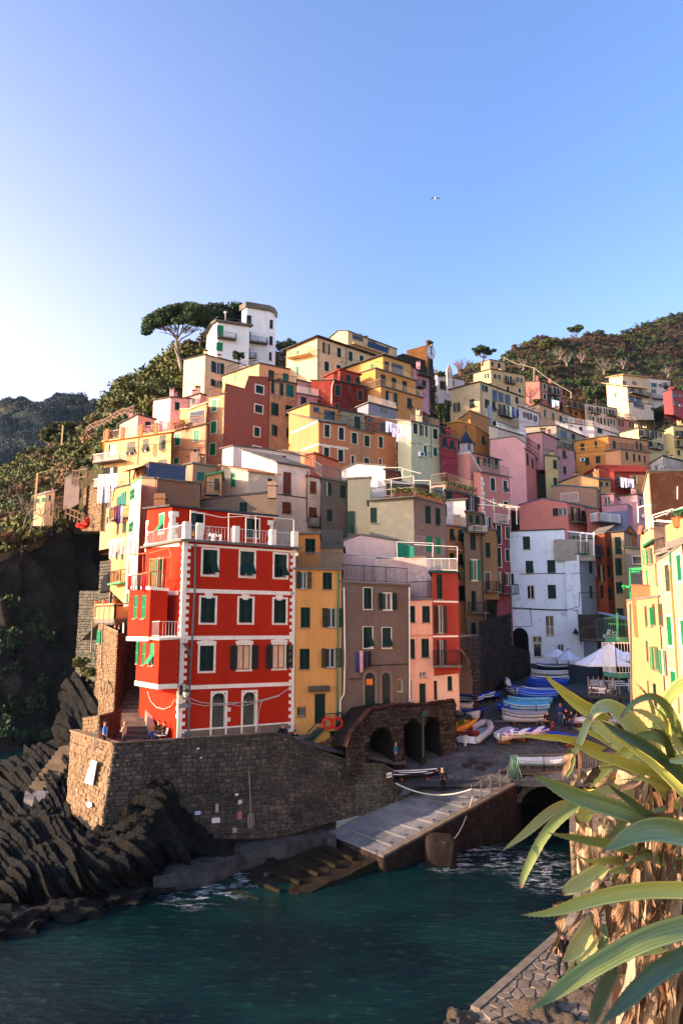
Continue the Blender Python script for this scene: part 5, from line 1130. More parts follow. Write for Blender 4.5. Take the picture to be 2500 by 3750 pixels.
# white house on the square
wh=house('big white house with flaking plaster at the top of the boat square',6,'dfe3ee',[(330,388,1130),(460,383,1270),(738,372,1330),(848,560,1350),(950,575,1290)],3,84,62,6,group=None,worn=.28,depth=9,over=.06,roof=CONC,det=False)if False else None
wroot=thing('house','big white house with flaking plaster facing the boat square','house',tuple(P(1950,2400,84)[:]),G2)
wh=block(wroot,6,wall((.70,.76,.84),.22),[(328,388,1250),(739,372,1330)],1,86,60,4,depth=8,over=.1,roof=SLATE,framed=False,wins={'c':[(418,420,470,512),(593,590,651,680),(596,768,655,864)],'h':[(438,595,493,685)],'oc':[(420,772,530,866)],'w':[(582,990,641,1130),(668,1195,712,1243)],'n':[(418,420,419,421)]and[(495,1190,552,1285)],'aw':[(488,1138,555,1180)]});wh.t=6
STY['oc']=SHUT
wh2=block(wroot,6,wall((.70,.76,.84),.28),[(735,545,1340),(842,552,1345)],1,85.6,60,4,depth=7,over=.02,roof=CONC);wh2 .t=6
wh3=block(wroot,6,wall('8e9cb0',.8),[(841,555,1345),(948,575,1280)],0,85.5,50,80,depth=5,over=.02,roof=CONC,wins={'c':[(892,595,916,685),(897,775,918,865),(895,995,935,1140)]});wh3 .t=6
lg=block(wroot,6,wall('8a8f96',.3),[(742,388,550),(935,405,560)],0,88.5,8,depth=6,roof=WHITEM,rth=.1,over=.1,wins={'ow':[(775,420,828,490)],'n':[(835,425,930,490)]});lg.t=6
balcony(wh3,815,945,552,.9,1.2,paint('1d5a55'),IRON);
pst=M()
for x in(830,875,925):pst.bar(PT(6,x,390,85.6),PT(6,x,555,85.6),.06)
pst.bar(PT(6,745,385,85.6),PT(6,935,405,85.6),.08);pst.build('verandah_post',WHITEM,wroot)
pw=M();pw.box(PT(6,787,518,85.7),(2.35,0,0),(0,.08,0),(0,0,1.25));pw.build('parapet',wall('a0a49c'),wroot)
cb=M()
for pts in([(335,930),(470,938),(600,945),(740,945),(820,925),(822,822),(940,825)],[(400,692),(560,686),(830,684)],[(470,935),(482,1065),(340,1070)],[(810,945),(815,1050),(835,1200)],[(345,938),(620,950),(810,950)]):
 cb.tube([fpt(wh if x<738 else wh2,*cv(6,x,y),.05,0)[0]for x,y in pts],.035,4)
cb.build('cable',IRON,wroot)
for i,(x0,x1,y0,y1)in enumerate(((690,735,560,660),(710,800,470,530))):pass
arch=M();n=10;F_=wh.facs[0][0];
u0,z0=facade_hit(F_,*cv(6,340,1262));u1,z1=facade_hit(F_,*cv(6,455,1075));
pts=[F_[0]+F_[1]*u0+F_[2]*.03+V((0,0,z0))]
for i in range(n+1):
 a=math.pi*i/n;pts.append(F_[0]+F_[1]*((u0+u1)/2-math.cos(a)*(u1-u0)/2)+F_[2]*.03+V((0,0,z1-1.2+1.2*math.sin(a))))
pts.append(F_[0]+F_[1]*u1+F_[2]*.03+V((0,0,z0)));arch.poly(pts);arch.build('archway',paint('07080a',.95),wroot)  # flat black sheet on the wall; the archway's shade is put into its colour
balc=M();railing(wroot,[fpt(wh,*cv(6,582,1130),.06)[0],fpt(wh,*cv(6,641,1130),.06)[0]],1.0,.12,TRIM)
wl=M();p=fpt(wh,*cv(6,790,1100),.0,0)[0];wl.bar(p+V((0,-.05,.3)),p+V((-.1,-.6,.3)),.04);wl.lathe(p+V((-.1,-.6,-.3)),[(.05,.6),(.12,.45),(.35,.1),(.3,0),(0,0)],10);wl.build('wall_lamp',IRON,wroot)
# olive and brown houses left of it
pe=house('peach house with slanting dark shutters behind the pebble dashed one',5,'d3965c',[(1245,540,1230),(1378,560,1230)],0,77,25,group=G2,worn=.3,depth=6,roof=CONC,wins={'h':[(1265,560,1298,648),(1328,568,1362,655),(1330,742,1360,835)],'c':[(1265,735,1298,790),(1325,970,1375,1080)]})
band(pe,1255,700,1376,712,12,5)
pw2=house('small white rooftop house with a railed deck above the peach one',5,'dcdee6',[(1238,362,560),(1380,352,540)],1,80,25,10,group=G2,depth=5,roof=CONC,det=False,wins={'w':[(1255,430,1275,432)]}if False else None)
railing(pw2 .root,[PT(5,1248,520,76.5),PT(5,1380,540,76.5)],1.1,.12,TRIM);
ov=house('olive brown house with one open white window and green shutters',5,'8e7c5c',[(1376,590,1300),(1510,590,1300)],0,76,20,group=G2,worn=.5,depth=6,roof=CONC,wins={'c':[(1412,602,1452,716),(1423,1007,1456,1150),(1420,1235,1455,1360)],'og!':[(1402,788,1482,930)]})
balcony(ov,1395,1520,1162,.8);
ov2=block(ov.root,5,wall('a8844c',.4),[(1508,560,900),(1600,575,900)],0,79,20,depth=6,roof=CONC,wins={'c':[(1523,662,1557,770)],'o':[(1500,480,1555,570)],'n':[(1515,870,1560,1005)]});ov2 .t=5
ov3=block(ov.root,5,wall('77664a',.4),[(1385,440,600),(1500,455,620)],0,79,20,depth=6,roof=CONC,wins={'c':[(1450,465,1480,530),(1405,460,1430,520)]});
balcony(ov2,1512,1600,1012,.9);lb=balcony(ov,1405,1508,590,1.0,.6,CONC,TRIM)
# ================================================================ tile 4 / 5: the middle and front rows
G3='weathered houses in the middle rows'
w1=house('white house with brown shutters, centre left below the hill',5,'efe3d6',[(-225,-10,200),(25,90,560),(262,132,560)],1,74,24,45,group=G3,worn=.3,depth=6,roof=CONC,over=.3,wins={'b':[(72,155,130,312)],'hb':[(66,370,128,452)]},det=False)
band(w1,25,308,255,340,8,5,m=SLATE);pipe(w1,[(245,150),(238,330),(240,520)],m=IRON,t=5);
w1b=block(w1 .root,5,wall('e8dccf',.35),[(245,185,560),(338,205,560)],0,74.5,24,depth=6,roof=TILE,wins={'b':[(263,220,310,306)],'hb':[(256,408,312,475)]});w1b.t=5
balcony(w1b,245,335,545,.6,.9);railing(w1 .root,[PT(5,100,100,75),PT(5,265,130,76),PT(5,350,190,74),PT(5,525,222,75)],1.2,.13,GREYPIPE)
w0=house('white rooftop rooms with an orange shutter above the brown shuttered house',1,'e8e6e8',[(1008,1165,1290),(1085,1145,1290),(1345,1172,1300),(1568,1215,1330)],1,81,24,35,group=G3,worn=.1,depth=6,roof=CONC,det=False,wins={'ob':[(1368,1210,1460,1270)]})
pg=M()
for a,b_ in(((1370,1188),(1568,1215)),((1400,1175),(1660,1200)),((1480,1165),(1490,1260)),((1560,1185),(1560,1260)),((1440,1165),(1640,1225)),((1650,1190),(1652,1290))):pg.bar(PT(1,*a,79),PT(1,*b_,79),.045)
pg.build('pergola',TRIMD,w0 .root)
w2=house('low white house with peeling peach gable and clay tiles',4,'efe0c6',[(1000,108,320),(1193,155,330),(1405,180,330)],1,70,26,32,group=G3,worn=.75,depth=6,roof=paint('b0714c'),over=.2,wins={'g':[(1068,160,1102,256)],'c':[(1333,200,1363,263)]},det=False)
gv=M();gv.box(PT(4,1120,295,58),(3.2,0,0),(0,2,0),(0,0,.06));
ps=house('small ochre room with a green roofed balcony beside the blue wall',4,'d6a46c',[(895,185,400),(1000,155,420)],0,68,10,group=G3,depth=5,roof=paint('3f8a5c'),worn=.3,wins={'w':[(915,205,935,250)],'y':[(950,200,985,285)]},det=False)
balcony(ps,880,985,318,.9,t=4)
gy=house('beige box room with a teal window next to the blue wall',4,'a08a72',[(742,105,250),(795,95,250),(960,118,250)],1,70,25,35,group=G3,depth=5,roof=CONC,wins={'t':[(828,155,877,218)]},worn=.3)
bw=house('slate blue rooftop wall catching the low sun',4,'40567e',[(465,118,210),(482,88,215),(745,118,220)],1,66,25,40,group=G3,depth=4,roof=CONC,over=.05,worn=.15,det=False)
oe=house('small orange roof room under a brown canopy, left of the blue wall',4,'d98e4e',[(385,150,260),(465,88,260)],1,66.5,25,30,group=G3,depth=4,roof=paint('8a5a38'),wins={'n':[(392,155,410,190),(440,110,462,175)]},det=False)
cn=M();cn.poly([PT(4,290,150,64),PT(4,440,108,66),PT(4,470,112,68),PT(4,330,150,67)]);cn.poly([PT(4,290,152,64),PT(4,330,152,67),PT(4,470,114,68),PT(4,440,110,66)]);cn.bar(PT(4,345,148,65),PT(4,345,250,65),.05);cn.build('canopy',paint('4a3526'),oe.root)
br=house('house with a bare brown render wall and a sunlit pink end',4,'8e6a4a',[(525,205,460),(848,240,460)],0,59,26,group=G3,depth=7,worn=.55,roof=CONC,over=.12,det=False)
brp=block(br.root,4,wall('cf9274',.15),[(405,200,900),(528,205,900)],1,59,26,16,depth=6,roof=CONC,over=.1)  # pinker than the brown front; sunlight is put into this end's colour
brw=block(br.root,4,wall('f0dcc8',.1),[(338,250,1000),(408,200,1100)],1,56.5,50,62,depth=5,framed=.07,roof=paint('2f7a58'),over=.25,wins={'g':[(352,278,382,355),(342,515,370,590),(321,1022,340,1110)]});brw.t=4
ch=M();ch.box(PT(4,565,385,56),(.42,0,0),(0,.35,0),(0,0,.8));ch.box(PT(4,568,345,56),(.5,0,0),(0,.42,0),(0,0,.06));ch.build('chimney',[wall('8e6a4a')],br.root)
oc_=house('tall narrow ochre house with laundry balconies over the cliff',4,'d9a35e',[(228,275,800),(345,250,900)],1,62,50,55,group=G3,depth=6,roof=SLATE,over=.3,worn=.2,wins={'t':[(250,330,285,400),(285,300,318,395)],'c':[(250,510,268,600),(292,510,320,590),(245,725,260,780),(283,720,300,780)]},det=False)
balcony(oc_,258,335,490,.8,t=4);balcony(oc_,250,345,950,.8,1.0,paint('3f8a5c'),t=4)
ga=house('grey attic storey with a dark shuttered opening behind the red house roof',4,'6d635a',[(795,372,480),(1050,330,480),(1345,300,480),(1390,305,480)],3,61,30,6,group=G3,worn=.6,depth=6,roof=SLATE,over=.1,wins={'c':[(1131,370,1186,450)]},det=False)
ch=M();ch.box(PT(4,1366,285,60),(.35,0,0),(0,.3,0),(0,0,.7));ch.box(PT(4,1368,248,60),(.45,0,0),(0,.4,0),(0,0,.08));ch.build('chimney',wall('9a8878'),ga.root)
dg=house('dark grey house with plaster fallen from its shuttered front',5,'5d564e',[(345,200,640),(530,232,640)],0,71,24,group=G3,worn=.85,depth=6,roof=CONC,wins={'c':[(377,230,419,325),(480,248,520,345),(385,424,427,512)]},det=False);top_rail(dg,1.0,GREYPIPE,'f',sp=.1)
hs=house('stained grey green house with a pebble dashed front',5,'76877e',[(535,205,680),(700,195,680)],1,71,28,5,group=G3,worn=.7,depth=6,roof=CONC,over=.12,det=False,wins={'c':[(530,435,580,598)],'n':[]})
hs2=block(hs.root,5,wall('8a9a90',.75),[(690,362,790),(1010,335,790)],1,68,28,3,depth=4.5,roof=CONC,over=.25,wins={'c':[(697,410,744,520)]});hs2 .t=5
PEB=stone_mat(hx('a5806c'),hx('d9c4b0'),hx('5f4136'),'pebble',6)
hs3=block(hs.root,5,PEB,[(1010,338,860),(1240,395,860)],0,68,32,depth=7,roof=CONC,over=.15,wins={'c':[(1090,398,1131,527),(1163,412,1200,540)],'og':[]});hs3 .t=5
hs4=block(hs.root,5,PEB,[(1012,600,860),(1238,640,860)],0,67.9,32,depth=1,noroof=True,wins={'g':[(1098,614,1136,728),(1168,627,1197,740)]})
hs5=block(hs.root,5,wall('b8a27e',.3),[(800,215,345),(1010,250,345)],0,71,15,depth=5,roof=WHITEM,rth=.1,over=.1,wins={'n':[(805,235,1000,330)]},name='roof_room')
railing(hs.root,[PT(5,700,350,69),PT(5,1010,325,67.8),PT(5,1230,385,71)],1.1,.14);
pg=M()
for a,b_ in(((700,225),(1005,182)),((1005,182),(1010,330)),((710,290),(1000,262)),((845,205),(848,335)),((780,122),(925,122)),((925,122),(925,190)),((1005,215),(1125,215)),((1125,215),(1128,340)),((925,130),(1060,165))):pg.bar(PT(5,*a,69),PT(5,*b_,69),.032)
pg.build('pergola',TRIM,hs.root)
wt=house('whitewashed roof room under the orange row with small chimneys',5,'dfe3ea',[(490,140,210),(595,95,210),(805,112,230)],2,78,35,10,group=G3,worn=.1,depth=5,roof=CONC,over=.1,det=False)
wt2=block(wt.root,5,wall('7a4a30'),[(800,140,210),(905,158,220)],0,78,35,depth=4,roof=CONC,wins={'b':[(840,150,872,190)]})
tr=house('low roofs with orange gable and pale parapet, centre of the village',5,'c9754a',[(225,40,150),(300,20,150),(450,80,160)],1,79,28,35,group=G3,depth=6,roof=TILE,det=False)
rt=house('roof terrace with pots and railings in front of the large salmon house',5,'b9a9a0',[(1130,250,400),(1240,235,400),(1440,290,420)],1,83,28,14,group=G3,depth=5,roof=CONC,wins={'n':[(1150,262,1220,330)]},det=False);top_rail(rt,1.1,TRIMD,'sf')
pkm=house('pale pink house with a flaking terrace wall and green awning',5,'e8d0ce',[(505,650,800),(630,608,800),(870,650,800),(885,652,800)],2,65,30,6,group=G3,worn=.25,depth=6,roof=CONC,over=.1,det=False)
pk2=block(pkm.root,5,wall('e8d0ce',.3),[(735,775,1180),(1100,768,1180),(1130,775,1180)],1,63.5,30,8,depth=5,roof=CONC,over=.06);pk2 .t=5
ag=M();ag.hexa([PT(5,888,770,62.0),PT(5,1010,765,62.6),PT(5,1010,765,62.2),PT(5,888,770,62.6),PT(5,895,660,62.0),PT(5,1008,690,62.6),PT(5,1008,690,62.2),PT(5,895,660,62.6)]);ag.build('awning',paint('0f7a5c'),pkm.root)
pf=M()
for a,b_ in(((880,655),(1145,665)),((1145,665),(1143,765)),((885,660),(890,770)),((1010,675),(1320,690)),((1320,690),(1320,790)),((380,745),(940,770)),((340,740),(900,772)),((500,735),(498,900)),((735,755),(735,850)),((420,738),(735,772))):pf.bar(PT(5,*a,61),PT(5,*b_,61),.022)
pf.build('clothes_frame',WHITEM,pkm.root)
# ================================================================ waterfront row
G4='tall waterfront houses above the stone wall'
RED=(.43,.021,.005);redm=wall(RED,.02)
redr=thing('house','big red corner house with white quoins and green shutters above the bastion','house',tuple(P(655,2715,46)[:]),G4)
PHI=33.5
rm=block(redr,0,redm,[(520,2008,2700),(662,1984,2718),(1078,2012,2690)],1,48.2,PHI,57,drop=.3,depth=8,over=.35,roof=CONC,rth=.16,framed=.13,wins={'h':[cv(4,868,712)+cv(4,972,892),cv(4,1136,724)+cv(4,1236,903),cv(4,1380,745)+cv(4,1470,912)],'c':[cv(4,852,1055)+cv(4,956,1236),cv(4,1127,1060)+cv(4,1224,1236),cv(4,1377,1066)+cv(4,1464,1238),cv(7,676,336)+cv(7,757,482)],'ow':[cv(7,850,333)+cv(7,1012,473),cv(7,1055,330)+cv(7,1208,467)],'a':[cv(7,747,608)+cv(7,823,853),cv(7,924,603)+cv(7,996,843)]})
rm.t=0
railing(redr,[V((*rm.side[0][0].xy,rm.side[0][1]+.16)),V((*rm.C[0].xy,rm.C[1]+.16)),V((*rm.right[0].xy,rm.right[1]+.16))],1.0,.22,WHITEM,r=.007)
FR=rm.facs[1][0];FL=rm.facs[0][0]
def strip(F,pts,th,m=TRIM,root=redr,name='string_course',out=.05):
 s=M();o,u,n=F;q=lambda a,c,e:o+u*a+n*c+V((0,0,e))
 (x0,y0),(x1,y1)=pts;u0,z0=facade_hit(F,x0,y0);u1,z1=facade_hit(F,x1,y1)
 s.hexa([q(u0,-.02,z0-th),q(u1,-.02,z1-th),q(u1,out,z1-th),q(u0,out,z0-th),q(u0,-.02,z0),q(u1,-.02,z1),q(u1,out,z1),q(u0,out,z0)]);return s.build(name,m,root)
strip(FR,((676,2155),(1082,2167)),.26);strip(FR,((672,2329),(1078,2327)),.26);strip(FR,((665,2511),(1072,2497)),.26);strip(FR,((662,2673),(1066,2643)),.1)
strip(FR,((676,1990),(1085,2018)),.14)
strip(FR,((662,2677),(1064,2648)),1.25,paint('7d6a56',.9),name='plinth',out=.02)
for(x,y)in((765,2172),(899,2177),(1022,2180)):
 u,z=facade_hit(FR,x,y);s=M();o,uu,n=FR;q=lambda a,c,e:o+uu*a+n*c+V((0,0,e))
 s.hexa([q(u-.16,-.01,z-.36),q(u+.16,-.01,z-.36),q(u+.16,.055,z-.36),q(u-.16,.055,z-.36),q(u-.3,-.01,z),q(u+.3,-.01,z),q(u+.3,.055,z),q(u-.3,.055,z)])
 s.build('keystone',TRIM,redr)
zt,zb_=rm.C[1],rm.C[2]+.3
nq=int((zt-zb_)/.47)
LW=rm.facs[1][1];LS=rm.facs[0][1]
quo=[]
for i in range(nq):
 z0=zb_+.05+i*.47
 for F,ua,sgn,W in((FR,0,1,(.46,.25)),(FR,LW,-1,(.42,.22)),(FL,LS,-1,(.28,.13))):
  for k,wd in enumerate(W):
   if F is FL and i<3:continue
   s=M();e=ua+sgn*wd;a,c=min(ua,e),max(ua,e)
   if sgn==1 and F is FR:a-=.05
   s.fb(F,a,c,z0+k*.235,z0+k*.235+.233,-.02,.05+.004*k);s.build('quoin',TRIM,redr)
# arched head over doors and third-row windows
for(xa,xb,y,hh)in((747,823,608,0),(924,996,603,0),(665,767,322,1),(887,978,320,1),(1089,1175,315,1)):
 (x0,yy),(x1,_)=cv(7,xa,y),cv(7,xb,y);u0,z=facade_hit(FR,x0,yy);u1,_=facade_hit(FR,x1,yy);s=M();n=10
 c=(u0+u1)/2;r_=(u1-u0)/2;o,uu,nn=FR;q=lambda a,b,e:o+uu*a+nn*b+V((0,0,e))
 if hh:
  for i in range(n):
   a,b=-1+2*i/n,-1+2*(i+1)/n;za,zb2=z+.1*(1-a*a),z+.1*(1-b*b)
   s.hexa([q(c+a*r_*1.1,-.01,z-.04),q(c+b*r_*1.1,-.01,z-.04),q(c+b*r_*1.1,.06,z-.04),q(c+a*r_*1.1,.06,z-.04),q(c+a*r_*1.1,-.01,za+.1),q(c+b*r_*1.1,-.01,zb2+.1),q(c+b*r_*1.1,.06,zb2+.1),q(c+a*r_*1.1,.06,za+.1)])
  s.build('window_head',TRIM,redr)
 else:
  for sg in(-1,1):
   pts=[q(c+sg*r_,.01,z)]+[q(c+sg*r_*math.cos(R(a)),.01,z-r_+r_*math.sin(R(a)))for a in range(0,91,10)]
   s.poly(pts if sg>0 else pts[::-1])
  s.build('spandrel',redm,redr);s=M()
  for i in range(12):
   a,b=math.pi*i/12,math.pi*(i+1)/12
   for_=lambda t,k:(c-math.cos(t)*r_*k,z-r_+math.sin(t)*r_*k)
   (ax,az),(bx,bz),(cx,cz),(dx,dz)=for_(a,1.0),for_(b,1.0),for_(b,1.17),for_(a,1.17)
   s.hexa([q(ax,0,az),q(bx,0,bz),q(bx,.06,bz),q(ax,.06,az),q(dx,0,dz),q(cx,0,cz),q(cx,.06,cz),q(dx,.06,dz)])
  s.build('arch_surround',TRIM,redr)
  d_=M();zb2=facade_hit(FR,x0,cv(7,0,850)[1])[1]
  for k in range(2):
   a0=u0+.06+k*(u1-u0-.12)/2;a1=a0+(u1-u0-.12)/2-.01
   d_.fb(FR,a0,a1,zb2+.05,z-r_-.08,-.13,-.08)
   for p_ in((.06,.3),(.36,.62),(.68,.94)):d_.fb(FR,a0+.1,a1-.1,zb2+(z-r_-zb2)*p_[0],zb2+(z-r_-zb2)*p_[1],-.08,-.055)
  d_.fb(FR,u0+.05,u1-.05,z-r_-.08,z-r_,-.14,-.03)
  for k in range(5):
   t=R(20+35*k);d_.bar(q(c,-.08,z-r_),q(c+math.cos(t)*r_*.95,-.08,z-r_+math.sin(t)*r_*.95),.02)
  d_.build('arched_door',wall('3f4a38',.9),redr)
pipe(rm,[(714,1992),(712,2160),(703,2330),(693,2500),(688,2712)],m=GREYPIPE,r=.07)
pipe(rm,[(651,2343),(672,2358),(692,2385),(696,2400)],m=GREYPIPE,r=.06)
# set-back top storey and its red front
rt_=block(redr,0,redm,[(537,1864,2005),(628,1857,2000),(1000,1893,2020)],1,51.2,PHI,57,drop=.2,depth=5,over=.3,roof=SLATE,framed=.1,wins={'c':[cv(4,782,452)+cv(4,872,585),cv(4,1180,490)+cv(4,1270,625)]});rt_.t=0
pl_=wall(hx('d2401c'),.03)
lf=M();F_=rt_.facs[0][0]
add_window(redr,rt_.facs[0][0],'hg',*[facade_hit(F_,*cv(4,x,520))[0]for x in(558,590)],facade_hit(F_,*cv(4,575,590))[1],facade_hit(F_,*cv(4,575,460))[1],True,.1,False)
FT=rt_.facs[1][0]
for i in range(6):
 for F,ua,sgn in((FT,0,1),(FT,rt_.facs[1][1],-1),(rt_.facs[0][0],rt_.facs[0][1],-1),(rt_.facs[0][0],0,1)):
  wd=.5 if i%2 else.28;s=M();e=ua+sgn*wd;s.fb(F,min(ua,e),max(ua,e),rt_.C[2]+.3+i*.4,rt_.C[2]+.3+i*.4+.38,-.02,.05);s.build('quoin',TRIM,redr)
for x in(733,867,1002,1083):
 s=M();p,F,u,z=fpt(rm,x,1995+(x-674)*.07,0,1);s.fb(FR,u-.2,u+.2,rm.C[1]+.16,rm.C[1]+1.35,-.35,.0);s.build('terrace_pillar',TRIM,redr)
s=M();s.fb(FR,-.02,.45,rm.C[1]+.16,rm.C[1]+1.35,-.4,.06);s.build('terrace_pillar',TRIM,redr)
fr=M()
for a,b in(((697,1870),(697,1990)),((697,1870),(812,1895)),((837,1880),(837,1990)),((900,1898),(900,2000)),((936,1888),(936,2000)),((1075,1903),(1075,1955)),((837,1880),(936,1890)),((936,1888),(1075,1903)),((812,1895),(936,1888))):fr.bar(P(*a,49.7+(a[0]-697)*.012),P(*b,49.7+(b[0]-697)*.012),.025)
fr.build('awning_frame',TRIM,redr)
for(x,y)in((772,1985),(797,1988)):
 s=M();p=P(x,y,50.7);s.box(p+V((0,0,.05)),(.22,0,0),(0,.2,0),(0,0,.02));s.box(p+V((0,.2,.35)),(.22,0,0),(0,.02,0),(0,0,.3))
 for a in(-.2,.2):
  for c in(-.18,.18):s.bar(p+V((a,c,0)),p+V((a,c,-.45)),.02)
 tag(s.build('chair',WHITEM),'white plastic chair on the red house terrace, %s one'%('left hand' if x<780 else 'right hand'),'chair',group='chairs on the red house terrace')
# left wing: upper and lower bays
rw_=block(redr,0,redm,[(470,2157,2335),(548,2160,2347),(612,2165,2345)],1,48.0,PHI,57,drop=0,depth=3,over=.06,roof=TRIM,rth=.2,wins={'g':[cv(4,372,1040)+cv(4,398,1205),cv(4,428,1036)+cv(4,458,1206)]},noroof=False)
rb_=block(redr,0,redm,[(500,2335,2503),(581,2345,2523),(652,2340,2516)],1,46.8,PHI,57,drop=0,depth=3,over=.07,roof=TRIM,rth=.16,wins={'og':[],'g':[cv(4,395,1372)+cv(4,412,1530),cv(4,432,1380)+cv(4,455,1540)],'hg':[cv(4,487,1382)+cv(4,518,1545)]})
st=M()
for F,L in((rb_.facs[0][0],rb_.facs[0][1]),(rb_.facs[1][0],rb_.facs[1][1])):st.fb(F,0,L,rb_.C[2]-.02,rb_.C[2]+.28,-.1,.06)
st.fb(rw_.facs[0][0],0,rw_.facs[0][1],rw_.C[2]-.02,rw_.C[2]+.26,-.1,.06);st.build('string_course',TRIM,redr)
fl=M();z=rb_.C[2];
def P3(b,s,f,z):c=b.G[0][0][0];return V((*(b.G[-1][0][0]+(b.G[0][0][0]-b.G[-1][0][0])*s+(b.G[0][-1][0]-b.G[0][0][0])*f).xy,z))
fl.poly([P3(rb_,a,c,z-.01)for a,c in((0,0),(1,0),(1,1),(0,1))][::-1]);
fl.build('soffit',TRIM,redr)
zr=rb_.C[1]+.18
railing(redr,[P3(rb_,.55,0,zr),P3(rb_,.03,.03,zr),P3(rb_,.03,.97,zr)],1.0,.18,WHITEM,r=.007)
zr=rw_.C[1]+.2
railing(redr,[P3(rw_,.97,.05,zr),P3(rw_,.03,.03,zr),P3(rw_,.03,.9,zr)],1.0,.13,paint('c96a3a'))
add_window(redr,FL,'og',*[facade_hit(FL,*cv(4,x,870))[0]for x in(522,605)],rw_.C[1]+.25,facade_hit(FL,*cv(4,565,768))[1],True,False,False)
add_window(redr,FL,'w',*[facade_hit(FL,*cv(4,x,1150))[0]for x in(552,600)],rb_.C[1]+.2,facade_hit(FL,*cv(4,575,1045))[1],True,.08,False)
strip(FL,((545,2165),(655,2163)),.28);strip(FL,((530,1992),(660,1984)),.3)
aw=M();a,b=cv(4,480,735),cv(4,622,700)
for(x0,y0),(x1,y1)in(((485,735),(625,698)),((480,735),(470,890)),((625,698),(645,760)),((645,760),(635,910)),((345,750),(470,735)),((340,760),(335,890)),((440,735),(440,885)),((490,790),(640,762))):aw.bar(PT(4,x0,y0,48.5),PT(4,x1,y1,48.2),.03)
aw.build('awning_frame',paint('d96a3a'),redr)
# the yellow house
def rowhouse(label,col,t,edges,prev,wins,phi,fr=False,**kw):
 return house(label,t,col,edges,0,prev.right[0].y,phi,group=G4,wins=wins,framed=fr,det=False,drop=.4,**kw)
ye=rowhouse('narrow yellow house with an outside stair and two red life rings','e0a84c',5,[(158,855,2070),(488,862,2070)],rm,{'o':[(165,868,273,992)],'c':[(355,875,422,997),(197,1125,266,1270),(190,1422,262,1570)],'ow_':[],'oc':[(350,1130,492,1270),(338,1418,486,1558)],'w':[(180,1848,224,1905)],'d':[(298,1700+45,375,1960)]},24,worn=.08,roof=CONC,over=.2)
yt=block(ye.root,5,wall('c98a2a',.1),[(178,605,870),(332,600,870)],0,ye.C[0].y+1.6,24,depth=4,roof=CONC,wins={'c':[(230,632,303,740)]},over=.15)
top_rail(ye,1.15,paint('6a5a4a'),'f',sp=.1)
s=M();p,F,u,z=fpt(ye,*cv(5,325,1709),0);s.fb(F,u-.75,u+.75,z-.2,z+.2,0,.35);s.build('door_hood',stone_mat(hx('6f6456'),hx('84786a'),hx('3c342c'),'hood'),ye.root)
s=M();p,F,u,z=fpt(ye,*cv(5,202,1876),0)
for k in range(4):s.fb(F,u-.3+k*.18,u-.27+k*.18,z-.4,z+.4,.02,.05);s.fb(F,u-.35,u+.35,z-.35+k*.2,z-.33+k*.2,.02,.05)
s.build('window_grille',IRON,ye.root)
pipe(ye,[(466,870),(462,1400),(455,2040)],m=GREENP,r=.07,t=5)
gp=house('narrow set back terrace storey with grey railings above the yellow house',5,'a89878',[(330,700,800),(500,700,800)],0,60,24,depth=4,group=G4,roof=CONC,det=False);top_rail(gp,1.3,GREYPIPE,'f',sp=.1)
gr=rowhouse('grey brown house with two arched doors and laundry under its windows','74675a',5,[(488,948,2100),(975,972,1830)],ye,{'c!':[(648,985,706,1138)],'oc':[(752,1022,884,1144)],'h!':[(645,1265,712,1418),(781,1270,846,1418)],'n_':[(890,1642,930,1732)]},22,worn=.35,roof=CONC,over=.18,fr=.04)
top_rail(gr,1.2,IRON,'f',sp=.1)
for(xa,xb,y0,y1)in((656,728,1594,1852),(780,838,1594,1842)):
 (x0,yy),(x1,yb)=cv(5,xa,y0),cv(5,xb,y1);F=gr.facs[0][0];u0,z=facade_hit(F,x0,yy);u1,zb2=facade_hit(F,x1,yb);o,uu,nn=F;q=lambda a,b,e:o+uu*a+nn*b+V((0,0,e))
 c,r_=(u0+u1)/2,(u1-u0)/2;s=M();
 for sg in(-1,1):s.fb(F,*sorted((c+sg*r_,c+sg*(r_+.22))),zb2,z-r_,-.02,.05)
 for i in range(10):
  a,b=math.pi*i/10,math.pi*(i+1)/10;f_=lambda t,k:(c-math.cos(t)*k,z-r_+math.sin(t)*k)
  (ax,az),(bx,bz),(cx,cz),(dx,dz)=f_(a,r_),f_(b,r_),f_(b,r_+.22),f_(a,r_+.22)
  s.hexa([q(ax,-.02,az),q(bx,-.02,bz),q(bx,.05,bz),q(ax,.05,az),q(dx,-.02,dz),q(cx,-.02,cz),q(cx,.05,cz),q(dx,.05,dz)])
 s.build('arch_surround',wall('85786a',.3),gr.root)
 s=M();s.poly([q(c-r_,.015,zb2),q(c+r_,.015,zb2)]+[q(c+math.cos(t*math.pi/8)*r_,.015,z-r_+math.sin(t*math.pi/8)*r_)for t in range(9)]);s.build('pane',GL,gr.root)
 s=M();s.fb(F,c-r_,c+r_,z-r_-.08,z-r_,.016,.05);s.fb(F,c-r_,c-r_*.55,zb2,z-r_-.08,.016,.045);s.fb(F,c+r_*.55,c+r_,zb2,z-r_-.08,.016,.045);s.fb(F,c-r_*.55,c+r_*.55,zb2,zb2+.7,.016,.04)
 s.build('arched_door',SHUT,gr.root)
s=M();p,F,u,z=fpt(gr,*cv(5,688,1660),0);s.fb(F,u-.25,u+.25,z-.22,z+.22,.055,.07);s.build('poster',paint('e8792a'),gr.root)
pipe(gr,[(505,985),(512,1500),(505,1750),(478,1790),(474,2080)],m=TRIM,r=.06,t=5)
pipe(gr,[(545,1640),(630,1635),(640,1545),(880,1535),(960,1530)],m=IRON,r=.03,t=5)
pipe(gr,[(972,980),(975,1600),(975,1800)],m=TRIM,r=.06,t=5)
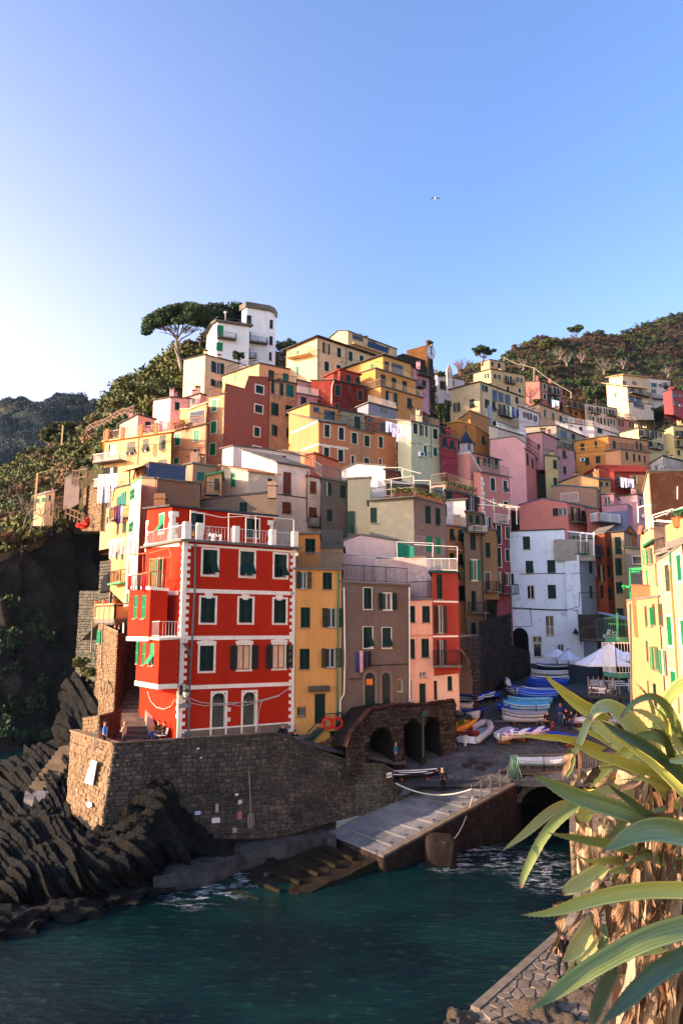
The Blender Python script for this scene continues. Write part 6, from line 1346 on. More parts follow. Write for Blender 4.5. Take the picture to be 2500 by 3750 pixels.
pe_=rowhouse('narrow peach house between the grey brown one and the lower red one','f0bc9c',5,[(980,1080,1832),(1147,1072,1826)],gr,{'c':[(982,1115,1018,1234),(1068,1115,1124,1234),(982,1353,1013,1492),(1063,1350,1117,1486)],'w':[(1050,1588,1096,1625)],'d':[(1048,1672,1096,1822)],'n':[(980,1640,1000,1800)]},20,worn=.03,roof=CONC,over=.1)
band(pe_,982,1322,1145,1320,12,5,m=paint('c98066'));top_rail(pe_,1.3,IRON,'f',sp=.1)
r2=rowhouse('lower dark red house with cream ground floor and a railed balcony','a83c2c',5,[(1145,878,1580),(1327,878,1560)],pe_,{'n':[],'c':[(1172,890,1212,1065)],'oc':[(1153,1112,1243,1312),(1168,1358,1240,1538)]},18,worn=.03,roof=paint('0f4a40'),over=.3)
r2b=block(r2 .root,5,wall('e8cdb2',.05),[(1145,1545,1826),(1328,1540,1822)],0,r2 .C[0].y-.02,18,depth=5,noroof=True,drop=.4,wins={'d':[(1150,1652,1176,1790)],'c':[(1250,1620,1283,1722)]});r2b.t=5
band(r2,1147,1076,1325,1080,13,5);band(r2,1147,1328,1325,1326,13,5);balcony(r2,1145,1320,1540,.8,1.1,t=5)
railing(r2 .root,[PT(5,1105,860,62.0),PT(5,1320,870,56)],1.0,.22,WHITEM,r=.008)
# ================================================================ sunlit terrace houses at the right edge
G5='sunlit houses at the right edge'
LIT='d89c68'
ra_h=house('sunlit peach house with green shutters and a yellow end, beside the restaurant terrace',15,LIT,[(257,1180,2330),(300,1175,2330),(365,1168,2330),(530,1147,2420)],3,48,8,98,group=G5,worn=.2,depth=6,roof=CONC,over=.3,det=False,drop=6,wins={'y':[(372,1222,394,1395),(440,1205,465,1385),(500,1200,528,1390),(384,1520,404,1700),(396,1865,412,2040)],'g':[(425,1230,442,1400)],'og':[(436,1570,500,1775),(508,1598,570,1812)],'c':[(447,1890,475,2090)]})
pipe(ra_h,[(255,1200),(262,1500),(268,2100)],m=GREYPIPE,t=15,r=.06)
w=M();u,z=facade_hit(ra_h.facs[-1][0],*cv(15,470,1480));
rb_h=house('sunlit pale peach house with white framed green shutters, nearest at the right edge',15,'e4b48c',[(532,840,2450),(620,790,2450),(760,690,2500)],2,41.5,8,101,group=G5,worn=.15,depth=6,roof=CONC,over=.25,det=False,drop=8,framed=.12,wins={'g!':[(645,780,692,1010),(576,1310,612,1560),(680,1345,720,1560),(610,1785,648,1960)],'y':[(560,860,592,1100)]})
pipe(rb_h,[(603,800),(610,1000),(640,1400),(680,2150)],m=paint('b9743a'),t=15,r=.05);pipe(rb_h,[(600,760),(603,810),(612,1100)],m=GREENP,t=15,r=.07)
rc_h=house('tall sunlit block with a big blank brown end wall at the right edge',15,'dcb488',[(392,250,1150),(440,66,1150),(760,55,900)],1,57,4,82,group=G5,worn=.1,depth=5,roof=CONC,over=.1,det=False)
w=M();rc2=block(rc_h.root,15,wall('5c3a22',.3),[(441,75,900),(765,62,900)],0,56.7,4,depth=2,noroof=True,drop=1)
rd_h=house('sunlit narrow house with bright green shutters under the brown end wall',15,'d8a478',[(360,600,1200),(452,560,1200),(536,540,1200)],2,50.5,8,95,group=G5,worn=.4,depth=5,roof=CONC,over=.3,det=False,drop=4,wins={'og':[(385,722,447,865)],'n':[(462,850,520,1030)]})
rd2=block(rd_h.root,15,wall('c9a083',.7),[(452,525,700),(640,535,760)],0,50,8,depth=4,roof=CONC,over=.1)
re_=block(rd_h.root,15,wall('e2a06c',.3),[(260,1040,1180),(452,1046,1180)],0,53.5,4,depth=1.2,roof=TRIMD,over=.05,rth=.06)
s=M();a=PT(15,455,790,48.5);b_=PT(15,603,745,46);s.hexa([a,b_,b_+V((1.2,.4,0)),a+V((1.2,.4,0)),a+V((0,0,.35)),b_+V((0,0,.35)),b_+V((1.2,.4,.35)),a+V((1.2,.4,.35))]);s.build('balcony',CONC,rd_h.root)
railing(rd_h.root,[PT(15,458,775,48.4),PT(15,545,750,47)],.9,.16,IRON)
s=M();a=PT(15,550,740,45.5);b_=PT(15,760,670,41.8);s.hexa([a,b_,b_+V((1.2,.3,0)),a+V((1.2,.3,0)),a+V((0,0,.45)),b_+V((0,0,.45)),b_+V((1.2,.3,.45)),a+V((1.2,.3,.45))]);s.build('balcony',CONC,rb_h.root)
s=M();a=PT(15,560,695,45.6);b_=PT(15,760,625,41.9);s.hexa([a,b_,b_+V((.15,.1,0)),a+V((.15,.1,0)),a+V((0,0,1.2)),b_+V((0,0,1.2)),b_+V((.15,.1,1.2)),a+V((.15,.1,1.2))]);s.build('parapet',wall('dd9a62',.3),rb_h.root)
s=M()
for a,b_ in(((440,440),(620,385)),((445,465),(700,370)),((560,440),(590,400)),((440,440),(445,545)),((320,370),(430,345)),((316,372),(318,500)),((405,355),(408,440)),((655,195),(655,300)),((410,480),(412,580)),((540,560),(640,515)),((450,490),(620,500)),((470,480),(640,495))):s.bar(PT(15,*a,50.5),PT(15,*b_,49.5),.03)
s.build('pergola',TRIM,rd_h.root)
s=M();s.poly([PT(15,600,440,44),PT(15,640,400,43),PT(15,760,340,43),PT(15,760,375,42)]);s.build('awning',paint('3f9a66'),rb_h.root)
s=M();c=PT(15,668,500,43.5);s.lathe(c,[(0,-.3),(.3,-.3),(.42,.25),(.46,.28),(.0,.22)],12);po=s.build('flower_pot',paint('a5522c'));tag(po,'round terracotta plant pot on the sunlit right hand terrace','flower pot')
s=M()
for k in range(9):a=k*.7;s.tube([c+V((0,0,.2)),c+V((.25*math.cos(a),.25*math.sin(a),.6)),c+V((.5*math.cos(a),.5*math.sin(a),.8))],[.05,.05,.01],4)
s.build('succulent',paint('3f5a38'),po)
# small roofs and slanting shutters on its far end
s=M();s.hexa([PT(15,312,605,56),PT(15,345,600,54),PT(15,360,530,54),PT(15,325,530,56),PT(15,312,560,56),PT(15,345,560,54),PT(15,362,528,54),PT(15,327,528,56)]);s.build('canopy',paint('8a5a44'),rc_h.root)
s=M();s.hexa([PT(15,355,720,54),PT(15,450,655,51),PT(15,455,655,52),PT(15,360,720,55),PT(15,355,695,54),PT(15,440,640,51),PT(15,450,640,52),PT(15,360,690,55)]);s.build('canopy',paint('1d6a48'),rd_h.root)
# green clothes rack and balconies hanging over the square
gf=M()
for a,b_ in(((243,898),(252,1158)),((180,1048),(250,1052)),((248,900),(440,888)),((248,912),(440,900)),((248,930),(330,925)),((182,1055),(248,1062)),((190,1045),(192,1075))):gf.bar(PT(15,*a,58),PT(15,*b_,57),.05)
tag(gf.build('clothes_rack',paint('1f8a4c')),'tall bright green metal clothes rack at the end of the sunlit houses','clothes rack')
bgr=thing('balcony','green railed balcony above the restaurant umbrellas','balcony',tuple(PT(15,200,1510,62)))
zb5=PT(15,200,1500,62).z
def slabf(root,x0,x1,y,d,dep,th,mat,rm,h,t=15,sp=.13):
 a,b_=PT(t,x0,y,d),PT(t,x1,y,d);z=a.z;s=M();s.box(((a.x+b_.x)/2,d+dep/2,z-th/2),((b_.x-a.x)/2,0,0),(0,dep/2,0),(0,0,th/2));s.build('slab',mat,root)
 railing(root,[V((a.x,d+dep,z)),V((a.x,d,z)),V((b_.x,d,z))],h,sp,rm)
slabf(bgr,145,262,1490,61,3,.4,paint('4f8a66'),paint('255c3e'),1.6,sp=.32)
gg=M();gg.bar(PT(15,138,1280,60.8),PT(15,142,1490,60.8),.06);gg.bar(PT(15,62,1375,61),PT(15,255,1383,61),.05);gg.build('post',paint('2f7a50'),bgr)
bwh=thing('balcony','white railed balcony beside the big umbrellas','balcony',tuple(PT(15,200,1820,60)))
slabf(bwh,135,264,1808,59,3,.3,paint('3f7a68'),WHITEM,2.4,sp=.2)
# ================================================================ restaurant terrace
zT=P(2200,2545,62).z
ter=thing('terrace','raised dark restaurant deck with a rope fence, right of the boats','terrace',(22,62,zT))
xa_,xb_=P(2155,2540,61.5).x,P(2330,2540,61.5).x
s=M();s.box(((xa_+xb_)/2,67.5,zT-.12),((xb_-xa_)/2,0,0),(0,6,0),(0,0,.12));s.build('deck',paint('3a4046',.8),ter)
s=M()
for x in(xa_+.1,(xa_*2+xb_)/3,(xa_+xb_*2)/3,xb_-.2):
 for y in(61.7,72):s.bar((x,y,zsq(y)-.3),(x,y,zT-.24),.09)
s.build('support_post',IRON,ter)
s=M()
for i in range(7):x=xa_+i*.42;s.bar((x,61.55,zT),(x,61.55,zT+1.5),.03)
for i in range(16):
 z=zT+.55+(i%4)*.25;x=xa_+(i//4)*.62;s.tube([V((x,61.5,z)),V((x+.3,61.5,z-.14)),V((x+.6,61.5,z+.02))],.013,4)
s.build('rope_fence',TRIMD,ter)
def text_obj(txt,p,size,mat,parent,rot=(R(90),0,0),shear=0,name='lettering',bold=0):
 cu=bpy.data.curves.new('lettering','FONT');cu.body=txt;cu.size=size;cu.extrude=.01;cu.shear=shear;cu.offset=bold
 cu.align_x='CENTER';cu.align_y='CENTER';to=bpy.data.objects.new('t',cu);COL.objects.link(to)
 dg_=bpy.context.evaluated_depsgraph_get();me=bpy.data.meshes.new_from_object(to.evaluated_get(dg_));bpy.data.objects.remove(to)
 o=bpy.data.objects.new(name,me);me.materials.clear();me.materials.append(mat);COL.objects.link(o);o.parent=parent;o.rotation_euler=rot
 o.location=V(p)-(parent.location if parent else V((0,0,0)));return o
ban=thing('banner','white banner with black hand lettering hanging on the restaurant fence','banner',tuple(PT(6,980,1525,61.3)))
s=M();q=[PT(6,896,1540,61.35),PT(6,1062,1550,61.35),PT(6,1068,1512,61.35),PT(6,894,1500,61.35)];s.poly(q);s.poly([p+V((0,.03,0))for p in q][::-1]);s.build('cloth',paint('e9e9ea'),ban)
INK=paint('0c0c0e');c=PT(6,925,1520,61.3);text_obj('dau',c,.55,INK,ban,bold=.012);text_obj('Cila',PT(6,1042,1530,61.3),.62,INK,ban,shear=.3,bold=.012);text_obj('Ristorante',PT(6,980,1528,61.3),.42,paint('8a8c90'),ban,shear=.2)
bis=thing('sign','black bistro sign with white lettering on the railing under the grey awning','sign',tuple(PT(6,1047,1125,77)))
s=M();q=[PT(6,1012,1155,77),PT(6,1088,1152,77),PT(6,1088,1098,77),PT(6,1012,1095,77)];s.poly(q);s.poly([p+V((0,.05,0))for p in q][::-1]);s.build('panel',paint('0a0b0d'),bis)
text_obj('Rio',PT(6,1048,1112,76.95),.85,TRIM,bis,shear=.4,bold=.01);text_obj('BISTROT',PT(6,1050,1136,76.95),.42,TRIM,bis,bold=.008)
bi=thing('terrace','bistro terrace with stone base, railing and grey awning behind the white umbrellas','terrace',tuple(PT(6,1060,1240,78)))
A_,B2_=PT(6,955,1250,78),PT(6,1215,1250,78);zt5=PT(6,1000,1158,78).z
lay_stones(bi,(V((A_.x,78,8)),V((B2_.x,78,8)),V((B2_.x,78,zt5)),V((A_.x,78,zt5))),STD,MORD,.3,(.35,.8),.06,40,seed=121)
s=M();s.box(((A_.x+B2_.x)/2,80.5,zt5-.1),((B2_.x-A_.x)/2,0,0),(0,2.6,0),(0,0,.1));s.build('deck',CONC,bi)
railing(bi,[V((A_.x,78,zt5)),V((B2_.x,78,zt5))],2.1,.2,GREYPIPE)
s=M();q=[PT(6,958,960,82),PT(6,1190,1000,79.5),PT(6,1190,1028,77.2),PT(6,955,968,79)];s.poly(q);s.poly([p-V((0,0,.08))for p in q][::-1]);s.build('awning',paint('8d94a0'),bi)
s=M();s.box(((A_.x+B2_.x)/2+.5,83.2,zt5+1.2),((B2_.x-A_.x)/2+.6,0,0),(0,.2,0),(0,0,1.5));s.build('back_wall',wall('3f3c3a',.3),bi)
# umbrellas
def umbrella(c,w_,h,ptop,label,mat,parent=None,n_=8):
 """c: foot of the pole; w_: canopy width; h: height of the rim"""
 t=thing('umbrella',label,'umbrella',tuple(c),'restaurant umbrellas');s=M();r_=w_/2;c=V(c)
 for i in range(n_):
  a,b_=2*math.pi*(i+.5)/n_,2*math.pi*(i+1.5)/n_;k=r_*(1 if n_>4 else 1.41)
  A=c+V((math.cos(a)*k,math.sin(a)*k,h));B=c+V((math.cos(b_)*k,math.sin(b_)*k,h));T=c+V((0,0,h+ptop));mA,mB=T.lerp(A,.55)-V((0,0,ptop*.05)),T.lerp(B,.55)-V((0,0,ptop*.05))
  s.poly([T,mA,mB]);s.poly([mA,A,B,mB]);s.poly([A,A-V((0,0,.16)),B-V((0,0,.16)),B])
 s.build('canopy',mat,t);s=M();s.bar(c,c+V((0,0,h+ptop+.15)),.04);s.build('pole',IRON,t)
 s=M()
 for i in range(n_):
  a=2*math.pi*(i+.5)/n_;k=r_*(1 if n_>4 else 1.41);s.bar(c+V((0,0,h+ptop*.9)),c+V((math.cos(a)*k,math.sin(a)*k,h-.02)),.015)
 s.build('ribs',GREYPIPE,t);return t
UMB=paint('e6e8f0',.8)
p=PT(6,663,1275,82);umbrella((p.x,p.y,zsq(82)),3.2,p.z-zsq(82),.75,'white parasol in front of the white house doorway',UMB)
p=PT(6,743,1300,78);umbrella((p.x,p.y,zsq(78)),2.7,p.z-zsq(78),.95,'lilac white round parasol with a scalloped edge, just right of the first one',paint('c9c6dc',.8))
p=PT(6,990,1335,65);umbrella((p.x,p.y,zT),3.7,p.z-zT,1.3,'big square white umbrella over the restaurant tables',UMB,n_=4)
p=PT(6,1040,1300,72);umbrella((p.x,p.y,zT),5.0,p.z-zT,1.5,'largest white umbrella, behind the square one under the bistro sign',UMB)
p=PT(6,1165,1298,70);umbrella((p.x,p.y,zT),2.2,p.z-zT,.7,'small white umbrella half hidden by the sunlit house',UMB)
def chair(p,a,label,mat=WHITEM):
 t=thing('chair',label,'chair',tuple(p),'white restaurant chairs');c,s_=math.cos(a),math.sin(a);f=V((c,s_,0));r_=V((-s_,c,0));p=V(p)
 s=M();s.box(p+V((0,0,.45)),f*.22,r_*.22,V((0,0,.025)));s.build('seat',mat,t)
 s=M()
 for k in range(4):s.box(p-f*.22+V((0,0,.55+k*.1)),f*.015,r_*.2,V((0,0,.03)))
 s.build('backrest',mat,t)
 for i in(-1,1):
  for j in(-1,1):s=M();s.bar(p+f*.19*i+r_*.19*j+V((0,0,.9 if i<0 else.43)),p+f*.22*i+r_*.2*j,.02);s.build('leg',mat,t)
 return t
def table(p,w_,label,mat=WHITEM):
 t=thing('table',label,'table',tuple(p),'restaurant tables');s=M();p=V(p);s.box(p+V((0,0,.73)),(w_,0,0),(0,.35,0),(0,0,.02));s.build('tabletop',mat,t)
 for i in(-1,1):s=M();s.bar(p+V((i*w_*.8,0,0)),p+V((i*w_*.8,0,.71)),.025);s.build('leg',IRON,t)
 return t
rows_=['front','second','third','fourth','fifth','sixth']
for i in range(6):
 d=62.6+i*1.35;a_,_=ray(2180,2500);table((a_*d+.1,d,zT),.55,'small pale table in the left file on the restaurant deck, %s row'%rows_[i],paint('b9bcc2'))
 chair((a_*d+1.35,d,zT),R(180),'white chair in the middle file on the restaurant deck, %s row'%rows_[i])
for x,d,l_ in((2268,62.5,'near the rope fence'),(2262,65,'in the middle of the deck'),(2250,68,'at the back of the deck')):
 p=P(x,2530,d);table((p.x,d,zT),.8,'white table on the right part of the deck, '+l_)
 chair((p.x+1.2,d-.1,zT),R(200),'white slatted chair right of the white table '+l_);chair((p.x-1.2,d+.2,zT),R(-20),'white slatted chair left of the white table '+l_)
# ================================================================ boats
def boat_(px,py,L,B,H,ang,hull,inner,label,stripe=None,cover=None,cover2=None,transom=True,d=None,tilt=0,zoff=0,name='boat',group='boats pulled up on the square',cat='boat'):
 base=G_(px,py)if d is None else P(px,py,d);H*=.68;B*=.8
 t=thing(name,label,cat,tuple(base+V((0,0,zoff))),group)
 ca,sa=math.cos(ang),math.sin(ang);o=base+V((0,0,zoff))
 def loc(x,y,z):
  y2=y*math.cos(tilt)-z*math.sin(tilt);z2=y*math.sin(tilt)+z*math.cos(tilt)
  return o+V((x*ca-y2*sa,x*sa+y2*ca,z2+.12))
 N_=15;xs=[-1+2*i/(N_-1)for i in range(N_)]
 hb=lambda x:B/2*max(.02,(1-abs(x)**(2.6 if x>0 else(6 if transom else 2.8))))**.7 if not(transom and x<0)else B/2*(1-.3*abs(x)**2)
 sh=lambda x:H*(1+(.42 if x>0 else.15)*abs(x)**2.2)
 kl=lambda x:H*(.0+(.35*x**4 if x>0 else.12*x**4))
 def sec(x,k=1.0,dz=0,lift=0):
  b,s_,q=hb(x)*k,sh(x),kl(x)
  return[(x*L/2,yy*b,q+lift+(s_-q-lift)*zz+dz)for yy,zz in((-1,1),(-.97,.7),(-.82,.36),(-.45,.1),(0,0),(.45,.1),(.82,.36),(.97,.7),(1,1))]
 h=M();h.grid([[loc(*p)for p in sec(x)]for x in xs])
 if transom:h.poly([loc(*p)for p in sec(-1)])
 h.build('hull',hull,t,smooth=True)
 i_=M();i_.grid([[loc(*p)for p in sec(x*.97,.93,-.03,H*.12)]for x in xs]);
 if transom:i_.poly([loc(*p)for p in sec(-.97,.93,-.03,H*.12)])
 i_.build('inner_hull',inner,t,smooth=True)
 g=M()
 for sd in(0,8):g.tube([loc(*(V(sec(x)[sd])+V((0,0,.01))))for x in xs],.045,5)
 if transom:g.tube([loc(*sec(-1)[0]),loc(*sec(-1)[8])],.045,5)
 g.build('gunwale',stripe or WHITEM,t)
 if stripe:
  g=M()
  for sd in(1,7):
   sg_=-1 if sd==1 else 1
   g.grid([[loc(p[0],p[1]+sg_*.015,p[2]+.05),loc(p[0],p[1]+sg_*.02,p[2]-.05)]for p in[sec(x)[sd]for x in xs]])
  g.build('stripe',stripe,t)
 if cover:
  c=M();rows=[]
  for i,x in enumerate(xs):
   r_=[]
   for j in range(9):
    yy=-1+j/4;zz=(1-abs(yy))*.45*H*(1-.3*abs(x))+.02*math.sin(i*2.1+j*1.7)*H;k=1.05;drop=-.22*H if abs(yy)==1 else.03
    r_.append(loc(x*L/2*1.02,yy*hb(x)*k,sh(x)+zz+drop))
   rows.append(r_)
  c.grid(rows)
  if cover2:
   for f in range(len(c.f)):pass
  c.build('cover',cover,t,smooth=True)
 else:
  for x in(-.55,-.1,.35):
   th=M();b=hb(x)*.93;z=sh(x)*.78;q=[loc(x*L/2+e,y,z+dz)for dz in(-.03,.0)for e,y in((-.14,-b),(.14,-b),(.14,b),(-.14,b))];th.hexa(q);th.build('thwart',stripe or inner,t)
  fd=M();x0=.62;b=hb(x0)*.93;fd.poly([loc(x0*L/2,-b,sh(x0)*.97),loc(L/2*.97,0,sh(1)*.97),loc(x0*L/2,b,sh(x0)*.97)]);fd.build('foredeck',stripe or hull,t)
 s=M();s.bar(loc(-L*.25,-B*.3,-.05),loc(-L*.25,B*.3,-.05),.07);s.bar(loc(L*.25,-B*.3,-.05),loc(L*.25,B*.3,-.05),.07);s.build('chock',WOOD,t)
 return t
def striped(c1,c2,ang,pitch=.28,key='s'):
 m,n,l,b=mat_new('striped_canvas');g=n.new('ShaderNodeNewGeometry');dt=n.new('ShaderNodeVectorMath');dt.operation='DOT_PRODUCT';l.new(g.outputs['Position'],dt.inputs[0]);dt.inputs[1].default_value=(math.cos(ang)/pitch,math.sin(ang)/pitch,0)
 fr=n.new('ShaderNodeMath');fr.operation='FRACT';l.new(dt.outputs['Value'],fr.inputs[0]);gt=n.new('ShaderNodeMath');gt.operation='GREATER_THAN';gt.inputs[1].default_value=.5;l.new(fr.outputs[0],gt.inputs[0])
 l.new(mix(n,l,gt.outputs[0],c1,c2),b.inputs['Base Color']);b.inputs['Roughness'].default_value=.8;return m
WB=paint('d9dde4');BL1=paint('1f4fc4',.4);BL2=paint('123a9e',.4);BL3=paint('0c2460',.45);LB=paint('3fa8d8',.4);LB2=paint('8ad0ea',.4);NV=paint('10182e',.45);GT=paint('8e98a2',.8);BK=paint('15171c',.6);CRM_=paint('cfc8ba')
T10=lambda x,y:cv(10,x,y)
def row_boat(x0,x1,yb,H_,B,ang,*a,**k):
 """side-on boat between two pixel columns of the close view, standing at row yb"""
 px,py=T10((x0+x1)/2,yb);p=G_(px,py);L=(x1-x0)/2.412/FPX*p.y/max(.5,abs(math.cos(ang)));return boat_(px,py,L,B,H_,ang,*a,**k)
ST1=striped(hx('1c2f8e'),hx('dcdfe8'),R(35),.7);ST2=striped(hx('1c2f8e'),hx('dcdfe8'),R(150),.7);ST3=striped(hx('15161c'),hx('d9d4ca'),R(102),.34)
row_boat(885,1150,268,.75,1.7,R(176),NV,NV,'dark boat under a grey blue cover, farthest of the row below the parasols',cover=paint('6a7488',.8))
row_boat(838,1150,318,.8,1.8,R(176),paint('aab2b8'),GT,'white rowing boat with grey inside, second in the row below the parasols',stripe=WB)
row_boat(830,1150,372,.8,1.8,R(177),BL3,BL3,'navy blue boat with a pale rim, just in front of the white rowing boat',stripe=WB)
row_boat(812,1140,410,.8,1.8,R(176),BL2,BL3,'dark blue boat with a bright blue deck, middle of the boat row',stripe=BL1,cover=BL2)
row_boat(790,1085,442,.85,1.9,R(177),BL2,BL3,'deep royal blue boat in front of the dark blue decked one',stripe=BL2)
row_boat(752,1090,480,.8,1.8,R(178),BL1,BL3,'blue boat with a white stripe, half hidden by the one in front',stripe=WB)
row_boat(718,1045,524,.9,1.9,R(178),paint('2a62d8',.4),BL2,'bright blue boat with a white waterline stripe above the light blue ones',stripe=paint('7fa8f0'),cover=BL1)
row_boat(632,1000,575,.85,1.9,R(178),LB,LB2,'sky blue boat with a small square hatch, behind the turquoise one',stripe=LB2)
row_boat(598,975,640,.95,2.0,R(178),paint('2f96bc',.4),LB,'turquoise blue boat with a broad white stripe along its side',stripe=WB,cover=LB)
row_boat(540,640,640,.8,1.4,R(150),BL2,BL1,'small blue boat poking out left of the turquoise one',stripe=BL1)
tb=row_boat(585,960,726,1.0,2.0,R(178),WB,GT,'white boat under a wrinkled grey tarpaulin on a trailer',cover=GT,stripe=GREYPIPE)
s=M();a,b_=G_(*T10(880,735)),G_(*T10(960,765));s.bar(a+V((0,0,1.6)),a,.06);s.bar(a+V((0,0,.6)),b_+V((0,0,.05)),.06);s.bar(a+V((-3.5,0,.3)),a+V((0,0,.3)),.05);s.build('trailer',GREYPIPE,tb)
px,py=T10(607,880);boat_(px,py,4.4,2.0,.75,R(-112),CRM_,CRM_,'boat with a blue and white striped cover, bow towards the slipway',cover=ST1,stripe=WB,transom=True)
px,py=T10(795,862);boat_(px,py,4.2,2.0,.7,R(-140),CRM_,CRM_,'second boat with a blue and white striped cover, right of the first one',cover=ST2,stripe=WB)
row_boat(290,510,530,.8,1.7,R(4),NV,NV,'dark boat with a white top band by the dark cave',stripe=WB)
row_boat(430,550,520,.75,1.5,R(170),BL3,BL1,'blue boat behind the dark one with the white band',stripe=BL1)
px,py=T10(680,480);boat_(px,py,4.0,1.8,.8,R(-100),paint('a9bcd4'),BL2,'pale hulled boat with a blue cover pointing at the viewer by the cave',cover=BL2,stripe=WB)
px,py=T10(605,425);boat_(px,py,2.8,1.1,.5,R(80),WB,WB,'small white dinghy leaning upright beside the blue covered boat',stripe=WB,tilt=R(60),zoff=.5)
row_boat(190,412,562,.85,1.8,R(3),BL3,BL2,'blue boat beside the corner of the cream ground floor',stripe=WB,cover=BL2)
row_boat(185,318,612,.7,1.4,R(5),WB,CRM_,'small white dinghy below the blue boat at the house corner',stripe=CRM_)
row_boat(230,410,690,.9,1.7,R(8),BK,BL3,'black and blue boat stacked near the stone arches',stripe=BL2)
px,py=T10(285,695);boat_(px,py,2.6,1.3,.8,R(-60),WB,WB,'white boat bow standing in front of the black and blue boat',stripe=WB)
row_boat(85,320,862,.75,1.7,R(24),BK,BK,'low black boat carrying the kayaks',stripe=paint('6a2a22'))
def kayak(x0,y0,x1,y1,d,w_,mat,label,h=.3):
 a,b_=P(*T10(x0,y0),d),P(*T10(x1,y1),d+.6);s=M();n_=13;u=(b_-a).normalized();sd=u.cross(V((0,0,1))).normalized();t=thing('kayak',label,'kayak',tuple(a),'kayaks stacked by the arches');rows=[]
 for i in range(n_):
  x=i/(n_-1);k=max(.02,math.sin(math.pi*x))**.7;c=a.lerp(b_,x)+V((0,0,.25*(2*x-1)**2));rows.append([c+sd*w_*k*math.cos(g)+V((0,0,h*k*math.sin(g)))for g in[j*math.pi/4 for j in range(9)]])
 s.grid(rows);s.build('hull',mat,t,smooth=True);return t,a,b_,sd
dK=G_(*T10(180,835)).y
kayak(60,832,362,705,dK-.3,.38,paint('d98a1e',.4),'long orange kayak lying on the black boat');kayak(36,795,190,775,dK,.32,paint('b9c0cc',.4),'pale grey kayak poking out left of the yellow raft')
kt,ka,kb,ks=kayak(75,755,305,690,dK+.7,.55,paint('a5981a',.5),'yellow inflatable raft with black bands on top of the stack',.42)
s=M();c=ka.lerp(kb,.5)+V((0,0,.3));u=(kb-ka);s.box(c,u*.42,ks*.38,V((0,0,.16)));s.build('tarpaulin',paint('2c3a30',.8),kt)
s=M()
for k in(.42,.5,.58):s.tube([ka.lerp(kb,k)+ks*.57*math.cos(g)+V((0,0,.44*math.sin(g)))for g in[i*math.pi/6-.6 for i in range(9)]],.05,4)
s.build('strap',BK,kt)
# inflatable dinghy
rib=thing('inflatable_dinghy','grey inflatable dinghy with outboard on the paving beside the kayaks','inflatable dinghy',tuple(G_(*T10(330,880))),'boats pulled up on the square')
st_,bw_=G_(*T10(265,905)),G_(*T10(420,790));u=(bw_-st_).normalized();sd=V((u.y,-u.x,0)).normalized();up=V((0,0,.34));L=(bw_-st_).length*1.12;W=.85
for sg_ in(-1,1):
 s=M();s.tube([st_+up+sd*sg_*W-u*.3,st_+up+sd*sg_*W,st_+up+u*L*.55+sd*sg_*W,st_+up+u*L*.8+sd*sg_*W*.8+V((0,0,.1)),st_+up+u*L*.95+sd*sg_*W*.42+V((0,0,.22)),st_+up+u*L+V((0,0,.28))],[.08,.26,.27,.26,.25,.24],10)
 s.build('side_tube',paint('a9acb0',.5),rib,smooth=True)
s=M();s.poly([st_+V((0,0,.2))+sd*W,st_+V((0,0,.2))-sd*W,st_+V((0,0,.2))-sd*W+u*L*.7,st_+V((0,0,.3))+u*L*.95,st_+V((0,0,.2))+sd*W+u*L*.7]);s.build('floor',GT,rib)
s=M();s.box(st_+up,u*.04,sd*W*.9,V((0,0,.24)));s.build('transom',WB,rib)
s=M();s.box(st_+up-u*.25+V((0,0,.1)),u*.15,sd*.15,V((0,0,.25)));s.bar(st_+up-u*.25,st_-u*.4+V((0,0,-.1)),.06);s.build('outboard',paint('d5d5d2'),rib)
s=M();s.box(st_+up+u*1.4+V((0,0,.05)),u*.25,sd*.3,V((0,0,.15)));s.build('fuel_tank',paint('8a2a20'),rib)
# boats at the agave side and on the bridge, striped boat by the wall
px,py=T10(915,1112);bb=boat_(px,py,3.9,1.5,.6,R(-2),paint('9fd4e6',.5),paint('d9eef4'),'pale blue boat on the bridge behind the thin railing',stripe=WB,cover=paint('cfe6ee',.6))
px,py=T10(1120,905);boat_(px,py,3.6,1.7,.75,R(-75),paint('cfa89a'),BL1,'pink hulled boat with a bright blue inside, under the yellow agave leaf',stripe=BL1)
px,py=T10(1385,745);boat_(px,py,5.2,1.8,.8,R(175),WB,BL1,'white boat with a blue inside, half hidden behind the agave',stripe=WB)
sp=P(1515,2850,54.1);boat_(1512,2853,4.6*.8*1.0+.0,1.7,.55,R(12),BK,BK,'black boat with a black and white striped cover by the slipway wall',cover=ST3,stripe=BK,d=53.7)
# bridge railing with green nets, slipway railing posts with rope, loose boat rope
brr=thing('bridge_railing','thin rusty railing along the edge of the bridge','railing',(o_.x,o_.y,3.8))
railing(brr,[q_ for q_ in[o_+uB*u_+V((0,.1,3.88))for u_ in(.2,2.5,5,8,Lb)]],1.15,.13,paint('5a5a52'),name='rails')
net=thing('fishing_net','bundle of pale green fishing nets hanging on the end of the bridge railing','fishing net',tuple(o_+V((.2,0,3.9))));s=M();g=random.Random(5)
for k in range(46):
 a=o_+V((.1+g.uniform(-.15,.35),g.uniform(-.2,.1),3.88+1.2));s.tube([a,a+V((g.uniform(-.15,.15),-.1,-.5)),a+V((g.uniform(-.45,.3),-.15,-1.2-g.uniform(0,.4)))],.018,3)
s.build('cords',paint('5e8a76'),net)
rl=thing('slipway_railing','row of rusty posts with sagging ropes along the water side of the slipway','railing',tuple(RC))
rp_=[RB.lerp(RC,t)+nQ*-.2 for t in(.69,.77,.85,.93,1.0)]+[o_+V((.1,.2,3.8))]
for p in rp_:s=M();s.bar(p,p+V((0,0,1.2)),.035);s.build('post',paint('5c5248'),rl)
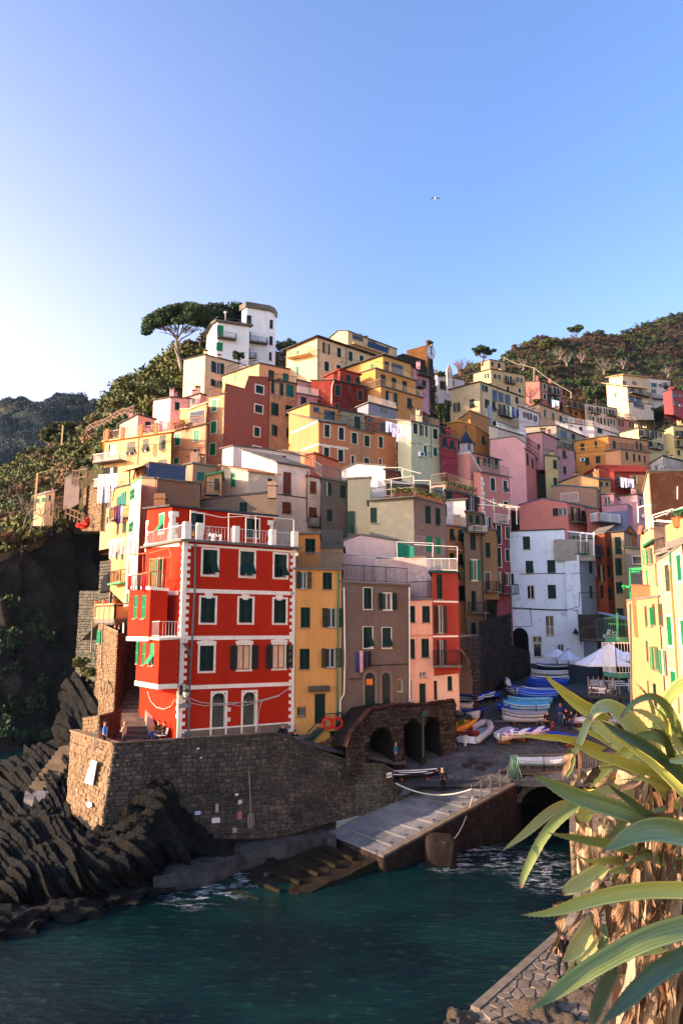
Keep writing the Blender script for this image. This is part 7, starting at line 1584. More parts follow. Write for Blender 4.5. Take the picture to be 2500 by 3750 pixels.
for h in(1.15,.6):
 w=M();out=[]
 for a,b_ in zip(rp_,rp_[1:]):
  for i in range(8):t=i/8;q_=a.lerp(b_,t)+V((0,0,h-.5*t*(1-t)));out.append(q_)
 w.tube(out,.02,4);w.build('rope',TRIMD,rl)
rope([P(1448,2868,52.4),rp_[0]+V((0,0,.9))],.045,'thick pale rope stretched across the slipway',ROPE,sag=.55)
rope([rp_[0]+V((0,-.3,.5)),V((6.0,46.1,1.3))],.025,'long slack mooring rope from the post to the concrete block',ROPE,sag=.8)
# manholes
for i,(x,y)in enumerate(((1752-45,2805),(1732,2791),(1782,2801),(1758,2816),(1836,2833))):
 p=G_(x,y);s=M();a=R(-14)
 s.poly([p+V((.38*math.cos(t),.38*math.sin(t),.06+.38*math.sin(t)*.3))for t in[k*math.pi/8 for k in range(16)]])if i<4 else s.poly([p+V((a_,b_,.05+b_*.35))for a_,b_ in((-.35,-.25),(.35,-.3),(.35,.25),(-.35,.25))])
 tag(s.build('manhole_cover',paint('2c2624',.8)),'round rusty manhole cover, %s of the four at the top of the slipway'%('leftmost','farthest','rightmost','nearest')[i]if i<4 else 'square rusty drain grate near the railing posts','manhole cover',group='manhole covers')
s=M();x,y=1688,2790
# streetlamp post by the arches, life rings, outside stair of the yellow house
s=M();p=P(*cv(8,1078,830),53.6);lp_=thing('lamp_post','green metal lamp post in front of the stone arches','lamp post',tuple(p));s.tube([p,p+V((0,0,2.9)),p+V((.1,-.25,3.15))],[.06,.05,.04],8);s.build('pole',paint('1e4636'),lp_);s=M();s.lathe(p+V((.12,-.35,2.85)),[(.05,.35),(.2,.2),(.16,0),(0,-.05)],10);s.build('lamp_shade',paint('1e4636'),lp_)
stt=thing('stair','outside stair with blue painted steps and iron railing at the yellow house','stair',tuple(P(*cv(8,300,740),53)))
F_=ye.facs[0][0]
ua,z0=facade_hit(F_,*cv(8,205,735));ub,z1=facade_hit(F_,*cv(8,325,612));uc,_=facade_hit(F_,*cv(8,450,612));n_=8
for i in range(n_):
 u0,u1=ua+(ub-ua)*i/n_,ua+(ub-ua)*(i+1)/n_;z=z0+(z1-z0)*(i+1)/n_;s=M();s.fb(F_,u0,u1+.02,z-.09,z,.02,1.2);s.build('step',stone_mat(hx('4a6a78'),hx('5c7a86'),hx('2c3c44'),'bstep',1),stt)
s=M();qf=lambda a,b,e:F_[0]+F_[1]*a+F_[2]*b+V((0,0,e));zg=z0-.6
s.poly([qf(ua,1.1,zg),qf(uc-.9,1.1,zg),qf(uc-.9,1.1,z1-.3),qf(ub,1.1,z1-.12),qf(ua,1.1,z0)]);s.fb(F_,ub,uc+.1,z1-.15,z1-.01,.02,1.25);s.build('stair_wall',paint('b98434'),stt)
lay_stones(stt,(qf(ua,1.11,zg),qf(ub+.7,1.11,zg),qf(ub+.7,1.11,z1-.5),qf(ua,1.11,z0-.1)),stone_mat(hx('9a6e50'),hx('7a5640'),hx('4a3426'),'stst',1),MOR,.14,(.2,.4),.05,30,seed=131,backing=False,skip=lambda p,u,v:p.z>z0+(z1-z0)*max(0,((p-F_[0]).dot(F_[1])-ua)/(ub-ua))-.15)
railing(stt,[qf(ua,1.15,z0),qf(ub,1.15,z1)],.95,.2,IRON);railing(stt,[qf(ub,1.15,z1),qf(uc,1.15,z1),qf(uc,.1,z1)],1.0,.16,IRON)
s=M();s.fb(F_,uc-.9,uc+.2,zg-.3,z1-.4,.05,.1);s.build('door',SHUT,stt)
for i,(x,l_)in enumerate(((341,'left'),(411,'right'))):
 u_,z=facade_hit(F_,*cv(8,x,570));s=M();c=qf(u_-.05,1.32,z);s.tube([c+F_[1]*.36*math.cos(t)+V((0,0,.36*math.sin(t)))for t in[k*math.pi/8 for k in range(17)]],.085,8)
 tag(s.build('life_ring',paint('c92418',.5),smooth=True),'red life ring on the stair railing, %s one of the pair'%l_,'life ring',group='life rings')
# bench, barrier, wall lamp, cables at the red house
bp=V(P(578,2712,48.2));bp.z=Z0;be=thing('bench','pale wooden slatted bench against the sunlit side of the red house','bench',tuple(bp));ax=V((.78,-.62,0));sx_=V((-.55,.83,0));ax=V((.5,-.86,0)).normalized();sx_=V((.86,.5,0))
ctr=V((P(585,2700,49.3).x,49.3,Z0))
for k in range(4):s=M();s.box(ctr+sx_*(-.25+k*.13)+V((0,0,.45)),ax*.8,sx_*.055,V((0,0,.015)));s.build('seat_slat',paint('cfc4b4'),be)
for k in range(3):s=M();s.box(ctr+sx_*(.25+k*.03)+V((0,0,.58+k*.13)),ax*.8,sx_*.015,V((0,0,.05)));s.build('backrest_slat',paint('d5cabb'),be)
for e in(-.7,.7):s=M();s.bar(ctr+ax*e-sx_*.22,ctr+ax*e-sx_*.22+V((0,0,.45)),.03);s.bar(ctr+ax*e+sx_*.2,ctr+ax*e+sx_*.32+V((0,0,.95)),.03);s.build('leg',IRON,be)
ba=thing('barrier','leaning grey metal crowd barrier with an orange cloth at the end of the bastion','barrier',tuple(P(370,2690,46)))
A,B=P(347,2698,45.3),P(392,2697,47.5);A.z=B.z=Z0;s=M();z=V((0,0,1.15))
s.tube([A,A+z,B+z,B],.03,6);
for i in range(1,10):p=A.lerp(B,i/10);s.bar(p+V((0,0,.15)),p+z,.012)
s.bar(A+V((0,0,.15)),B+V((0,0,.15)),.02);s.build('frame',GREYPIPE,ba)
s=M();s.poly([A.lerp(B,.4)+V((-.05,-.1,.35)),A.lerp(B,.8)+V((-.05,-.1,.3)),A.lerp(B,.78)+V((-.05,-.1,.85)),A.lerp(B,.45)+V((-.05,-.1,.9))]);s.build('cloth',paint('d9682c'),ba)
la=thing('wall_lamp','old glass globe street lamp on the corner of the red house','lamp',tuple(P(665,2530,47.8)))
c=P(682,2535,47.2);s=M();s.bar(P(664,2510,47.9),P(664,2545,47.9),.08);s.tube([P(664,2508,47.9),P(672,2502,47.6),P(680,2506,47.3),c+V((0,0,.25))],.03,5);s.build('bracket',IRON,la)
s=M();s.lathe(c,[(.03,.35),(.06,.2),(.17,.12),(.2,0)],12);s.build('lamp_shade',IRON,la);s=M();s.lathe(c,[(.19,0),(.2,-.12),(.12,-.3),(0,-.36)],12);s.build('globe',paint('b9b0a0',.2),la)
cs=M()
cpt=lambda x,y,o__=.12:F__[0]+F__[1]*facade_hit(F__,x,y)[0]+F__[2]*o__+V((0,0,facade_hit(F__,x,y)[1]))
F__=FR
for pts in(((664,2543),(690,2556),(735,2572),(780,2577),(832,2575)),((664,2543),(700,2575),(745,2584),(832,2580),(900,2568)),((832,2573),(900,2572),(960,2562),(1020,2545),(1062,2515)),((832,2577),(880,2586),(940,2572),(1020,2548)),((955,2570),(945,2600),(940,2660),(960,2700))):cs.tube([cpt(*p)for p in pts],.028,4)
F__=FL
cs.tube([cpt(*cv(14,x,y))for x,y in((775,260),(810,370),(880,440),(960,460),(1040,430),(1085,350))],.03,4)
tag(cs.build('cable',paint('b9aca0')),'loose cables drooping across the ground floor of the red house','cable')
s=M();F__=FR;u_,z=facade_hit(FR,*cv(7,588,680));s.fb(FR,u_-.42,u_+.42,z-.13,z+.13,.05,.09);tag(s.build('street_sign',paint('8a8176')),'blank grey street name plate on the corner of the red house','sign')
for(x,y)in((845,703),(843,760)):s=M();u_,z=facade_hit(FR,*cv(7,x,y));s.fb(FR,u_-.1,u_+.1,z-.13,z+.13,.0,.04);s.build('house_number_plate',paint('d9cfc2'),redr)
# laundry
def laundry(label,t,pts,d,items,h,seed=1,line=True):
 """items: colours of garments hung along the pixel line pts"""
 g=random.Random(seed);a,b_=PT(t,*pts[0],d),PT(t,*pts[1],d);th=thing('laundry',label,'laundry',tuple(a),'laundry drying on lines');n_=len(items);L=(b_-a).length;dr=(b_-a)/n_
 s=M();s.bar(a,b_,.015);s.build('line',TRIMD,th)
 for i,c in enumerate(items):
  A=a+dr*(i+.06);B=a+dr*(i+.94);hh=h*g.uniform(.65,1.1);s=M();rows=[]
  for k in range(6):
   f=k/5;wv=[(.06*math.sin(j*2.2+i*3+f*2)*f)for j in range(6)];rows.append([A.lerp(B,j/5*(1-.12*f)+.06*f)+V((0,wv[j],-hh*f))for j in range(6)])
  s.grid(rows);s.build('garment',paint(c,.85),th)
laundry('white sheets drying on the lower balcony of the yellow house',4,((116,172),(262,160)),84.5,['f0ece8','f4f0ec','efeae6'],3.2,2)
laundry('purple, blue and white washing on the ochre house balcony',4,((232,400),(300,395)),58,['6a2f4a','5a2040','2f4aa8','d9c9d4'],1.6,3)
laundry('white and cream cloths billowing beside the pale house over the cliff',4,((195,640),(385,590)),57,['f2e9dc','e9d9c4','e9e2d8'],2.0,4)
laundry('red, white and brown washing at the red house side balcony',4,((325,900),(465,888)),48.6,['b8322c','e9ddd4','4a342c','b8283c'],1.0,5)
laundry('navy and pink washing under the windows of the grey brown house',5,((588,1438),(705,1436)),54.6,['3a3a6e','d9a39a','2a2438','1c1a22'],1.5,6)
laundry('pale blue and lilac washing on the apricot house terrace',2,((920,875),(1035,905)),79,['b9b6d9','cfc9e2','8a8ab9','c9b9dc'],1.6,7)
laundry('white and lilac washing, lower line on the apricot house terrace',2,((975,930),(1085,955)),79,['d9cfe2','e2dcec','c9c2d6','dcd2e6'],1.4,8)
laundry('white washing on the balcony of the red house with the tile roof',3,((1165,1040),(1255,1055)),77,['c9d2ec','dcdff0','b4b9dc','e2e4ee'],1.8,9)
laundry('white towels on the rose brown apartment balcony',3,((728,545),(778,555)),110,['cfe2f4','e9eef4'],1.8,10)
laundry('green, white and red cloth and dark trousers on the sunlit right hand houses',15,((378,905),(470,1000)),54,['2f9a68','e9c9b9','4a1f3a','3a1830'],2.0,11)
laundry('colourful washing on the pale yellow gabled house',3,((445,578),(520,610)),100,['3f6a4a','cfc9c0','2c3c7a','6a8ab4','2c2c5a'],2.2,12)
laundry('blue patterned cloth hanging down the pale yellow gabled house',3,((320,580),(350,590)),101,['7a86a4','8a94ac'],4.5,13)
# ================================================================ people
def skinned(edges_pts,mat,parent,name,sub=1):
 """edges_pts: list of chains [(x, y, z, r), ...] sharing joints by position"""
 vs,rs,es,idx=[],[],[],{}
 for ch in edges_pts:
  pr=None
  for x,y,z,r_ in ch:
   k=(round(x,3),round(y,3),round(z,3))
   if k not in idx:idx[k]=len(vs);vs.append((x,y,z));rs.append(r_)
   if pr is not None:es.append((pr,idx[k]))
   pr=idx[k]
 me=bpy.data.meshes.new(name);me.from_pydata(vs,es,[]);o=bpy.data.objects.new(name,me);COL.objects.link(o)
 md=o.modifiers.new('s','SKIN');md.use_smooth_shade=True
 for i,r_ in enumerate(rs):me.skin_vertices[0].data[i].radius=(r_,r_)
 me.skin_vertices[0].data[0].use_root=True
 sb=o.modifiers.new('u','SUBSURF');sb.levels=sub;sb.render_levels=sub
 dg_=bpy.context.evaluated_depsgraph_get();me2=bpy.data.meshes.new_from_object(o.evaluated_get(dg_));bpy.data.objects.remove(o)
 me2 .materials.clear();me2 .materials.append(mat);o=bpy.data.objects.new(name,me2);COL.objects.link(o);o.parent=parent;return o
SKIN=paint('c48a68',.6)
def person(loc,face,label,top,legs,hair,pose='stand',h=1.72,shoes='1a1a1c',group=None):
 """face: heading in degrees, 0 looks along +X"""
 t=thing('person',label,'person',tuple(loc),group);t.rotation_euler=(0,0,R(face-90));k=h/1.75
 S=lambda ch:[(x*k,y*k,z*k,r_*k)for x,y,z,r_ in ch]
 if pose=='sit':
  hip=.5;kl,kr=(-.13,.42,.52),(.13,.42,.55);al,ar=(-.13,.5,.08),(.12,.62,.2);tl_,tr_=(-.13,.62,.04),(.12,.76,.18);lean=-.06
  el,er=(-.30,.10,.80),(.30,.10,.80);hl,hr=(-.1,.32,.78),(.16,.3,.86)
 else:
  hip=.93;st=.16 if pose=='walk' else.02;lean=0
  kl,kr=(-.10,st,.5),(.10,-st*.4+.03,.5);al,ar=(-.11,st*1.1,.08),(.11,-st*1.3,.09);tl_,tr_=(-.12,st*1.1+.14,.03),(.12,-st*1.3+.13,.03)
  el,er=(-.29,-st*.5,1.13),(.29,st*.4,1.13)
  hl,hr=(-.27,.06-st*.6,.88),(.27,.1+st*.6,.88)
  if pose=='phone':el,er,hl,hr=(-.28,.05,1.15),(.28,.08,1.15),(-.1,.28,1.2),(.1,.3,1.25)
  if pose=='lean':el,er,hl,hr=(-.26,.15,1.15),(.26,.15,1.15),(-.15,.4,1.08),(.15,.4,1.08);lean=.15
 sh_=hip+.5;nk=(0,lean,sh_+.08);hd=(0,lean+.01,sh_+.23)
 spine=[(0,0,hip,.135),(0,lean*.3,hip+.2,.125),(0,lean*.8,sh_-.08,.15),(*nk,.055),(*hd,.085),(0,lean+.01,sh_+.33,.075)]
 armL=[(0,lean*.8,sh_-.08,.15),(-.19,lean,sh_-.02,.06),(*el,.043),(*hl,.03)];armR=[(0,lean*.8,sh_-.08,.15),(.19,lean,sh_-.02,.06),(*er,.043),(*hr,.03)]
 legL=[(0,0,hip,.135),(-.1,.01,hip-.06,.09),(*kl,.06),(*al,.042),(*tl_,.035)];legR=[(0,0,hip,.135),(.1,.01,hip-.06,.09),(*kr,.06),(*ar,.042),(*tr_,.035)]
 skinned([S(spine),S(armL),S(armR),S(legL),S(legR)],SKIN,t,'body')
 g=lambda ch,e:[(x,y,z,r_+e)for x,y,z,r_ in ch]
 j=[(0,0,hip-.04,.16),(0,lean*.3,hip+.2,.15),(0,lean*.8,sh_-.08,.175),(0,lean*.95,sh_+.03,.075)]
 cut=lambda ch,f=.82:ch[:-1]+[tuple(a+(b-a)*f for a,b in zip(ch[-2],ch[-1]))]
 aL=[(0,lean*.8,sh_-.08,.175)]+g(cut(armL)[1:],.018);aR=[(0,lean*.8,sh_-.08,.175)]+g(cut(armR)[1:],.018)
 skinned([S(j),S(aL),S(aR)],paint(top,.9),t,'jacket')
 lL=[(0,0,hip,.155)]+g(cut(legL[:-1],.95)[1:],.018);lR=[(0,0,hip,.155)]+g(cut(legR[:-1],.95)[1:],.018)
 skinned([S([(0,0,hip+.08,.15),(0,0,hip,.155)]),S(lL),S(lR)],paint(legs,.9),t,'trousers')
 if hair:skinned([S([(0,lean-.02,sh_+.22,.088),(0,lean-.02,sh_+.30,.092),(0,lean,sh_+.36,.06)])],paint(hair,.8),t,'hair')
 s=M()
 for a in(al,ar):s.box((a[0]*k,(a[1]+.06)*k,(a[2]-.03)*k),(.05,0,0),(0,.13,0),(0,0,.045))
 o=s.build('shoes',paint(shoes));o.parent=t
 s=M();
 for e in(-.035,.035):s.box((e*k,(lean+.098)*k,(sh_+.245)*k),(.012,0,0),(0,.006,0),(0,0,.007))
 o=s.build('eyes',IRON);o.parent=t
 s=M();s.box((0,(lean+.108)*k,(sh_+.215)*k),(.012,0,0),(0,.016,0),(0,0,.022));o=s.build('nose',SKIN);o.parent=t
 return t
p=rpt(.5,.62);a,_=ray(1620,2905)
pr=None;best=1e9
for i in range(60):
 for j_ in range(40):
  q_=rpt(i/60,j_/40);x_,y_=ray(1620,2905);e=abs(q_.x-x_*q_.y)+abs(q_.z-EYE-y_*q_.y)
  if e<best:best,pr=e,q_
person(pr,75,'balding person in a black suit standing on the slipway, seen from behind','121318','0e0f12',None,'stand',1.68)
Gp='people strolling between the boats'
def gper(x,y,*a,**k):return person(G_(*T10(x,y)),*a,**k)
gper(1092,738,-80,'person in a blue jacket and jeans with a crossbody bag walking towards the viewer','2c3c78','3f5480','2a1c14','walk',1.78,group=Gp)
gper(1142,772,80,'person with long dark hair in black, left of the small one in jeans','15161e','14151c','18100c','walk',1.66,group=Gp)
gper(1187,778,85,'shorter person in a dark jacket and blue jeans walking away','1a1a26','2c3a5c','1c120e','walk',1.5,group=Gp)
gper(1246,752,95,'tall person in a long black coat walking away, rightmost of the strollers','0c0d12','101118','0c0a08','walk',1.82,group=Gp)
gper(975,802,-90,'person in dark clothes holding something red, beside the grey tarpaulin boat','1c1820','14141a','20140e','phone',1.68,group=Gp)
gper(1020,806,-60,'small child in a red coat beside the striped boats','9a2028','6a1a22','1c1410','stand',.95,group=Gp)
Z_=Z0
q0=P(383,2690,45.6);person((q0 .x,q0 .y,Z_),10,'person in a blue jacket with dark hair standing behind the bastion parapet','2466b8','23262e','2c1a12','stand',1.7)
q0=P(455,2695,45.9);person((q0 .x,q0 .y,Z_),170,'blond person in a beige coat facing the one in blue at the parapet','cfa878','4a4038','b98a4a','phone',1.62)
person((ctr.x-.25,ctr.y+.45,Z_-.02),200,'person with a guitar and sunglasses sitting cross legged on the bench in blue jeans','28321f','2f4a86','17100c','sit',1.72)
s=M();c=V((ctr.x-.6,ctr.y+.3,Z_+.78));u_=V((.8,-.6,0));s.lathe((0,0,0),[(0,0),(.17,0),(.19,.04),(.17,.08),(0,.08)],14);gt_=s.build('guitar_body',paint('b9763a',.4));gt_.location=c;gt_.rotation_euler=(R(80),0,R(20));gt_.name='guitar'
tag(gt_,'small wooden guitar held by the person on the bench','guitar');s=M();s.bar((.15,.0,.04),(.72,.2,.04),.025);nk_=s.build('neck',WOOD);nk_.parent=gt_
person((ctr.x+.25,ctr.y-.1,Z_-.02),150,'person leaning on the bench behind the guitar player','3a2c26','2a2c3a','20140e','sit',1.68)
q0=P(383,2660,50.2);person((q0 .x,q0 .y,Z_+.1),-60,'dark haired person in black sitting in the shade of the low stone wall','14141a','101014','120c0a','sit',1.65)
q0=P(1035,2705,52.0);person((q0 .x,q0 .y,5.7),-100,'person in a black jacket behind the parapet by the striped doorway','101218','14161c','1c120c','stand',1.7)
q0=P(1080,2735,52.3);person((q0 .x,q0 .y,5.35),90,'dark haired person going down the path by the yellow house','0e0f14','101116','0e0a08','walk',1.6)
q0=P(*cv(8,880,885),53.8);person((q0 .x,q0 .y,4.35),-30,'person in a teal shirt beside the arched boat stores','2a6a7a','2c3440','6a4a34','stand',1.6)
s=M();q0=P(430,2335,58.5)
q1=P(428,2310,57.5);person((q1 .x,q1 .y,q1 .z-1.1),-140,'white haired person looking over the wall left of the red house','2a2018','241c18','d9cfc4','lean',1.65)
q1=P(442,2318,58.0);person((q1 .x,q1 .y,q1 .z-1.1),-130,'person in a long black coat beside the white haired one','0f1014','0f1014','e2d6c4','lean',1.7)
q1=P(194,1948,112);person((q1 .x,q1 .y-.6,q1 .z-1.5),-120,'person in purple walking down the cliff path','4a2a78','2a2038','2c1c14','walk',1.75)
q1=P(88,2010,106);person((q1 .x,q1 .y-.6,q1 .z-1.4),-100,'person with a dark rucksack on the cliff path, farthest left','1a2028','20242c','1a120e','walk',1.8)
q1=PZ(2062,3592,1.0);person(q1,100,'person in black walking on the sunlit quay behind the agave leaves','101116','15161c','2a1c14','walk',1.72)
# ================================================================ castle ruin with clock, chapel
CAS=stone_mat(hx('a8794a'),hx('8a6038'),hx('5a4028'),'castle',.8);CASD=stone_mat(hx('4a4236'),hx('5c5040'),hx('26221c'),'castled',.8)
cas=thing('castle_ruin','ruined stone castle wall with a clock tower on the skyline','castle',tuple(PT(2,1280,470,128)))
cb1=block(cas,2,CAS,[(1095,298,420),(1180,275,420),(1262,252,430)],2,130,60,22,depth=4,noroof=True)
cb2=block(cas,2,CASD,[(1015,345,470),(1065,328,470),(1130,345,480),(1250,385,520)],0,124,30,depth=4,roof=CAS,rth=.1,over=0)
cb3=block(cas,2,CASD,[(1256,228,470),(1274,226,620),(1310,240,560)],1,122,38,35,depth=4,roof=CAS,rth=.3,over=.1)
F_=cb3 .facs[1][0];u_,z=facade_hit(F_,*cv(2,1299,316));s=M();c=F_[0]+F_[1]*(cb3 .facs[1][1]*.5)+F_[2]*.08+V((0,0,z));ring=[(c+F_[1]*1.05*math.cos(t)+V((0,0,1.25*math.sin(t))))for t in[k*math.pi/10 for k in range(20)]]
s.poly(ring);s.build('clock_face',paint('e2dfe6'),cas);s=M();s.bar(c+F_[2]*.05,c+F_[2]*.05+V((0,0,.9)),.06);s.bar(c+F_[2]*.05,c+F_[2]*.05+F_[1]*.15-V((0,0,.6)),.08)
for k in range(12):t=k*math.pi/6;s.bar(c+F_[2]*.04+F_[1]*.85*math.cos(t)+V((0,0,1.0*math.sin(t))),c+F_[2]*.04+F_[1]*.98*math.cos(t)+V((0,0,1.16*math.sin(t))),.05)
s.build('clock_hands',IRON,cas)
s=M();bc=F_[0]+F_[1]*(cb3 .facs[1][1]*.5)+F_[2]*.06+V((0,0,facade_hit(F_,*cv(2,1290,258))[1]));s.poly([bc+F_[1]*.5*math.cos(t)+V((0,0,.9*math.sin(t)))for t in[k*math.pi/8 for k in range(16)]]);s.build('bell_opening',paint('080808'),cas)  # flat black disc; the belfry's inner shade is put into its colour
s=M();s.lathe(bc+F_[2]*.1-V((0,0,.3)),[(0,.5),(.15,.45),(.2,.15),(.3,0)],8);s.build('bell',paint('c9a24a',.4,.6),cas)
s=M();cs_=PT(2,1290,480,124);lay_stones(cas,(PT(2,1250,640,120),PT(2,1335,640,121),PT(2,1312,440,123),PT(2,1262,400,123)),CASD,MORD,.8,(.8,1.6),.15,20,seed=141)
chp=house('white cemetery building with arches and a tiny spire on the skyline',2,'cfd2de',[(1322,505,640),(1350,500,640),(1568,545,640)],1,150,22,50,depth=6,roof=SLATE,det=False,wins={'n':[(1365,550,1430,620),(1465,545,1485,590)]},name='chapel',cat='chapel')
tb_=block(chp.root,2,wall('d9d6d0',.1),[(1418,460,560),(1425,458,560),(1470,460,560)],1,149,20,60,depth=3,noroof=True,wins={'n':[(1432,475,1440,520),(1452,475,1460,520)]})
s=M();c=(tb_.G[0][0][0]+tb_.G[-1][-1][0])/2;z=tb_.C[1];pts=[V((*g_.xy,z))for g_ in(tb_.G[0][0][0],tb_.G[-1][0][0],tb_.G[-1][-1][0],tb_.G[0][-1][0])];ap=V((c.x,c.y,z+1.5))
for i in range(4):s.poly([pts[i],pts[(i+1)%4],ap])
s.build('spire',paint('c9b08a'),chp.root)
sh=house('tiny blue domed bell turret on the ochre roofs',3,'cfd2de',[(140,825,900),(185,822,900),(232,828,900)],1,87,30,30,depth=2,roof=paint('26344c'),det=False,name='bell_turret',cat='turret',wins={'n':[(195,830,212,865)]})
s=M();a_=PT(3,185,785,87);g_=sh.G;pts=[V((*q_.xy,sh.C[1]+.15))for q_ in(g_[0][0][0],g_[-1][0][0],g_[-1][-1][0],g_[0][-1][0])];c=(pts[0]+pts[2])/2
for i in range(4):s.poly([pts[i],pts[(i+1)%4],c+V((0,0,2.0))])
s.bar(c+V((0,0,2)),c+V((0,0,3)),.05);s.bar(c+V((-.3,0,2.7)),c+V((.3,0,2.7)),.05);s.build('turret_roof',paint('26344c'),sh.root)
# cable posts on the right hill, far pylon, gull
for i,(x,y,yb,l_)in enumerate(((425,272,300,'at the top of the slope above the yellow house'),(616,340,425,'in the middle of the terraced slope'),(853,500,540,'lowest, by the dark trees'))):
 s=M();a,b_=PT(3,x,yb,100+8*(2-i)),PT(3,x,y,100+8*(2-i));s.bar(a,b_,.1);tag(s.build('cable_post',paint('8f8874')),'pale cable post '+l_,'post',group='cable posts on the right hill')
s=M();s.tube([PT(3,425,280,116),PT(3,500,315,112),PT(3,616,345,108),PT(3,730,430,104),PT(3,853,500,100)],.055,4);tag(s.build('cable',paint('8f8874')),'thick pale monorail cable running down the right slope','cable')
s=M();p=P(282,1480,700);s.bar(p,p+V((0,0,8)),.25);s.bar(p+V((-1.4,0,7)),p+V((1.4,0,7)),.2);s.bar(p+V((-1.1,0,5.6)),p+V((1.1,0,5.6)),.2);s.bar(p+V((-.8,0,0)),p+V((0,0,6)),.15);s.bar(p+V((.8,0,0)),p+V((0,0,6)),.15);tag(s.build('pylon',GREYPIPE),'tiny lattice pylon on the far blue hill','pylon')
gull=thing('gull','white gull gliding with spread wings high in the blue sky','bird',tuple(P(1593,728,60)))
c=P(1593,728,60);s=M();s.tube([c+V((-.05,.25,0)),c+V((0,.1,.02)),c,c+V((.02,-.18,0)),c+V((.03,-.28,.01))],[.01,.05,.065,.04,.01],8);s.build('body',WHITEM,gull,smooth=True)
for sg_ in(-1,1):
 s=M();s.grid([[c+V((sg_*x,y0,z)),c+V((sg_*x,y0*.2+.02,z+.01)),c+V((sg_*x*1.02,y1,z))]for x,y0,y1,z in((.03,-.1,.1,.03),(.18,-.12,.08,.1),(.34,-.06,.1,.06),(.5,.04,.1,.0))]);s.build('wing',paint('c9ccd2'),gull)
# posts, fences and sheds on the left slope
for x0,y0,x1,y1,l_ in((325,785,300,1110,'tall pale pole in front of the hillside shed'),(545,370,532,545,'pole standing in front of the round pine'),(952,262,952,335,'short pole at the bend of the wooden fence')):
 d=104 if x0<400 else 118;s=M();s.bar(PT(12,x0,y0,d),PT(12,x1,y1,d),.11);tag(s.build('pole',paint('b59a70')),l_,'pole')
s=M();s.tube([PT(12,325,785,104),PT(12,420,760,103),PT(12,560,680,102),PT(12,680,580,101),PT(12,770,490,100)],.06,4);tag(s.build('cable',paint('7c8048')),'thin yellow green cable sagging across the left slope','cable')
shd=house('small cream shed with green shutters on the left slope',12,'e9d2a4',[(298,985,1090),(392,965,1090),(470,930,1080)],1,106,20,10,depth=4,roof=paint('8a8272'),name='shed',cat='shed',wins={'g':[(315,1002,345,1035),(365,995,392,1025)],'n':[(420,970,445,1020)]},det=False)
shd2=house('pale narrow shed with a green roof edge on the left slope',12,'e2d6c4',[(558,815,950),(605,780,940),(620,790,940),(690,790,900)],0,104,15,depth=4,roof=paint('3f6a4c'),name='shed',cat='shed',det=False)
def fence(pts,t,d,h,label,mat=paint('6e5640'),cross=False):
 f=thing('fence',label,'fence',tuple(PT(t,*pts[0],d[0])));q_=[PT(t,*p,dd)for p,dd in zip(pts,d)]
 for a,b_ in zip(q_,q_[1:]):
  for k in(.45,.95):s=M();s.bar(a+V((0,0,h*k)),b_+V((0,0,h*k)),.045);s.build('rail',mat,f)
  if cross:s=M();s.bar(a+V((0,0,h)),b_+V((0,0,.1)),.05);s.bar(a+V((0,0,.1)),b_+V((0,0,h)),.05);s.build('brace',mat,f)
 for a in q_:s=M();s.bar(a,a+V((0,0,h*1.05)),.09);s.build('post',mat,f)
fence([(740,450),(775,425),(820,405),(860,392),(900,380),(950,350),(1000,320),(1060,290),(1100,290),(1150,265)],12,[112,110,108,106,104,102,101,100,99,98],1.15,'wooden crossed rail fence curving round the terrace above the pink rooms',cross=True)
fence([(565,1170),(605,1190),(640,1205),(670,1215),(700,1240)],12,[102,101,100,99.5,99],1.7,'wooden handrail beside the red tarpaulin on the cliff path')
fence([(440,1150),(475,1165),(505,1175)],12,[103,103,103],1.6,'short wooden handrail on the cliff steps')
fence([(625,880),(650,890),(680,880),(745,870)],12,[104,103,102,101],2.2,'wooden fence beside the pale narrow shed')
s=M();g=random.Random(3)
bm=bmesh.new();bmesh.ops.create_icosphere(bm,subdivisions=3,radius=1);pc=PT(12,725,1235,98.2)
for v in bm.verts:k=1+.5*fbm(v.co,1.6,3);v.co=V((v.co.x*.95*k,v.co.y*.7*k,v.co.z*.4*k+(.8 if v.co.x>.2 else 0)*abs(v.co.z)))+pc
me=bpy.data.meshes.new('tarpaulin');bm.to_mesh(me);bm.free();me.materials.append(paint('b8281a',.8));o=bpy.data.objects.new('tarpaulin',me);COL.objects.link(o);tag(o,'crumpled bright red tarpaulin at the foot of the rubble wall','tarpaulin')
ter2=thing('terrace','small pot lined terrace with bamboo screens above the narrow stone building','terrace',tuple(P(400,2265,57)))
s=M();a,b_,c_,d_=P(346,2268,60),P(420,2268,56),P(478,2265,57.5),P(420,2262,62);s.hexa([p-V((0,0,.3))for p in(a,b_,c_,d_)]+[a,b_,c_,d_]);s.build('slab',CONC,ter2)
railing(ter2,[a,b_,c_],1.15,0,paint('a5825a'),r=.035,post=1.2)
s=M()
for u0,u1 in((.08,.45),(.52,.95)):
 q0,q1=a.lerp(b_,u0),a.lerp(b_,u1);s.hexa([q0,q1,q1+V((0,.05,0)),q0+V((0,.05,0)),q0+V((0,0,.95)),q1+V((0,0,.95)),q1+V((0,.05,.95)),q0+V((0,.05,.95))])
q0,q1=b_.lerp(c_,.1),b_.lerp(c_,.95);s.hexa([q0,q1,q1+V((0,.05,0)),q0+V((0,.05,0)),q0+V((0,0,.95)),q1+V((0,0,.95)),q1+V((0,.05,.95)),q0+V((0,.05,.95))]);s.build('screen',paint('d09a62',.9),ter2)
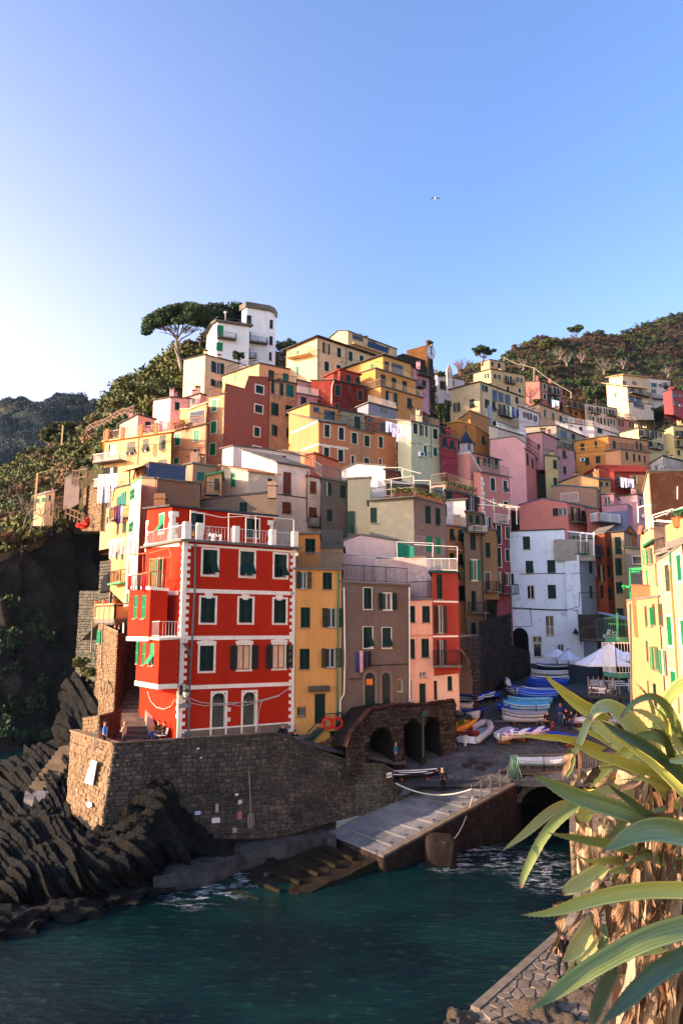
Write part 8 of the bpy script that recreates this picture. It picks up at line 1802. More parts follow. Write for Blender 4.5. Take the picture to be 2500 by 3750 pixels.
for i,u0 in enumerate((.08,.5,.95)):
 p=a.lerp(b_,u0)+V((0,0,1.15));s=M();s.lathe(p,[(0,0),(.14,0),(.2,.3),(.22,.32),(0,.28)],10);tag(s.build('flower_pot',paint('b4633a')),'terracotta pot on the railing post, %s of the three'%('leftmost','middle','rightmost')[i],'flower pot',group='pots on the railing posts')
# pipes and iron steps on the left rocks
s=M();s.tube([P(157,2878,53),P(158,2850,53.2),P(258,2765,55)],.05,5);s.tube([P(163,2872,52.8),P(255,2800,54.5)],.05,5);s.bar(P(157,2905,52.7),P(157,2850,53.1),.05);tag(s.build('handrail',paint('7a4a2c')),'rusty iron handrail on the steps in the left rocks','handrail')
stp=thing('steps','concrete steps cut into the rocks left of the bastion','steps',tuple(P(200,2860,54)))
for i in range(10):
 t=i/9;p=P(262-105*t,2745+140*t,55-2.2*t);s=M();s.box(p,(.75,0,0),(0,.5,0),(0,0,.22));s.build('step',stone_mat(hx('a89478'),hx('95836a'),hx('5c5040'),'rstep',1),stp)
lnd=M();a=[P(x,y,d)for x,y,d in((88,2925,51),(160,2935,50),(235,2940,49.5),(245,2900,51),(160,2895,52),(95,2895,52.5))];lnd.poly(a);lnd.poly([a[i]-V((0,0,.8))for i in(0,1,2)]+[a[2],a[1],a[0]]);tag(lnd.build('landing',stone_mat(hx('7f8088'),hx('8c8a88'),hx('4c4e54'),'land',1)),kind='structure')
stp2=thing('steps','dark wet steps going down into the water between the rock ribs','steps',tuple(P(250,3200,41)))
for i in range(6):
 t=i/5;p=P(212+45*t,3118+115*t,42.3-1.6*t);s=M();s.box(p,(1.0,.1,0),(-.03,.35,0),(0,0,.2));s.build('step',stone_mat(hx('4a505a'),hx('565a62'),hx('26282e'),'wstep',1),stp2)
# ================================================================ vegetation
LF1=leaf_mat((.028,.05,.016),(.07,.095,.025),'bush');LF2=leaf_mat((.05,.075,.018),(.12,.13,.03),'light');LF3=leaf_mat((.014,.036,.014),(.035,.075,.022),'pine');LF4=leaf_mat((.10,.065,.035),(.16,.11,.06),'dry')
BARK=stone_mat(hx('8a7260'),hx('9a806a'),hx('4a3a30'),'bark',3);BARKG=stone_mat(hx('b0a698'),hx('c0b4a4'),hx('6a6056'),'barkg',3)
def scatter(name,PG,k,seed,size,rad,per,mats,thr=.0,sc=.05,lift=.3,rng=(0,1,0,1)):
 """low growth over a landform, thick and thin in patches"""
 g=np.random.default_rng(seed);nv,nu,_=PG.shape;out=[[]for _ in mats]
 for _ in range(k):
  i=int((rng[2]+(rng[3]-rng[2])*g.random())*(nv-1));j=int((rng[0]+(rng[1]-rng[0])*g.random())*(nu-1));p=PG[i,j];f=fbm(p,sc,3)
  if f<thr:continue
  r_=rad*(.5+g.random()*1.0);w_=int(min(len(mats)-1,max(0,(fbm(p+31,sc*2,2)+.5)*len(mats))));out[w_].append((p[0]+g.normal()*.8,p[1]+g.normal()*.8,p[2]+r_*lift,r_))
 for q,m_ in zip(out,mats):
  if not q:continue
  q=np.array(q);v,f=leaves(q[:,:3],np.stack([q[:,3],q[:,3]*.8],1),per,size,seed,shell=.45);o=fast_mesh(name,v,f,m_);o['kind']='stuff'
scatter('undergrowth',LHP,2600,1,.42,1.7,52,[LF1,LF2,LF4,LF1],-.35,.04,rng=(0,.62,0,1))
scatter('undergrowth',LHP,1500,2,.40,1.6,60,[LF1,LF2,LF1],-.5,.06,rng=(.6,1,0,.6))
LF5=leaf_mat((.045,.036,.018),(.07,.052,.026),'dry2');scatter('undergrowth',RHP,7500,3,.3,.85,40,[LF5,LF3,LF5,LF1],-.5,.03,.15,rng=(.1,1,0,1))
scatter('undergrowth',CRP,900,4,.45,1.4,40,[LF3,LF1,LF4],-.3,.05,rng=(.25,1,0,.35))
scatter('far_woods',np.array(sheet.__defaults__ and[])if False else CLP,150,5,.3,1.2,40,[LF3],.05,.05,rng=(0,1,0,.9))
def tree(label,base,h,crown,mat=LF1,trunk=BARK,n=700,size=.4,lean=(0,0),name='tree',r=.3,limbs=5,group=None,clumps=26,seed=1,flat=.45,bare=False):
 """base point, trunk height, crown (half width, half height)"""
 g=random.Random(seed);base=V(base);t=thing(name,label,'tree',tuple(base),group);top=base+V((lean[0],lean[1],h));w=M()
 mid=base.lerp(top,.5)+V((g.uniform(-.4,.4),0,0))*r*3;w.tube([base,mid,top],[r,r*.75,r*.5],8);ends=[]
 for i in range(limbs):
  a=2*math.pi*i/limbs+g.uniform(-.3,.3);k=g.uniform(.45,.95);e=top+V((math.cos(a)*crown[0]*k,math.sin(a)*crown[0]*k,crown[1]*g.uniform(.2,1.0)));m_=top.lerp(e,.45)+V((0,0,-crown[1]*.2))
  w.tube([mid.lerp(top,g.uniform(.5,1)),m_,e],[r*.42,r*.3,r*.1],5);ends.append((m_,e))
  for k2 in range(5 if bare else 3):
   f=m_.lerp(e,g.uniform(.1,.9));q=f+V((g.uniform(-1,1),g.uniform(-1,1),g.uniform(.2,1)))*crown[0]*.33;w.tube([f,f.lerp(q,.5)+V((0,0,.1)),q],[r*.16,r*.1,r*.04],4)
   if bare:
    for _ in range(3):q2=q+V((g.uniform(-1,1),g.uniform(-1,1),g.uniform(.1,1)))*crown[0]*.2;w.tube([f.lerp(q,.6),q2],[r*.07,r*.03],3)
 w.build('trunk',trunk,t,smooth=True)
 if not bare:
  cs,rs=[],[];ca=top+V((0,0,crown[1]*.55))
  for i in range(clumps):
   a=g.uniform(0,2*math.pi);k=math.sqrt(g.random())*.86;z=g.uniform(-.35,1)*(1-k*k*.75);rr_=crown[0]*g.uniform(.17,.34)
   cs.append((ca.x+math.cos(a)*k*crown[0],ca.y+math.sin(a)*k*crown[0],ca.z+z*crown[1]*.55));rs.append((rr_,rr_*flat))
  v,f=leaves(cs,rs,n//10,size,seed,shell=.35);fast_mesh('crown',v,f,mat,t)
 return t
# the big umbrella pine on the skyline and its smaller neighbours
pb_=PT(1,722,600,127)
pin=thing('stone_pine','huge umbrella pine with bare forked limbs on the skyline left of the white villa','pine tree',tuple(pb_));g=random.Random(21);w=M();D_=127
q=lambda x,y,dd=0:PT(1,x,y,D_+dd)
for pts,r0,r1 in(([(722,605),(705,545),(690,480),(682,420),(680,360)],.62,.34),([(716,570),(700,520),(672,455),(668,440)],.4,.2),([(680,362),(650,330),(600,300),(540,285),(490,290)],.3,.07),([(682,380),(655,350),(630,340),(560,325)],.22,.06),([(681,365),(690,320),(670,270),(640,240)],.28,.07),([(684,375),(712,330),(750,290),(780,250)],.28,.07),([(690,400),(720,370),(770,345),(840,300),(880,270)],.24,.07),([(676,430),(650,425),(635,415)],.12,.05),([(712,335),(730,300),(720,250)],.16,.06),([(650,332),(620,300),(590,260),(550,240)],.18,.05),([(600,302),(560,270),(510,262)],.12,.05)):
 n_=len(pts);w.tube([q(x,y,g.uniform(-1.5,1.5)*(i>1))for i,(x,y)in enumerate(pts)],[.66*(r0+(r1-r0)*i/(n_-1))for i in range(n_)],7)
for _ in range(70):
 a=(g.uniform(500,900),g.uniform(230,330));w.tube([q(680+(a[0]-680)*.5,340-g.uniform(0,40),g.uniform(-3,3)),q(a[0],a[1]-20,g.uniform(-5,5))],[.07,.02],4)
w.build('trunk',BARKG,pin,smooth=True)
def crown(root,t,D0,outline,n,rr,per,size,mat,seed,depth,vflat=.5):
 """clumps spread between an upper and a lower outline: (x, y top, y bottom)"""
 g=random.Random(seed);cs,rs=[],[]
 xs=[o[0]for o in outline]
 for _ in range(n):
  x=g.uniform(xs[0],xs[-1]);yt=np.interp(x,xs,[o[1]for o in outline]);yb=np.interp(x,xs,[o[2]for o in outline]);k=g.random()**1.5;rad=rr*g.uniform(.6,1.2);px_=rad/D0*FPX*TILES[t][2]*vflat
  y=yt+px_*.8+(yb-yt-px_)*k;e=1-abs(2*(x-xs[0])/(xs[-1]-xs[0])-1)**2;p=PT(t,x,y,D0+g.uniform(-1,1)*depth*math.sqrt(max(.05,e)));cs.append(tuple(p));rs.append((rad,rad*vflat))
 v,f=leaves(cs,rs,per,size,seed,shell=.3);return fast_mesh('crown',v,f,mat,root)
crown(pin,1,D_,[(455,290,345),(475,225,340),(520,185,300),(600,150,265),(680,122,250),(760,112,255),(830,122,270),(890,150,290),(940,175,300)],240,1.15,170,.22,LF3,5,6.5,.55)
tree('second umbrella pine leaning behind the white villa',PT(1,850,420,134),4.4,(4.8,1.9),LF3,BARK,2400,.3,(1.8,0),'stone_pine',.35,6,seed=31,clumps=46,flat=.5)
tree('third umbrella pine with its crown reaching over the villa terrace',PT(1,945,420,138),5.0,(5.6,1.5),LF3,BARK,2200,.3,(2.5,0),'stone_pine',.35,6,seed=33,clumps=40,flat=.5)
pn2=thing('stone_pine','round umbrella pine on the left slope in front of the blue hill','pine tree',tuple(PT(12,530,545,150)));w=M();g=random.Random(8)
for pts,r0,r1 in(([(528,548),(520,520),(512,500)],.5,.3),([(512,505),(470,490),(420,470)],.25,.08),([(515,505),(545,470),(580,440)],.25,.08),([(514,500),(500,460),(480,430)],.22,.06),([(520,515),(570,490),(630,460)],.22,.06)):w.tube([PT(12,x,y,150)for x,y in pts],[r0+(r1-r0)*i/(len(pts)-1)for i in range(len(pts))],6)
w.build('trunk',BARKG,pn2,smooth=True);crown(pn2,12,150,[(362,450,490),(385,420,490),(430,375,500),(480,345,500),(560,338,505),(620,342,500),(670,370,490),(705,430,470)],120,1.1,150,.28,leaf_mat((.02,.04,.015),(.055,.075,.02),'pine2'),6,5,.55)
# shrubs one can tell apart
SH=[(12,345,610,50,52,LF2,'yellow green round bush below the round pine'),(12,430,600,45,42,LF2,'bright green round bush right of the yellow green one'),(12,760,700,60,52,LF3,'dark evergreen bush beside the curved white railing'),(12,800,530,50,50,LF2,'green bush under the fence bend'),(12,250,750,45,40,LF2,'light green bush in the middle of the left slope'),(12,380,745,45,38,LF2,'light green bush next to the sagging cable'),(12,240,1020,60,85,LF1,'tall green bush left of the cream shed'),(12,310,1310,75,55,LF2,'sunlit green bush above the dark path figure'),(12,640,970,80,65,LF2,'leafy green bush beside the rubble retaining wall'),(12,560,1040,90,80,LF4,'dry spiky palm like bush above the wooden handrail'),(12,60,1340,110,90,LF4,'tall dry golden reeds at the left picture edge'),(12,40,880,60,50,LF1,'dark bush with green netting at the left edge'),(12,130,940,75,70,LF4,'reddish brown leafless thicket at the left'),(12,350,860,80,50,BARKG and LF4,'grey bare thicket behind the shed pole'),(1,340,730,75,80,LF1,'dark green shrub at the top left of the hill ridge'),(1,250,850,65,60,LF2,'big leaved green shrub at the far left of the ridge'),(1,430,760,80,65,LF2,'bright leafy shrub in the middle of the ridge'),(1,560,700,65,60,LF1,'olive shrub under the fenced stone wall'),(1,640,560,60,55,LF1,'dark shrub at the foot of the big pine'),(1,810,440,90,55,LF2,'olive green shrubs below the villa wall'),(1,1125,500,58,42,LF3,'round dark bush in front of the white villa'),(1,1420,440,50,60,LF3,'dark evergreen right of the white villa'),(2,130,250,80,45,LF3,'dark evergreen mass left of the overhanging eaves'),(2,1378,498,40,28,LF3,'round green bush beside the white cemetery wall'),(12,790,1100,90,55,LF4,'brown scrub on the bank under the rubble wall'),(13,520,225,60,45,LF2,'sunlit ivy bush growing on the dark cliff edge'),(13,560,285,50,40,LF2,'lower ivy bush beside the old stone wall'),(3,930,440,55,40,LF3,'dark tree below the middle cable post'),(3,1010,510,90,60,LF3,'dark evergreen thicket left of the cream villa'),(3,1180,590,90,50,LF3,'dark green trees under the cream villa'),(3,1440,640,110,60,LF3,'dark trees under the crimson house'),(3,1300,640,80,45,LF3,'dark evergreens between the salmon house and the villa'),(3,40,620,60,90,LF3,'dark ivy covered slope under the castle'),(3,640,560,45,22,LF1,'green creeper on the terrace under the rose block'),(3,700,200,60,38,LF1,'green tree on the brow of the right hill')]
for i,(t,x,y,rx,ry,m_,lab)in enumerate(SH):
 px,py=cv(t,x,y);d={12:128-(y-600)*.035,1:136-(y-500)*.03,2:122,3:150,13:60}[t]
 if t==12 and y>900:d=108-(y-900)*.008
 if t==1 and x<600:d=118
 if t==1 and x>1000:d=116 if x<1300 else 134
 if t==3:d={930:205,1010:200,1180:192,1440:190,1300:186,40:124,640:147,700:200}[x]-0
 rw,rh_=rx/TILES[t][2]/FPX*d,ry/TILES[t][2]/FPX*d;c=P(px,py,d);g=random.Random(i);b_=thing('shrub',lab,'shrub',tuple(c-V((0,0,rh_))),'shrubs on the slopes');cs,rs=[],[]
 for k in range(22):
  a,e,q_=g.uniform(0,6.28),g.uniform(-.5,1),g.random()**.5*.72;cs.append((c.x+math.cos(a)*rw*q_,c.y+math.sin(a)*rw*q_,c.z+e*rh_*.62));rs.append((rw*g.uniform(.2,.38),rh_*g.uniform(.2,.38)))
 v,f=leaves(cs,rs,85,max(.10,min(.5,rw*.10)),i,shell=.3);fast_mesh('foliage',v,f,m_,b_)
 w=M();w.tube([c-V((0,0,rh_*1.3)),c],[.12,.05],5);w.build('stem',BARK,b_)
tree('flat topped pine on the skyline of the right hill',P(2110,1245,224),1.6,(2.6,3.0),LF3,BARK,1500,.25,(0,0),'pine_tree',.3,5,seed=41,clumps=26)
tree('dark pine on the skyline left of the yellow house',PT(3,285,330,122),2.4,(2.9,2.0),LF3,BARK,1500,.22,(.5,0),'pine_tree',.3,6,seed=42,clumps=22)
tree('bare reddish tree beside the cemetery spire',PT(3,155,400,110),1.4,(2.4,2.8),LF4,stone_mat(hx('a5705c'),hx('b88068'),hx('6a4a3c'),'barkr',3),10,.3,(0,0),'bare_tree',.3,9,seed=43,bare=True)
for i,(x,y,h,c,l_)in enumerate(((1065,385,3,6,'pale bare tree standing in the dark slope left of the villa'),(830,335,2.5,6,'pale leafless tree on the middle of the right slope'),(780,290,2.5,5,'smaller pale leafless tree up left of it'),(1185,350,2,4.5,'grey bare tree above the cream villa'),(1470,400,2,4,'thin bare tree behind the crimson house'),(925,310,2,4,'little bare tree near the top of the slope'),(545,360,2,4,'bare brush beside the tall yellow house'))):
 tree(l_,P(*cv(3,x,y),190-i),h*.5,(c*.42,c*.5),LF4,BARKG,10,.3,(0,0),'bare_tree',.28,8,'bare trees on the right hill',seed=50+i,bare=True)
for i,(x,y)in enumerate(((205,1270),(262,1300),(350,1270))):
 tree('thin bare sapling on the left bank, %s of three'%('left','middle','right')[i],PT(12,x,y,103),2.2,(2.4,3),LF4,BARKG,10,.3,(.3,0),'bare_tree',.12,6,'bare saplings on the left bank',seed=60+i,bare=True)
# wooded top of the far hill, distance haze put into the bluish leaf colour
g=random.Random(2);cs,rs=[],[]
for k in range(1500):
 i,j=g.randrange(0,45),g.randrange(2,88)
 if k<260:i=0;j=g.choice(list(range(22,60))+[10,11,12,15,16,70,71])
 p=far_pts[i][j];r_=g.uniform(2.5,5.5);cs.append((p[0],p[1],p[2]+r_*.3));rs.append((r_,r_*.8))
v,f=leaves(cs,rs,60,.8,7,shell=.4);fast_mesh('far_woods',v,f,leaf_mat((.010,.022,.026),(.016,.032,.032),'farw'))['kind']='stuff'
# planters along roof terraces: little pots of greenery
def pots(t,pts,d,n_,label,seed):
 g=random.Random(seed);a,b_=PT(t,*pts[0],d),PT(t,*pts[1],d);th=thing('planter',label,'planter',tuple(a),'plants on the roof terraces');w=M();cs=[]
 for i in range(n_):p=a.lerp(b_,(i+.5)/n_);w.lathe(p,[(0,0),(.13,0),(.18,.28),(0,.26)],8);cs.append(tuple(p+V((0,0,.5))))
 w.build('pot',paint('5c3828'),th);v,f=leaves(cs,[(.28,.32)]*n_,40,.09,seed);fast_mesh('foliage',v,f,LF2 if seed%2 else LF4,th)
pots(5,((1015,325),(1225,385)),66.5,16,'row of dried plants in pots along the edge of the pebble dashed house',1);pots(5,((860,330),(1000,320)),66.8,9,'row of small green pots behind the terrace railing',3)
pots(5,((1240,262),(1430,312)),82,10,'potted plants on the railed roof in front of the salmon house',5);pots(1,((660,1018),(760,1003)),89,5,'pots on the peach terrace of the orange porch',7);pots(4,((760,640),(1000,650)),50.2,4,'small pots behind the red house railing',2)
# ================================================================ sunlit quay bottom right
def cells(seeds,bound,gap):
 """shrunken Voronoi cells of 2-D seeds"""
 out=[]
 for i,s in enumerate(seeds):
  poly=[V(p)for p in bound]
  near=sorted(range(len(seeds)),key=lambda j:(seeds[j]-s).length_squared)[1:16]
  for j in near:
   m_=(s+seeds[j])/2;n_=(seeds[j]-s).normalized();m_=m_-n_*gap;new=[]
   for a,b in zip(poly,poly[1:]+poly[:1]):
    da,db=(a-m_).dot(n_),(b-m_).dot(n_)
    if da<=0:new.append(a)
    if da*db<0:new.append(a.lerp(b,da/(da-db)))
   poly=new
   if len(poly)<3:break
  if len(poly)>=3:out.append(poly)
 return out
ZQ=1.0
qe=[PZ(1660,3790,ZQ),PZ(1722,3690,ZQ),PZ(2062,3392,ZQ),PZ(2112,3240,ZQ),V((24,44,ZQ)),V((24,20,ZQ)),V((4,20,ZQ))]
quay=thing('quay',None,None,(12,32,0));quay['kind']='structure';w=M();w.poly([p-V((0,0,.02))for p in qe])
for a,b_ in zip(qe[:4],qe[1:5]):w.poly([V((a.x,a.y,-1)),V((b_.x,b_.y,-1)),b_-V((0,0,.02)),a-V((0,0,.02))])
w.build('mortar_bed',stone_mat(hx('d9cbb0'),hx('c9bb9c'),hx('8a7c64'),'qm',1),quay)
g=random.Random(17);sd=[]
for i in range(15):
 for j in range(30):p=PZ(1690,3740,ZQ).lerp(PZ(2112,3330,ZQ),j/29)+V((i*.6+g.uniform(-.26,.26),(j%2)*.1+g.uniform(-.24,.24)-i*.08,0));sd.append(V((p.x+.5,p.y)))
bd=[V((p.x,p.y))for p in qe]
QS=stone_mat(hx('8f8272'),hx('a89a86'),hx('5c5040'),'qstone',1.5);k_=0;rest=M()
u_=(bd[2]-bd[1]).normalized();inn=V((-u_.y,u_.x));inn=-inn if(V((20,35))-bd[1]).dot(inn)<0 else inn;inn=inn if(bd[4]-bd[1]).dot(inn)>0 else-inn
clipb=[bd[1]+inn*.35,bd[2]+inn*.35,bd[3]+V((.3,0)),V((24,44)),V((24,26)),V((5.0,26))]
for pl in cells(sd,clipb,.028):
 c=sum(pl,V((0,0)))/len(pl);h=.03+g.uniform(0,.03);s=M()if k_<290 else rest;i0=len(s.v)
 tp=[V((p.x,p.y,ZQ+h))for p in[c+(q_-c)*.93 for q_ in pl]];bt_=[V((p.x,p.y,ZQ-.01))for p in pl];s.poly(tp if(tp[1]-tp[0]).cross(tp[2]-tp[1]).z>0 else tp[::-1])
 for a in range(len(pl)):b_=(a+1)%len(pl);s.poly([bt_[a],bt_[b_],tp[b_],tp[a]])
 if k_<290:s.build('paving_stone',QS,quay)
 k_+=1
if rest.f:rest.build('small_paving_stones',QS,quay)['kind']='stuff'
s=M();a,b_=qe[1],qe[2];nq_=V((inn.x,inn.y,0))*.34;s.hexa([a-V((0,0,.3)),b_-V((0,0,.3)),b_+nq_-V((0,0,.3)),a+nq_-V((0,0,.3)),a+V((0,0,.07)),b_+V((0,0,.07)),b_+nq_+V((0,0,.07)),a+nq_+V((0,0,.07))]);s.build('kerb',QS,quay)
sheet('quay_rocks',[[(1640,3720,27.2),(1760,3690,27.6),(1900,3660,28),(2050,3640,28.2),(2250,3620,28.4),(2560,3600,28.6)],[(1640,3850,25.4),(1760,3830,25.2),(1900,3800,25.2),(2050,3800,25.0),(2250,3780,25),(2560,3760,25)],[(1640,3990,24),(1760,3990,24),(1900,3990,24),(2050,3990,24),(2250,3990,24),(2560,3990,24)]],90,40,earth_mat((.22,.17,.12),(.30,.24,.17),(.10,.08,.06),'qrock',1.2),.5,.7,lambda s,t,p:.25*abs(fbm(p,1.6,4)))
# raised quay at the harbour's inner corner
iq=thing('stone_wall','pale stone harbour wall at the mouth of the stream, mostly behind the agave','stone wall',(14,46,0));e0=P(2092,3230,41.5);e1=P(2088,2990,51);zi=3.1
A,B=V((e0 .x,e0 .y,0)),V((e1 .x,e1 .y,0));lay_stones(iq,(V((A.x,A.y,-.7)),V((B.x,B.y,-.7)),V((B.x,B.y,zi)),V((A.x,A.y,zi))),STW2,MORD,.35,(.4,.8),.05,30,seed=151);lay_stones(iq,(V((A.x,A.y,-.7)),V((A.x+9,A.y+.5,-.7)),V((A.x+9,A.y+.5,zi)),V((A.x,A.y,zi))),STL,ML,.35,(.4,.8),.05,30,seed=152)
w=M();w.poly([V((A.x,A.y,zi)),V((A.x+9,A.y+.5,zi)),V((A.x+9,53,zi)),V((B.x,B.y,zi))]);w.build('top',QS,iq)
# ================================================================ the agave in front
def agave_mat(a,b_,key,dry=False):
 m,n,l,b=mat_new('agave_'+('dry' if dry else 'leaf'));tc_=n.new('ShaderNodeUVMap');sp=n.new('ShaderNodeSeparateXYZ');l.new(tc_.outputs[0],sp.inputs[0])
 nt=n.new('ShaderNodeTexNoise');nt.inputs['Scale'].default_value=1;nt.inputs['Detail'].default_value=5;mp=n.new('ShaderNodeMapping');mp.inputs['Scale'].default_value=(22,1.6,1)if not dry else(7,3,1);oi=n.new('ShaderNodeObjectInfo');va=n.new('ShaderNodeVectorMath');va.operation='ADD';cm=n.new('ShaderNodeCombineXYZ');mu=n.new('ShaderNodeMath');mu.operation='MULTIPLY';mu.inputs[1].default_value=37;l.new(oi.outputs['Random'],mu.inputs[0]);l.new(mu.outputs[0],cm.inputs[0]);l.new(tc_.outputs[0],va.inputs[0]);l.new(cm.outputs[0],va.inputs[1]);l.new(va.outputs[0],mp.inputs[0]);l.new(mp.outputs[0],nt.inputs['Vector'])
 col=mix(n,l,ramp(n,l,nt.outputs['Fac'],.35,.65),a,b_)
# paler margins and a browned tip
 ab=n.new('ShaderNodeMath');ab.operation='ABSOLUTE';sb_=n.new('ShaderNodeMath');sb_.operation='SUBTRACT';sb_.inputs[1].default_value=.5;l.new(sp.outputs[0],sb_.inputs[0]);l.new(sb_.outputs[0],ab.inputs[0])
 if not dry:
  col=mix(n,l,ramp(n,l,ab.outputs[0],.36,.44,0,.6),col,tuple(v*1.6+.03 for v in b_));col=mix(n,l,ramp(n,l,ab.outputs[0],.485,.497,0,.9),col,(.16,.07,.03));col=mix(n,l,ramp(n,l,sp.outputs[1],.90,.975),col,(.20,.11,.05))
  sn=noise_tex(n,l,(38,38,38),1,3);col=mix(n,l,ramp(n,l,sn,.70,.76,0,.6),col,(.22,.18,.10))
 else:
  sn=noise_tex(n,l,(14,14,5),1,6,.7);col=mix(n,l,ramp(n,l,sn,.5,.66,0,.8),col,(.10,.045,.02))
 l.new(col,b.inputs['Base Color']);b.inputs['Roughness'].default_value=.45 if not dry else.85;b.inputs['Specular IOR Level'].default_value=.35 if not dry else.1
 bump(n,l,b,nt.outputs['Fac'],.5 if not dry else 1,.01 if not dry else.02);return m
AGG=agave_mat((.11,.16,.05),(.22,.26,.075),'g');AGY=agave_mat((.32,.35,.07),(.44,.42,.11),'y');AGP=agave_mat((.30,.33,.13),(.42,.42,.17),'p');AGD=agave_mat((.035,.075,.025),(.07,.11,.035),'d');AGYY=agave_mat((.42,.38,.05),(.50,.42,.08),'yy')  # leaf greens from sunlit pale to shaded dark; light put into the colours
DRY1=agave_mat((.20,.125,.075),(.31,.21,.13),'d1',True);DRY2=agave_mat((.10,.055,.03),(.20,.11,.06),'d2',True);DRY3=agave_mat((.32,.23,.15),(.40,.31,.21),'d3',True)
AGX=thing('agave','big shaggy agave with toothed green leaves and a trunk of dead leaves in the foreground','agave',tuple(P(2380,3800,4.4)))
def crp(P_,t):
 n_=len(P_)-1;x=t*n_;i=min(int(x),n_-1);f=x-i;g_=lambda k:P_[max(0,min(n_,i+k))]
 return.5*(2*g_(0)+(g_(1)-g_(-1))*f+(2*g_(-1)-5*g_(0)+4*g_(1)-g_(2))*f*f+(3*g_(0)-g_(-1)-3*g_(1)+g_(2))*f**3)
def blade(name,t,pts,d,mat,roll=0,gutter=.35,teeth=True,dd=0,crumple=0,seed=0,nn_=34,thick=.016):
 """pts: tip to base, (x, y, half width) on the close view; roll turns the blade about its length"""
 g=random.Random(seed);sc=TILES[t][2];C_=[];m_=len(pts)
 for i,(x,y,hw)in enumerate(pts):
  dz=d+(dd*i/(m_-1)if not isinstance(dd,(list,tuple))else dd[i]);q_=PT(t,x,y,dz);C_.append(np.array([q_.x,q_.y,q_.z,hw/sc/FPX*dz]))
 S=[crp(C_,k/(nn_-1))for k in range(nn_)];vs,uv,fs_=[],[],[];W=9;eye=np.array([0,0,EYE]);fr=[]
 for k in range(nn_):
  p=S[k][:3];tg=S[min(k+1,nn_-1)][:3]-S[max(k-1,0)][:3];tg/=np.linalg.norm(tg)+1e-9;vw=p-eye;vw/=np.linalg.norm(vw);sd_=np.cross(tg,vw);sd_/=np.linalg.norm(sd_)+1e-9;nr=np.cross(sd_,tg)
  if nr.dot(vw)>0:nr=-nr
  a=R(roll)+crumple*math.sin(k*.35+seed);s2=sd_*math.cos(a)+nr*math.sin(a);n2=nr*math.cos(a)-sd_*math.sin(a);hw=max(.0006,S[k][3]/max(.35,abs(math.cos(a))));fr.append((p,s2,n2,hw,tg))
  if crumple:hw*=1+.35*math.sin(k*.9+seed*1.3)*crumple
  for lay in(0,1):
   for j in range(W):
    x=-1+2*j/(W-1);off=gutter*hw*(x*x)+(0 if lay==0 else-(thick*(1-x*x*.96)*min(1,hw/.05)));wob=crumple*.25*hw*math.sin(j*2.3+k*.5+seed)
    vs.append(p+s2*hw*x+n2*(off+wob));uv.append((j/(W-1),1-k/(nn_-1)))
 for k in range(nn_-1):
  for lay in(0,1):
   for j in range(W-1):
    a=k*2*W+lay*W+j;q_=(a,a+1,a+2*W+1,a+2*W);fs_.append(q_ if lay else q_[::-1])
  for j in(0,W-1):a=k*2*W+j;fs_.append((a,a+W,a+3*W,a+2*W))
 nb=len(fs_)
 if teeth:
  L=sum(np.linalg.norm(S[k+1][:3]-S[k][:3])for k in range(nn_-1));n_t=int(L/.045)
  for e in(-1,1):
   for i in range(2,n_t-1):
    k=min(nn_-2,int(i/n_t*(nn_-1)));f=i/n_t*(nn_-1)-k;p=fr[k][0]*(1-f)+fr[k+1][0]*f;hw=fr[k][3]*(1-f)+fr[k+1][3]*f;s2,n2,tg=fr[k][1],fr[k][2],fr[k][4];e0_=p+s2*e*hw*.99+n2*gutter*hw;b0=len(vs)
    vs+=[e0_-tg*.005,e0_+tg*.005,e0_+s2*e*.007-tg*.004+n2*.002];uv+=[(.5+e*.499,.5)]*3;fs_.append((b0,b0+1,b0+2))
 me=bpy.data.meshes.new(name);off=np.array(AGX.location);me.from_pydata([tuple(v-off)for v in vs],[],[tuple(int(i)for i in f)for f in fs_]);ul=me.uv_layers.new(name='UVMap');li_=np.zeros(len(me.loops),dtype=np.int32);me.loops.foreach_get('vertex_index',li_);ul.data.foreach_set('uv',np.array(uv)[li_].astype(np.float32).ravel())
 me.polygons.foreach_set('use_smooth',[True]*len(fs_));me.materials.append(mat);me.update();o=bpy.data.objects.new(name,me);COL.objects.link(o);o.parent=AGX;return o
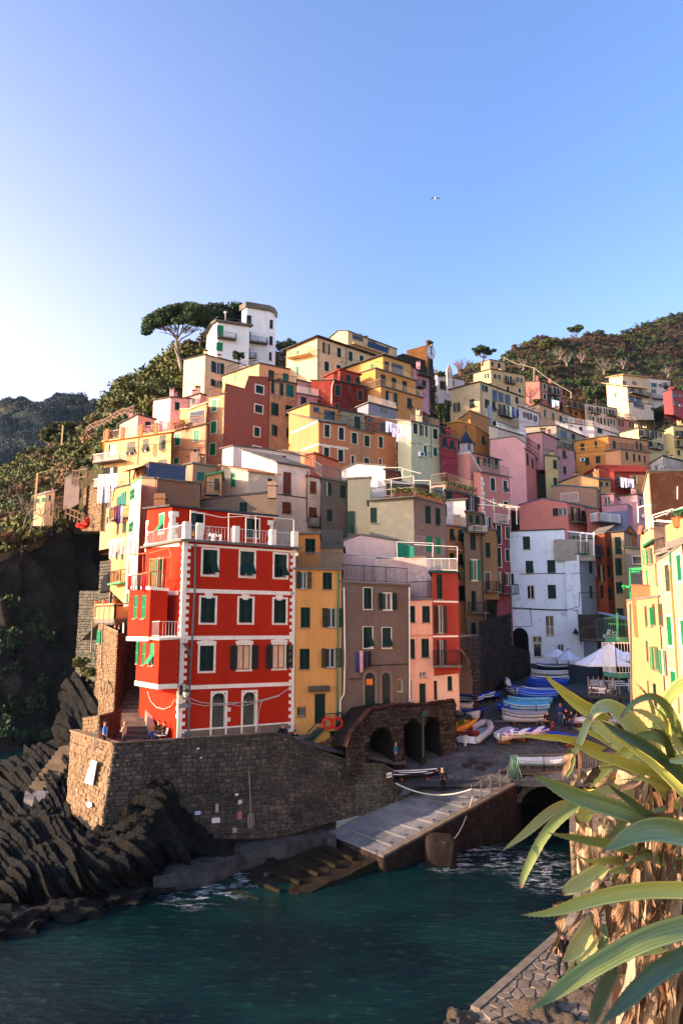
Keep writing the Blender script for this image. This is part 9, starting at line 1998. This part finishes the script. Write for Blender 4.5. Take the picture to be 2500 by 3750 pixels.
LV=[(9,[(715,270,1),(800,345,22),(880,410,38),(960,470,48),(1040,515,50),(1100,560,44)],4.1,AGY,12),(9,[(1010,560,10),(1050,500,40),(1120,480,52),(1210,540,62),(1300,640,66),(1380,760,60),(1440,880,40)],3.9,AGP,-15),(9,[(1600,330,50),(1545,365,46),(1490,420,40),(1450,500,34),(1420,570,30),(1385,625,26)],4.2,AGG,30),(9,[(1190,540,10),(1235,480,14),(1300,430,20),(1380,412,24),(1450,450,28),(1505,530,32),(1545,640,38),(1575,760,40)],3.7,AGG,20),(9,[(1240,490,2),(1330,510,20),(1420,565,28),(1490,640,30),(1570,760,30)],4.0,AGP,10),(9,[(900,770,14),(935,700,22),(965,620,24),(1000,550,24),(1060,500,20)],3.8,AGP,25),(9,[(1000,590,30),(1080,610,58),(1180,680,66),(1290,770,62),(1380,860,50)],4.3,AGP,-10),(9,[(550,648,1),(640,652,10),(740,657,20),(840,664,24),(950,690,30),(1080,740,34)],4.2,AGYY,20),(9,[(915,605,4),(1000,625,22),(1080,660,30),(1180,720,34)],4.35,AGY,0),(9,[(900,690,1),(960,725,16),(1060,765,30),(1180,800,36),(1310,850,42),(1440,910,50),(1580,1000,56)],3.5,AGY,24),(9,[(1070,558,1),(1140,610,22),(1240,670,38),(1340,735,48),(1450,830,56),(1590,960,60)],3.4,AGD,-22),(9,[(1060,550,2),(1160,640,16),(1280,740,22),(1400,830,28),(1580,1000,34)],3.55,AGY,10),(9,[(1250,660,12),(1330,650,32),(1420,650,46),(1500,690,56),(1560,760,56),(1600,850,50)],3.9,AGG,15),(9,[(650,878,1),(720,920,22),(820,975,46),(930,1025,56),(1060,1065,60),(1200,1110,60),(1320,1160,56),(1450,1220,50)],3.3,AGG,-14),(9,[(472,1347,1),(540,1295,14),(620,1230,26),(710,1150,32),(800,1085,30),(900,1045,26)],3.8,AGP,18),(9,[(590,1570,12),(610,1500,22),(660,1390,30),(720,1280,32),(790,1190,34),(870,1115,34),(940,1060,30)],3.7,AGG,-25),(9,[(750,1238,1),(850,1255,16),(960,1275,26),(1080,1295,32),(1220,1325,34),(1400,1380,36),(1580,1430,38)],3.45,AGG,18),(9,[(1085,1345,4),(1160,1310,34),(1260,1255,60),(1370,1225,76),(1480,1230,84),(1600,1260,80)],3.2,AGG,-10),(9,[(1110,940,1),(1180,995,16),(1270,1060,26),(1360,1130,34),(1450,1190,38),(1580,1270,40)],3.3,AGD,16),(9,[(1000,960,14),(1050,890,30),(1130,815,36),(1230,745,36),(1330,700,30)],4.1,AGY,20),(9,[(1010,1000,16),(1100,980,30),(1200,985,36),(1300,1030,34)],4.2,AGP,0),(9,[(1080,880,30),(1160,850,48),(1260,880,54),(1360,930,50)],4.3,AGG,0),(9,[(890,720,16),(885,780,34),(880,850,20),(860,900,8)],4.4,AGD,0),(9,[(1480,800,14),(1530,800,24),(1600,790,30)],3.7,AGY,0),(11,[(466,1108,1),(560,1103,14),(650,1092,24),(760,1062,38),(880,1022,46),(1020,982,52),(1180,952,56),(1360,935,58),(1600,935,60)],3.2,AGY,14),(11,[(510,1778,1),(565,1735,8),(620,1700,22),(720,1630,46),(840,1545,60),(980,1455,66),(1120,1375,70),(1280,1295,74),(1440,1235,78),(1600,1195,80)],2.9,AGG,-12),(11,[(1010,1850,6),(1090,1770,30),(1190,1670,52),(1300,1565,62),(1420,1470,66),(1600,1370,66)],2.8,AGD,14),(11,[(935,1860,20),(965,1780,40),(1000,1680,48),(1040,1580,52),(1090,1480,48),(1130,1420,40)],3.5,AGD,10),(11,[(745,1420,4),(800,1380,44),(860,1310,62),(920,1220,62),(960,1150,50)],3.7,AGP,8),(11,[(755,965,24),(820,925,52),(900,885,62),(980,830,56),(1040,780,40)],3.7,AGP,-8),(11,[(740,1545,2),(810,1490,26),(890,1400,36),(960,1320,36),(1030,1240,30)],3.9,AGP,0),(11,[(835,695,1),(900,730,8),(960,745,14),(1050,738,28),(1140,740,32),(1230,752,26)],3.6,AGY,10),(11,[(1060,822,8),(1130,805,24),(1220,805,30)],3.7,AGY,0),(11,[(1220,1385,8),(1300,1358,26),(1400,1330,36),(1490,1300,30)],3.6,AGYY,0),(11,[(820,1510,10),(845,1450,16),(870,1380,14),(900,1320,10)],3.9,AGD,20),(11,[(1000,1340,20),(1040,1260,36),(1050,1180,40)],4.0,AGG,0),(11,[(1090,880,20),(1150,860,44),(1220,870,46)],4.0,AGG,0),(11,[(860,480,50),(905,420,54),(935,340,50),(930,260,38)],4.15,AGYY,10),(11,[(1070,590,16),(1120,540,30),(1180,480,30)],4.1,AGG,0)]
g=random.Random(5)
for x0,y0,x1,y1,hw,d,mt in((1280,330,1500,900,30,4.25,AGP),(1150,620,1520,960,26,3.6,AGG),(1380,470,1560,900,26,3.75,AGY),(1010,850,1460,1010,30,4.0,AGP),(1330,600,1590,900,34,3.5,AGD),(1180,920,1560,1080,26,3.35,AGY),(960,1130,1420,1230,22,3.8,AGP),(1250,1180,1600,1150,30,3.6,AGG),(1130,1480,1500,1420,28,3.5,AGG),(1080,700,1400,930,30,4.3,AGG)):
 LV.append((9,[(x0+(x1-x0)*k/5+25*math.sin(k*1.1),y0+(y1-y0)*k/5-70*math.sin(math.pi*k/5),max(1,hw*min(1,.25*k+.02)*(1.1-.03*k)))for k in range(6)],d,mt,g.uniform(-25,25)))
for i,(t,pts,d,mt,roll)in enumerate(LV):blade('leaf',t,[(x,y,h*.86)for x,y,h in pts],d,mt,roll,.42,True,.55 if len(pts)>5 else.2,0,i)
g=random.Random(77);k_=0
def dead(x,y,L_,w_,ang,d,seed):
 pts=[];a=ang;cx_,cy_=x,y;n_=7
 for i in range(n_):f=i/(n_-1);pts.append((cx_,cy_,w_*math.sin(math.pi*min(1,.18+f*.8))**.7*(1 if f<.8 else.6)));a+=g.uniform(-.12,.12);cx_+=math.sin(a)*L_/n_;cy_+=math.cos(a)*L_/n_
 pts=pts[::-1];blade('dead_leaf',11,pts,d,g.choice((DRY1,DRY1,DRY2,DRY3)),g.uniform(-40,40),g.uniform(-.5,.9),False,g.uniform(-.15,.15),g.uniform(.15,.6),seed,22,.006)
for i in range(125):
 y=g.uniform(150,1800);lo=1215 if y>300 else 1290;x=g.uniform(lo,1560);dead(x,y,g.uniform(330,700),g.uniform(12,34),g.gauss(-.05,.16),g.uniform(3.75,4.35),i)
for(x,y,L_,w_,a,d)in((820,20,200,30,-.25,3.75),(860,-20,300,16,.1,3.8),(800,60,170,20,-.45,3.75),(900,140,130,26,-.5,3.9),(840,160,120,18,-.1,3.85),(900,480,360,52,.0,4.15),(930,520,330,36,.12,4.1),(880,620,260,30,.05,4.12),(740,1080,230,36,.2,3.8),(760,1020,120,44,-.2,3.8),(900,1060,330,18,-.35,3.7),(940,1080,260,26,.25,3.7),(980,1060,300,22,.1,3.75),(1060,1040,300,34,-.05,3.7),(1090,1080,260,40,.2,3.75),(1150,1040,280,46,-.3,3.8),(1180,1080,380,40,-.5,3.75),(1120,1400,170,50,.6,3.8),(1180,1420,420,60,.02,3.95),(1200,700,220,40,-.2,3.9),(1000,860,200,26,-.6,3.7),(1040,900,160,30,-.8,3.7),(730,1240,190,16,-.45,3.8),(1290,180,240,30,-.9,3.7),(1330,170,200,26,-.4,3.7),(1000,120,170,34,-1.0,3.9),(1050,460,240,60,.05,4.25),(1120,560,220,40,.1,4.25),(870,280,90,40,.1,4.2)):
 k_+=1;dead(x,y,L_,w_*.8,a,d,400+k_)
w=M();w.tube([PT(11,1420,150,4.55),PT(11,1410,600,4.6),PT(11,1400,1100,4.6),PT(11,1400,1500,4.6),PT(11,1390,2100,4.6)],[.16,.2,.22,.24,.26],14);w.build('trunk',paint('2a160c',.95),AGX,smooth=True)  # very dark trunk; shade between the dead leaves is put into its colour
w=M();
for a,b_,r_ in(((900,380),(905,860),.045),((1080,430),(1090,560),.05),((950,200),(1100,120),.05),((1100,150),(1300,190),.06)):w.tube([PT(11,*a,4.35),PT(11,*b_,4.35)],r_,8)
w.build('stalk',DRY3,AGX,smooth=True)
# ================================================================ sea air
hb_=M();hb_.hexa([(-700,-30,-1.5),(500,-30,-1.5),(500,1000,-1.5),(-700,1000,-1.5),(-700,-30,190),(500,-30,190),(500,1000,190),(-700,1000,190)])
m,n,l,b=mat_new('haze');n.remove(b);pv=n.new('ShaderNodeVolumePrincipled');pv.inputs['Density'].default_value=.00004;pv.inputs['Color'].default_value=(.45,.7,1,1);pv.inputs['Anisotropy'].default_value=.2
l.new(pv.outputs[0],n['Material Output'].inputs['Volume']);tag(hb_.build('haze',m),kind='stuff')
scene.cycles.volume_step_rate=10;scene.cycles.volume_bounces=0
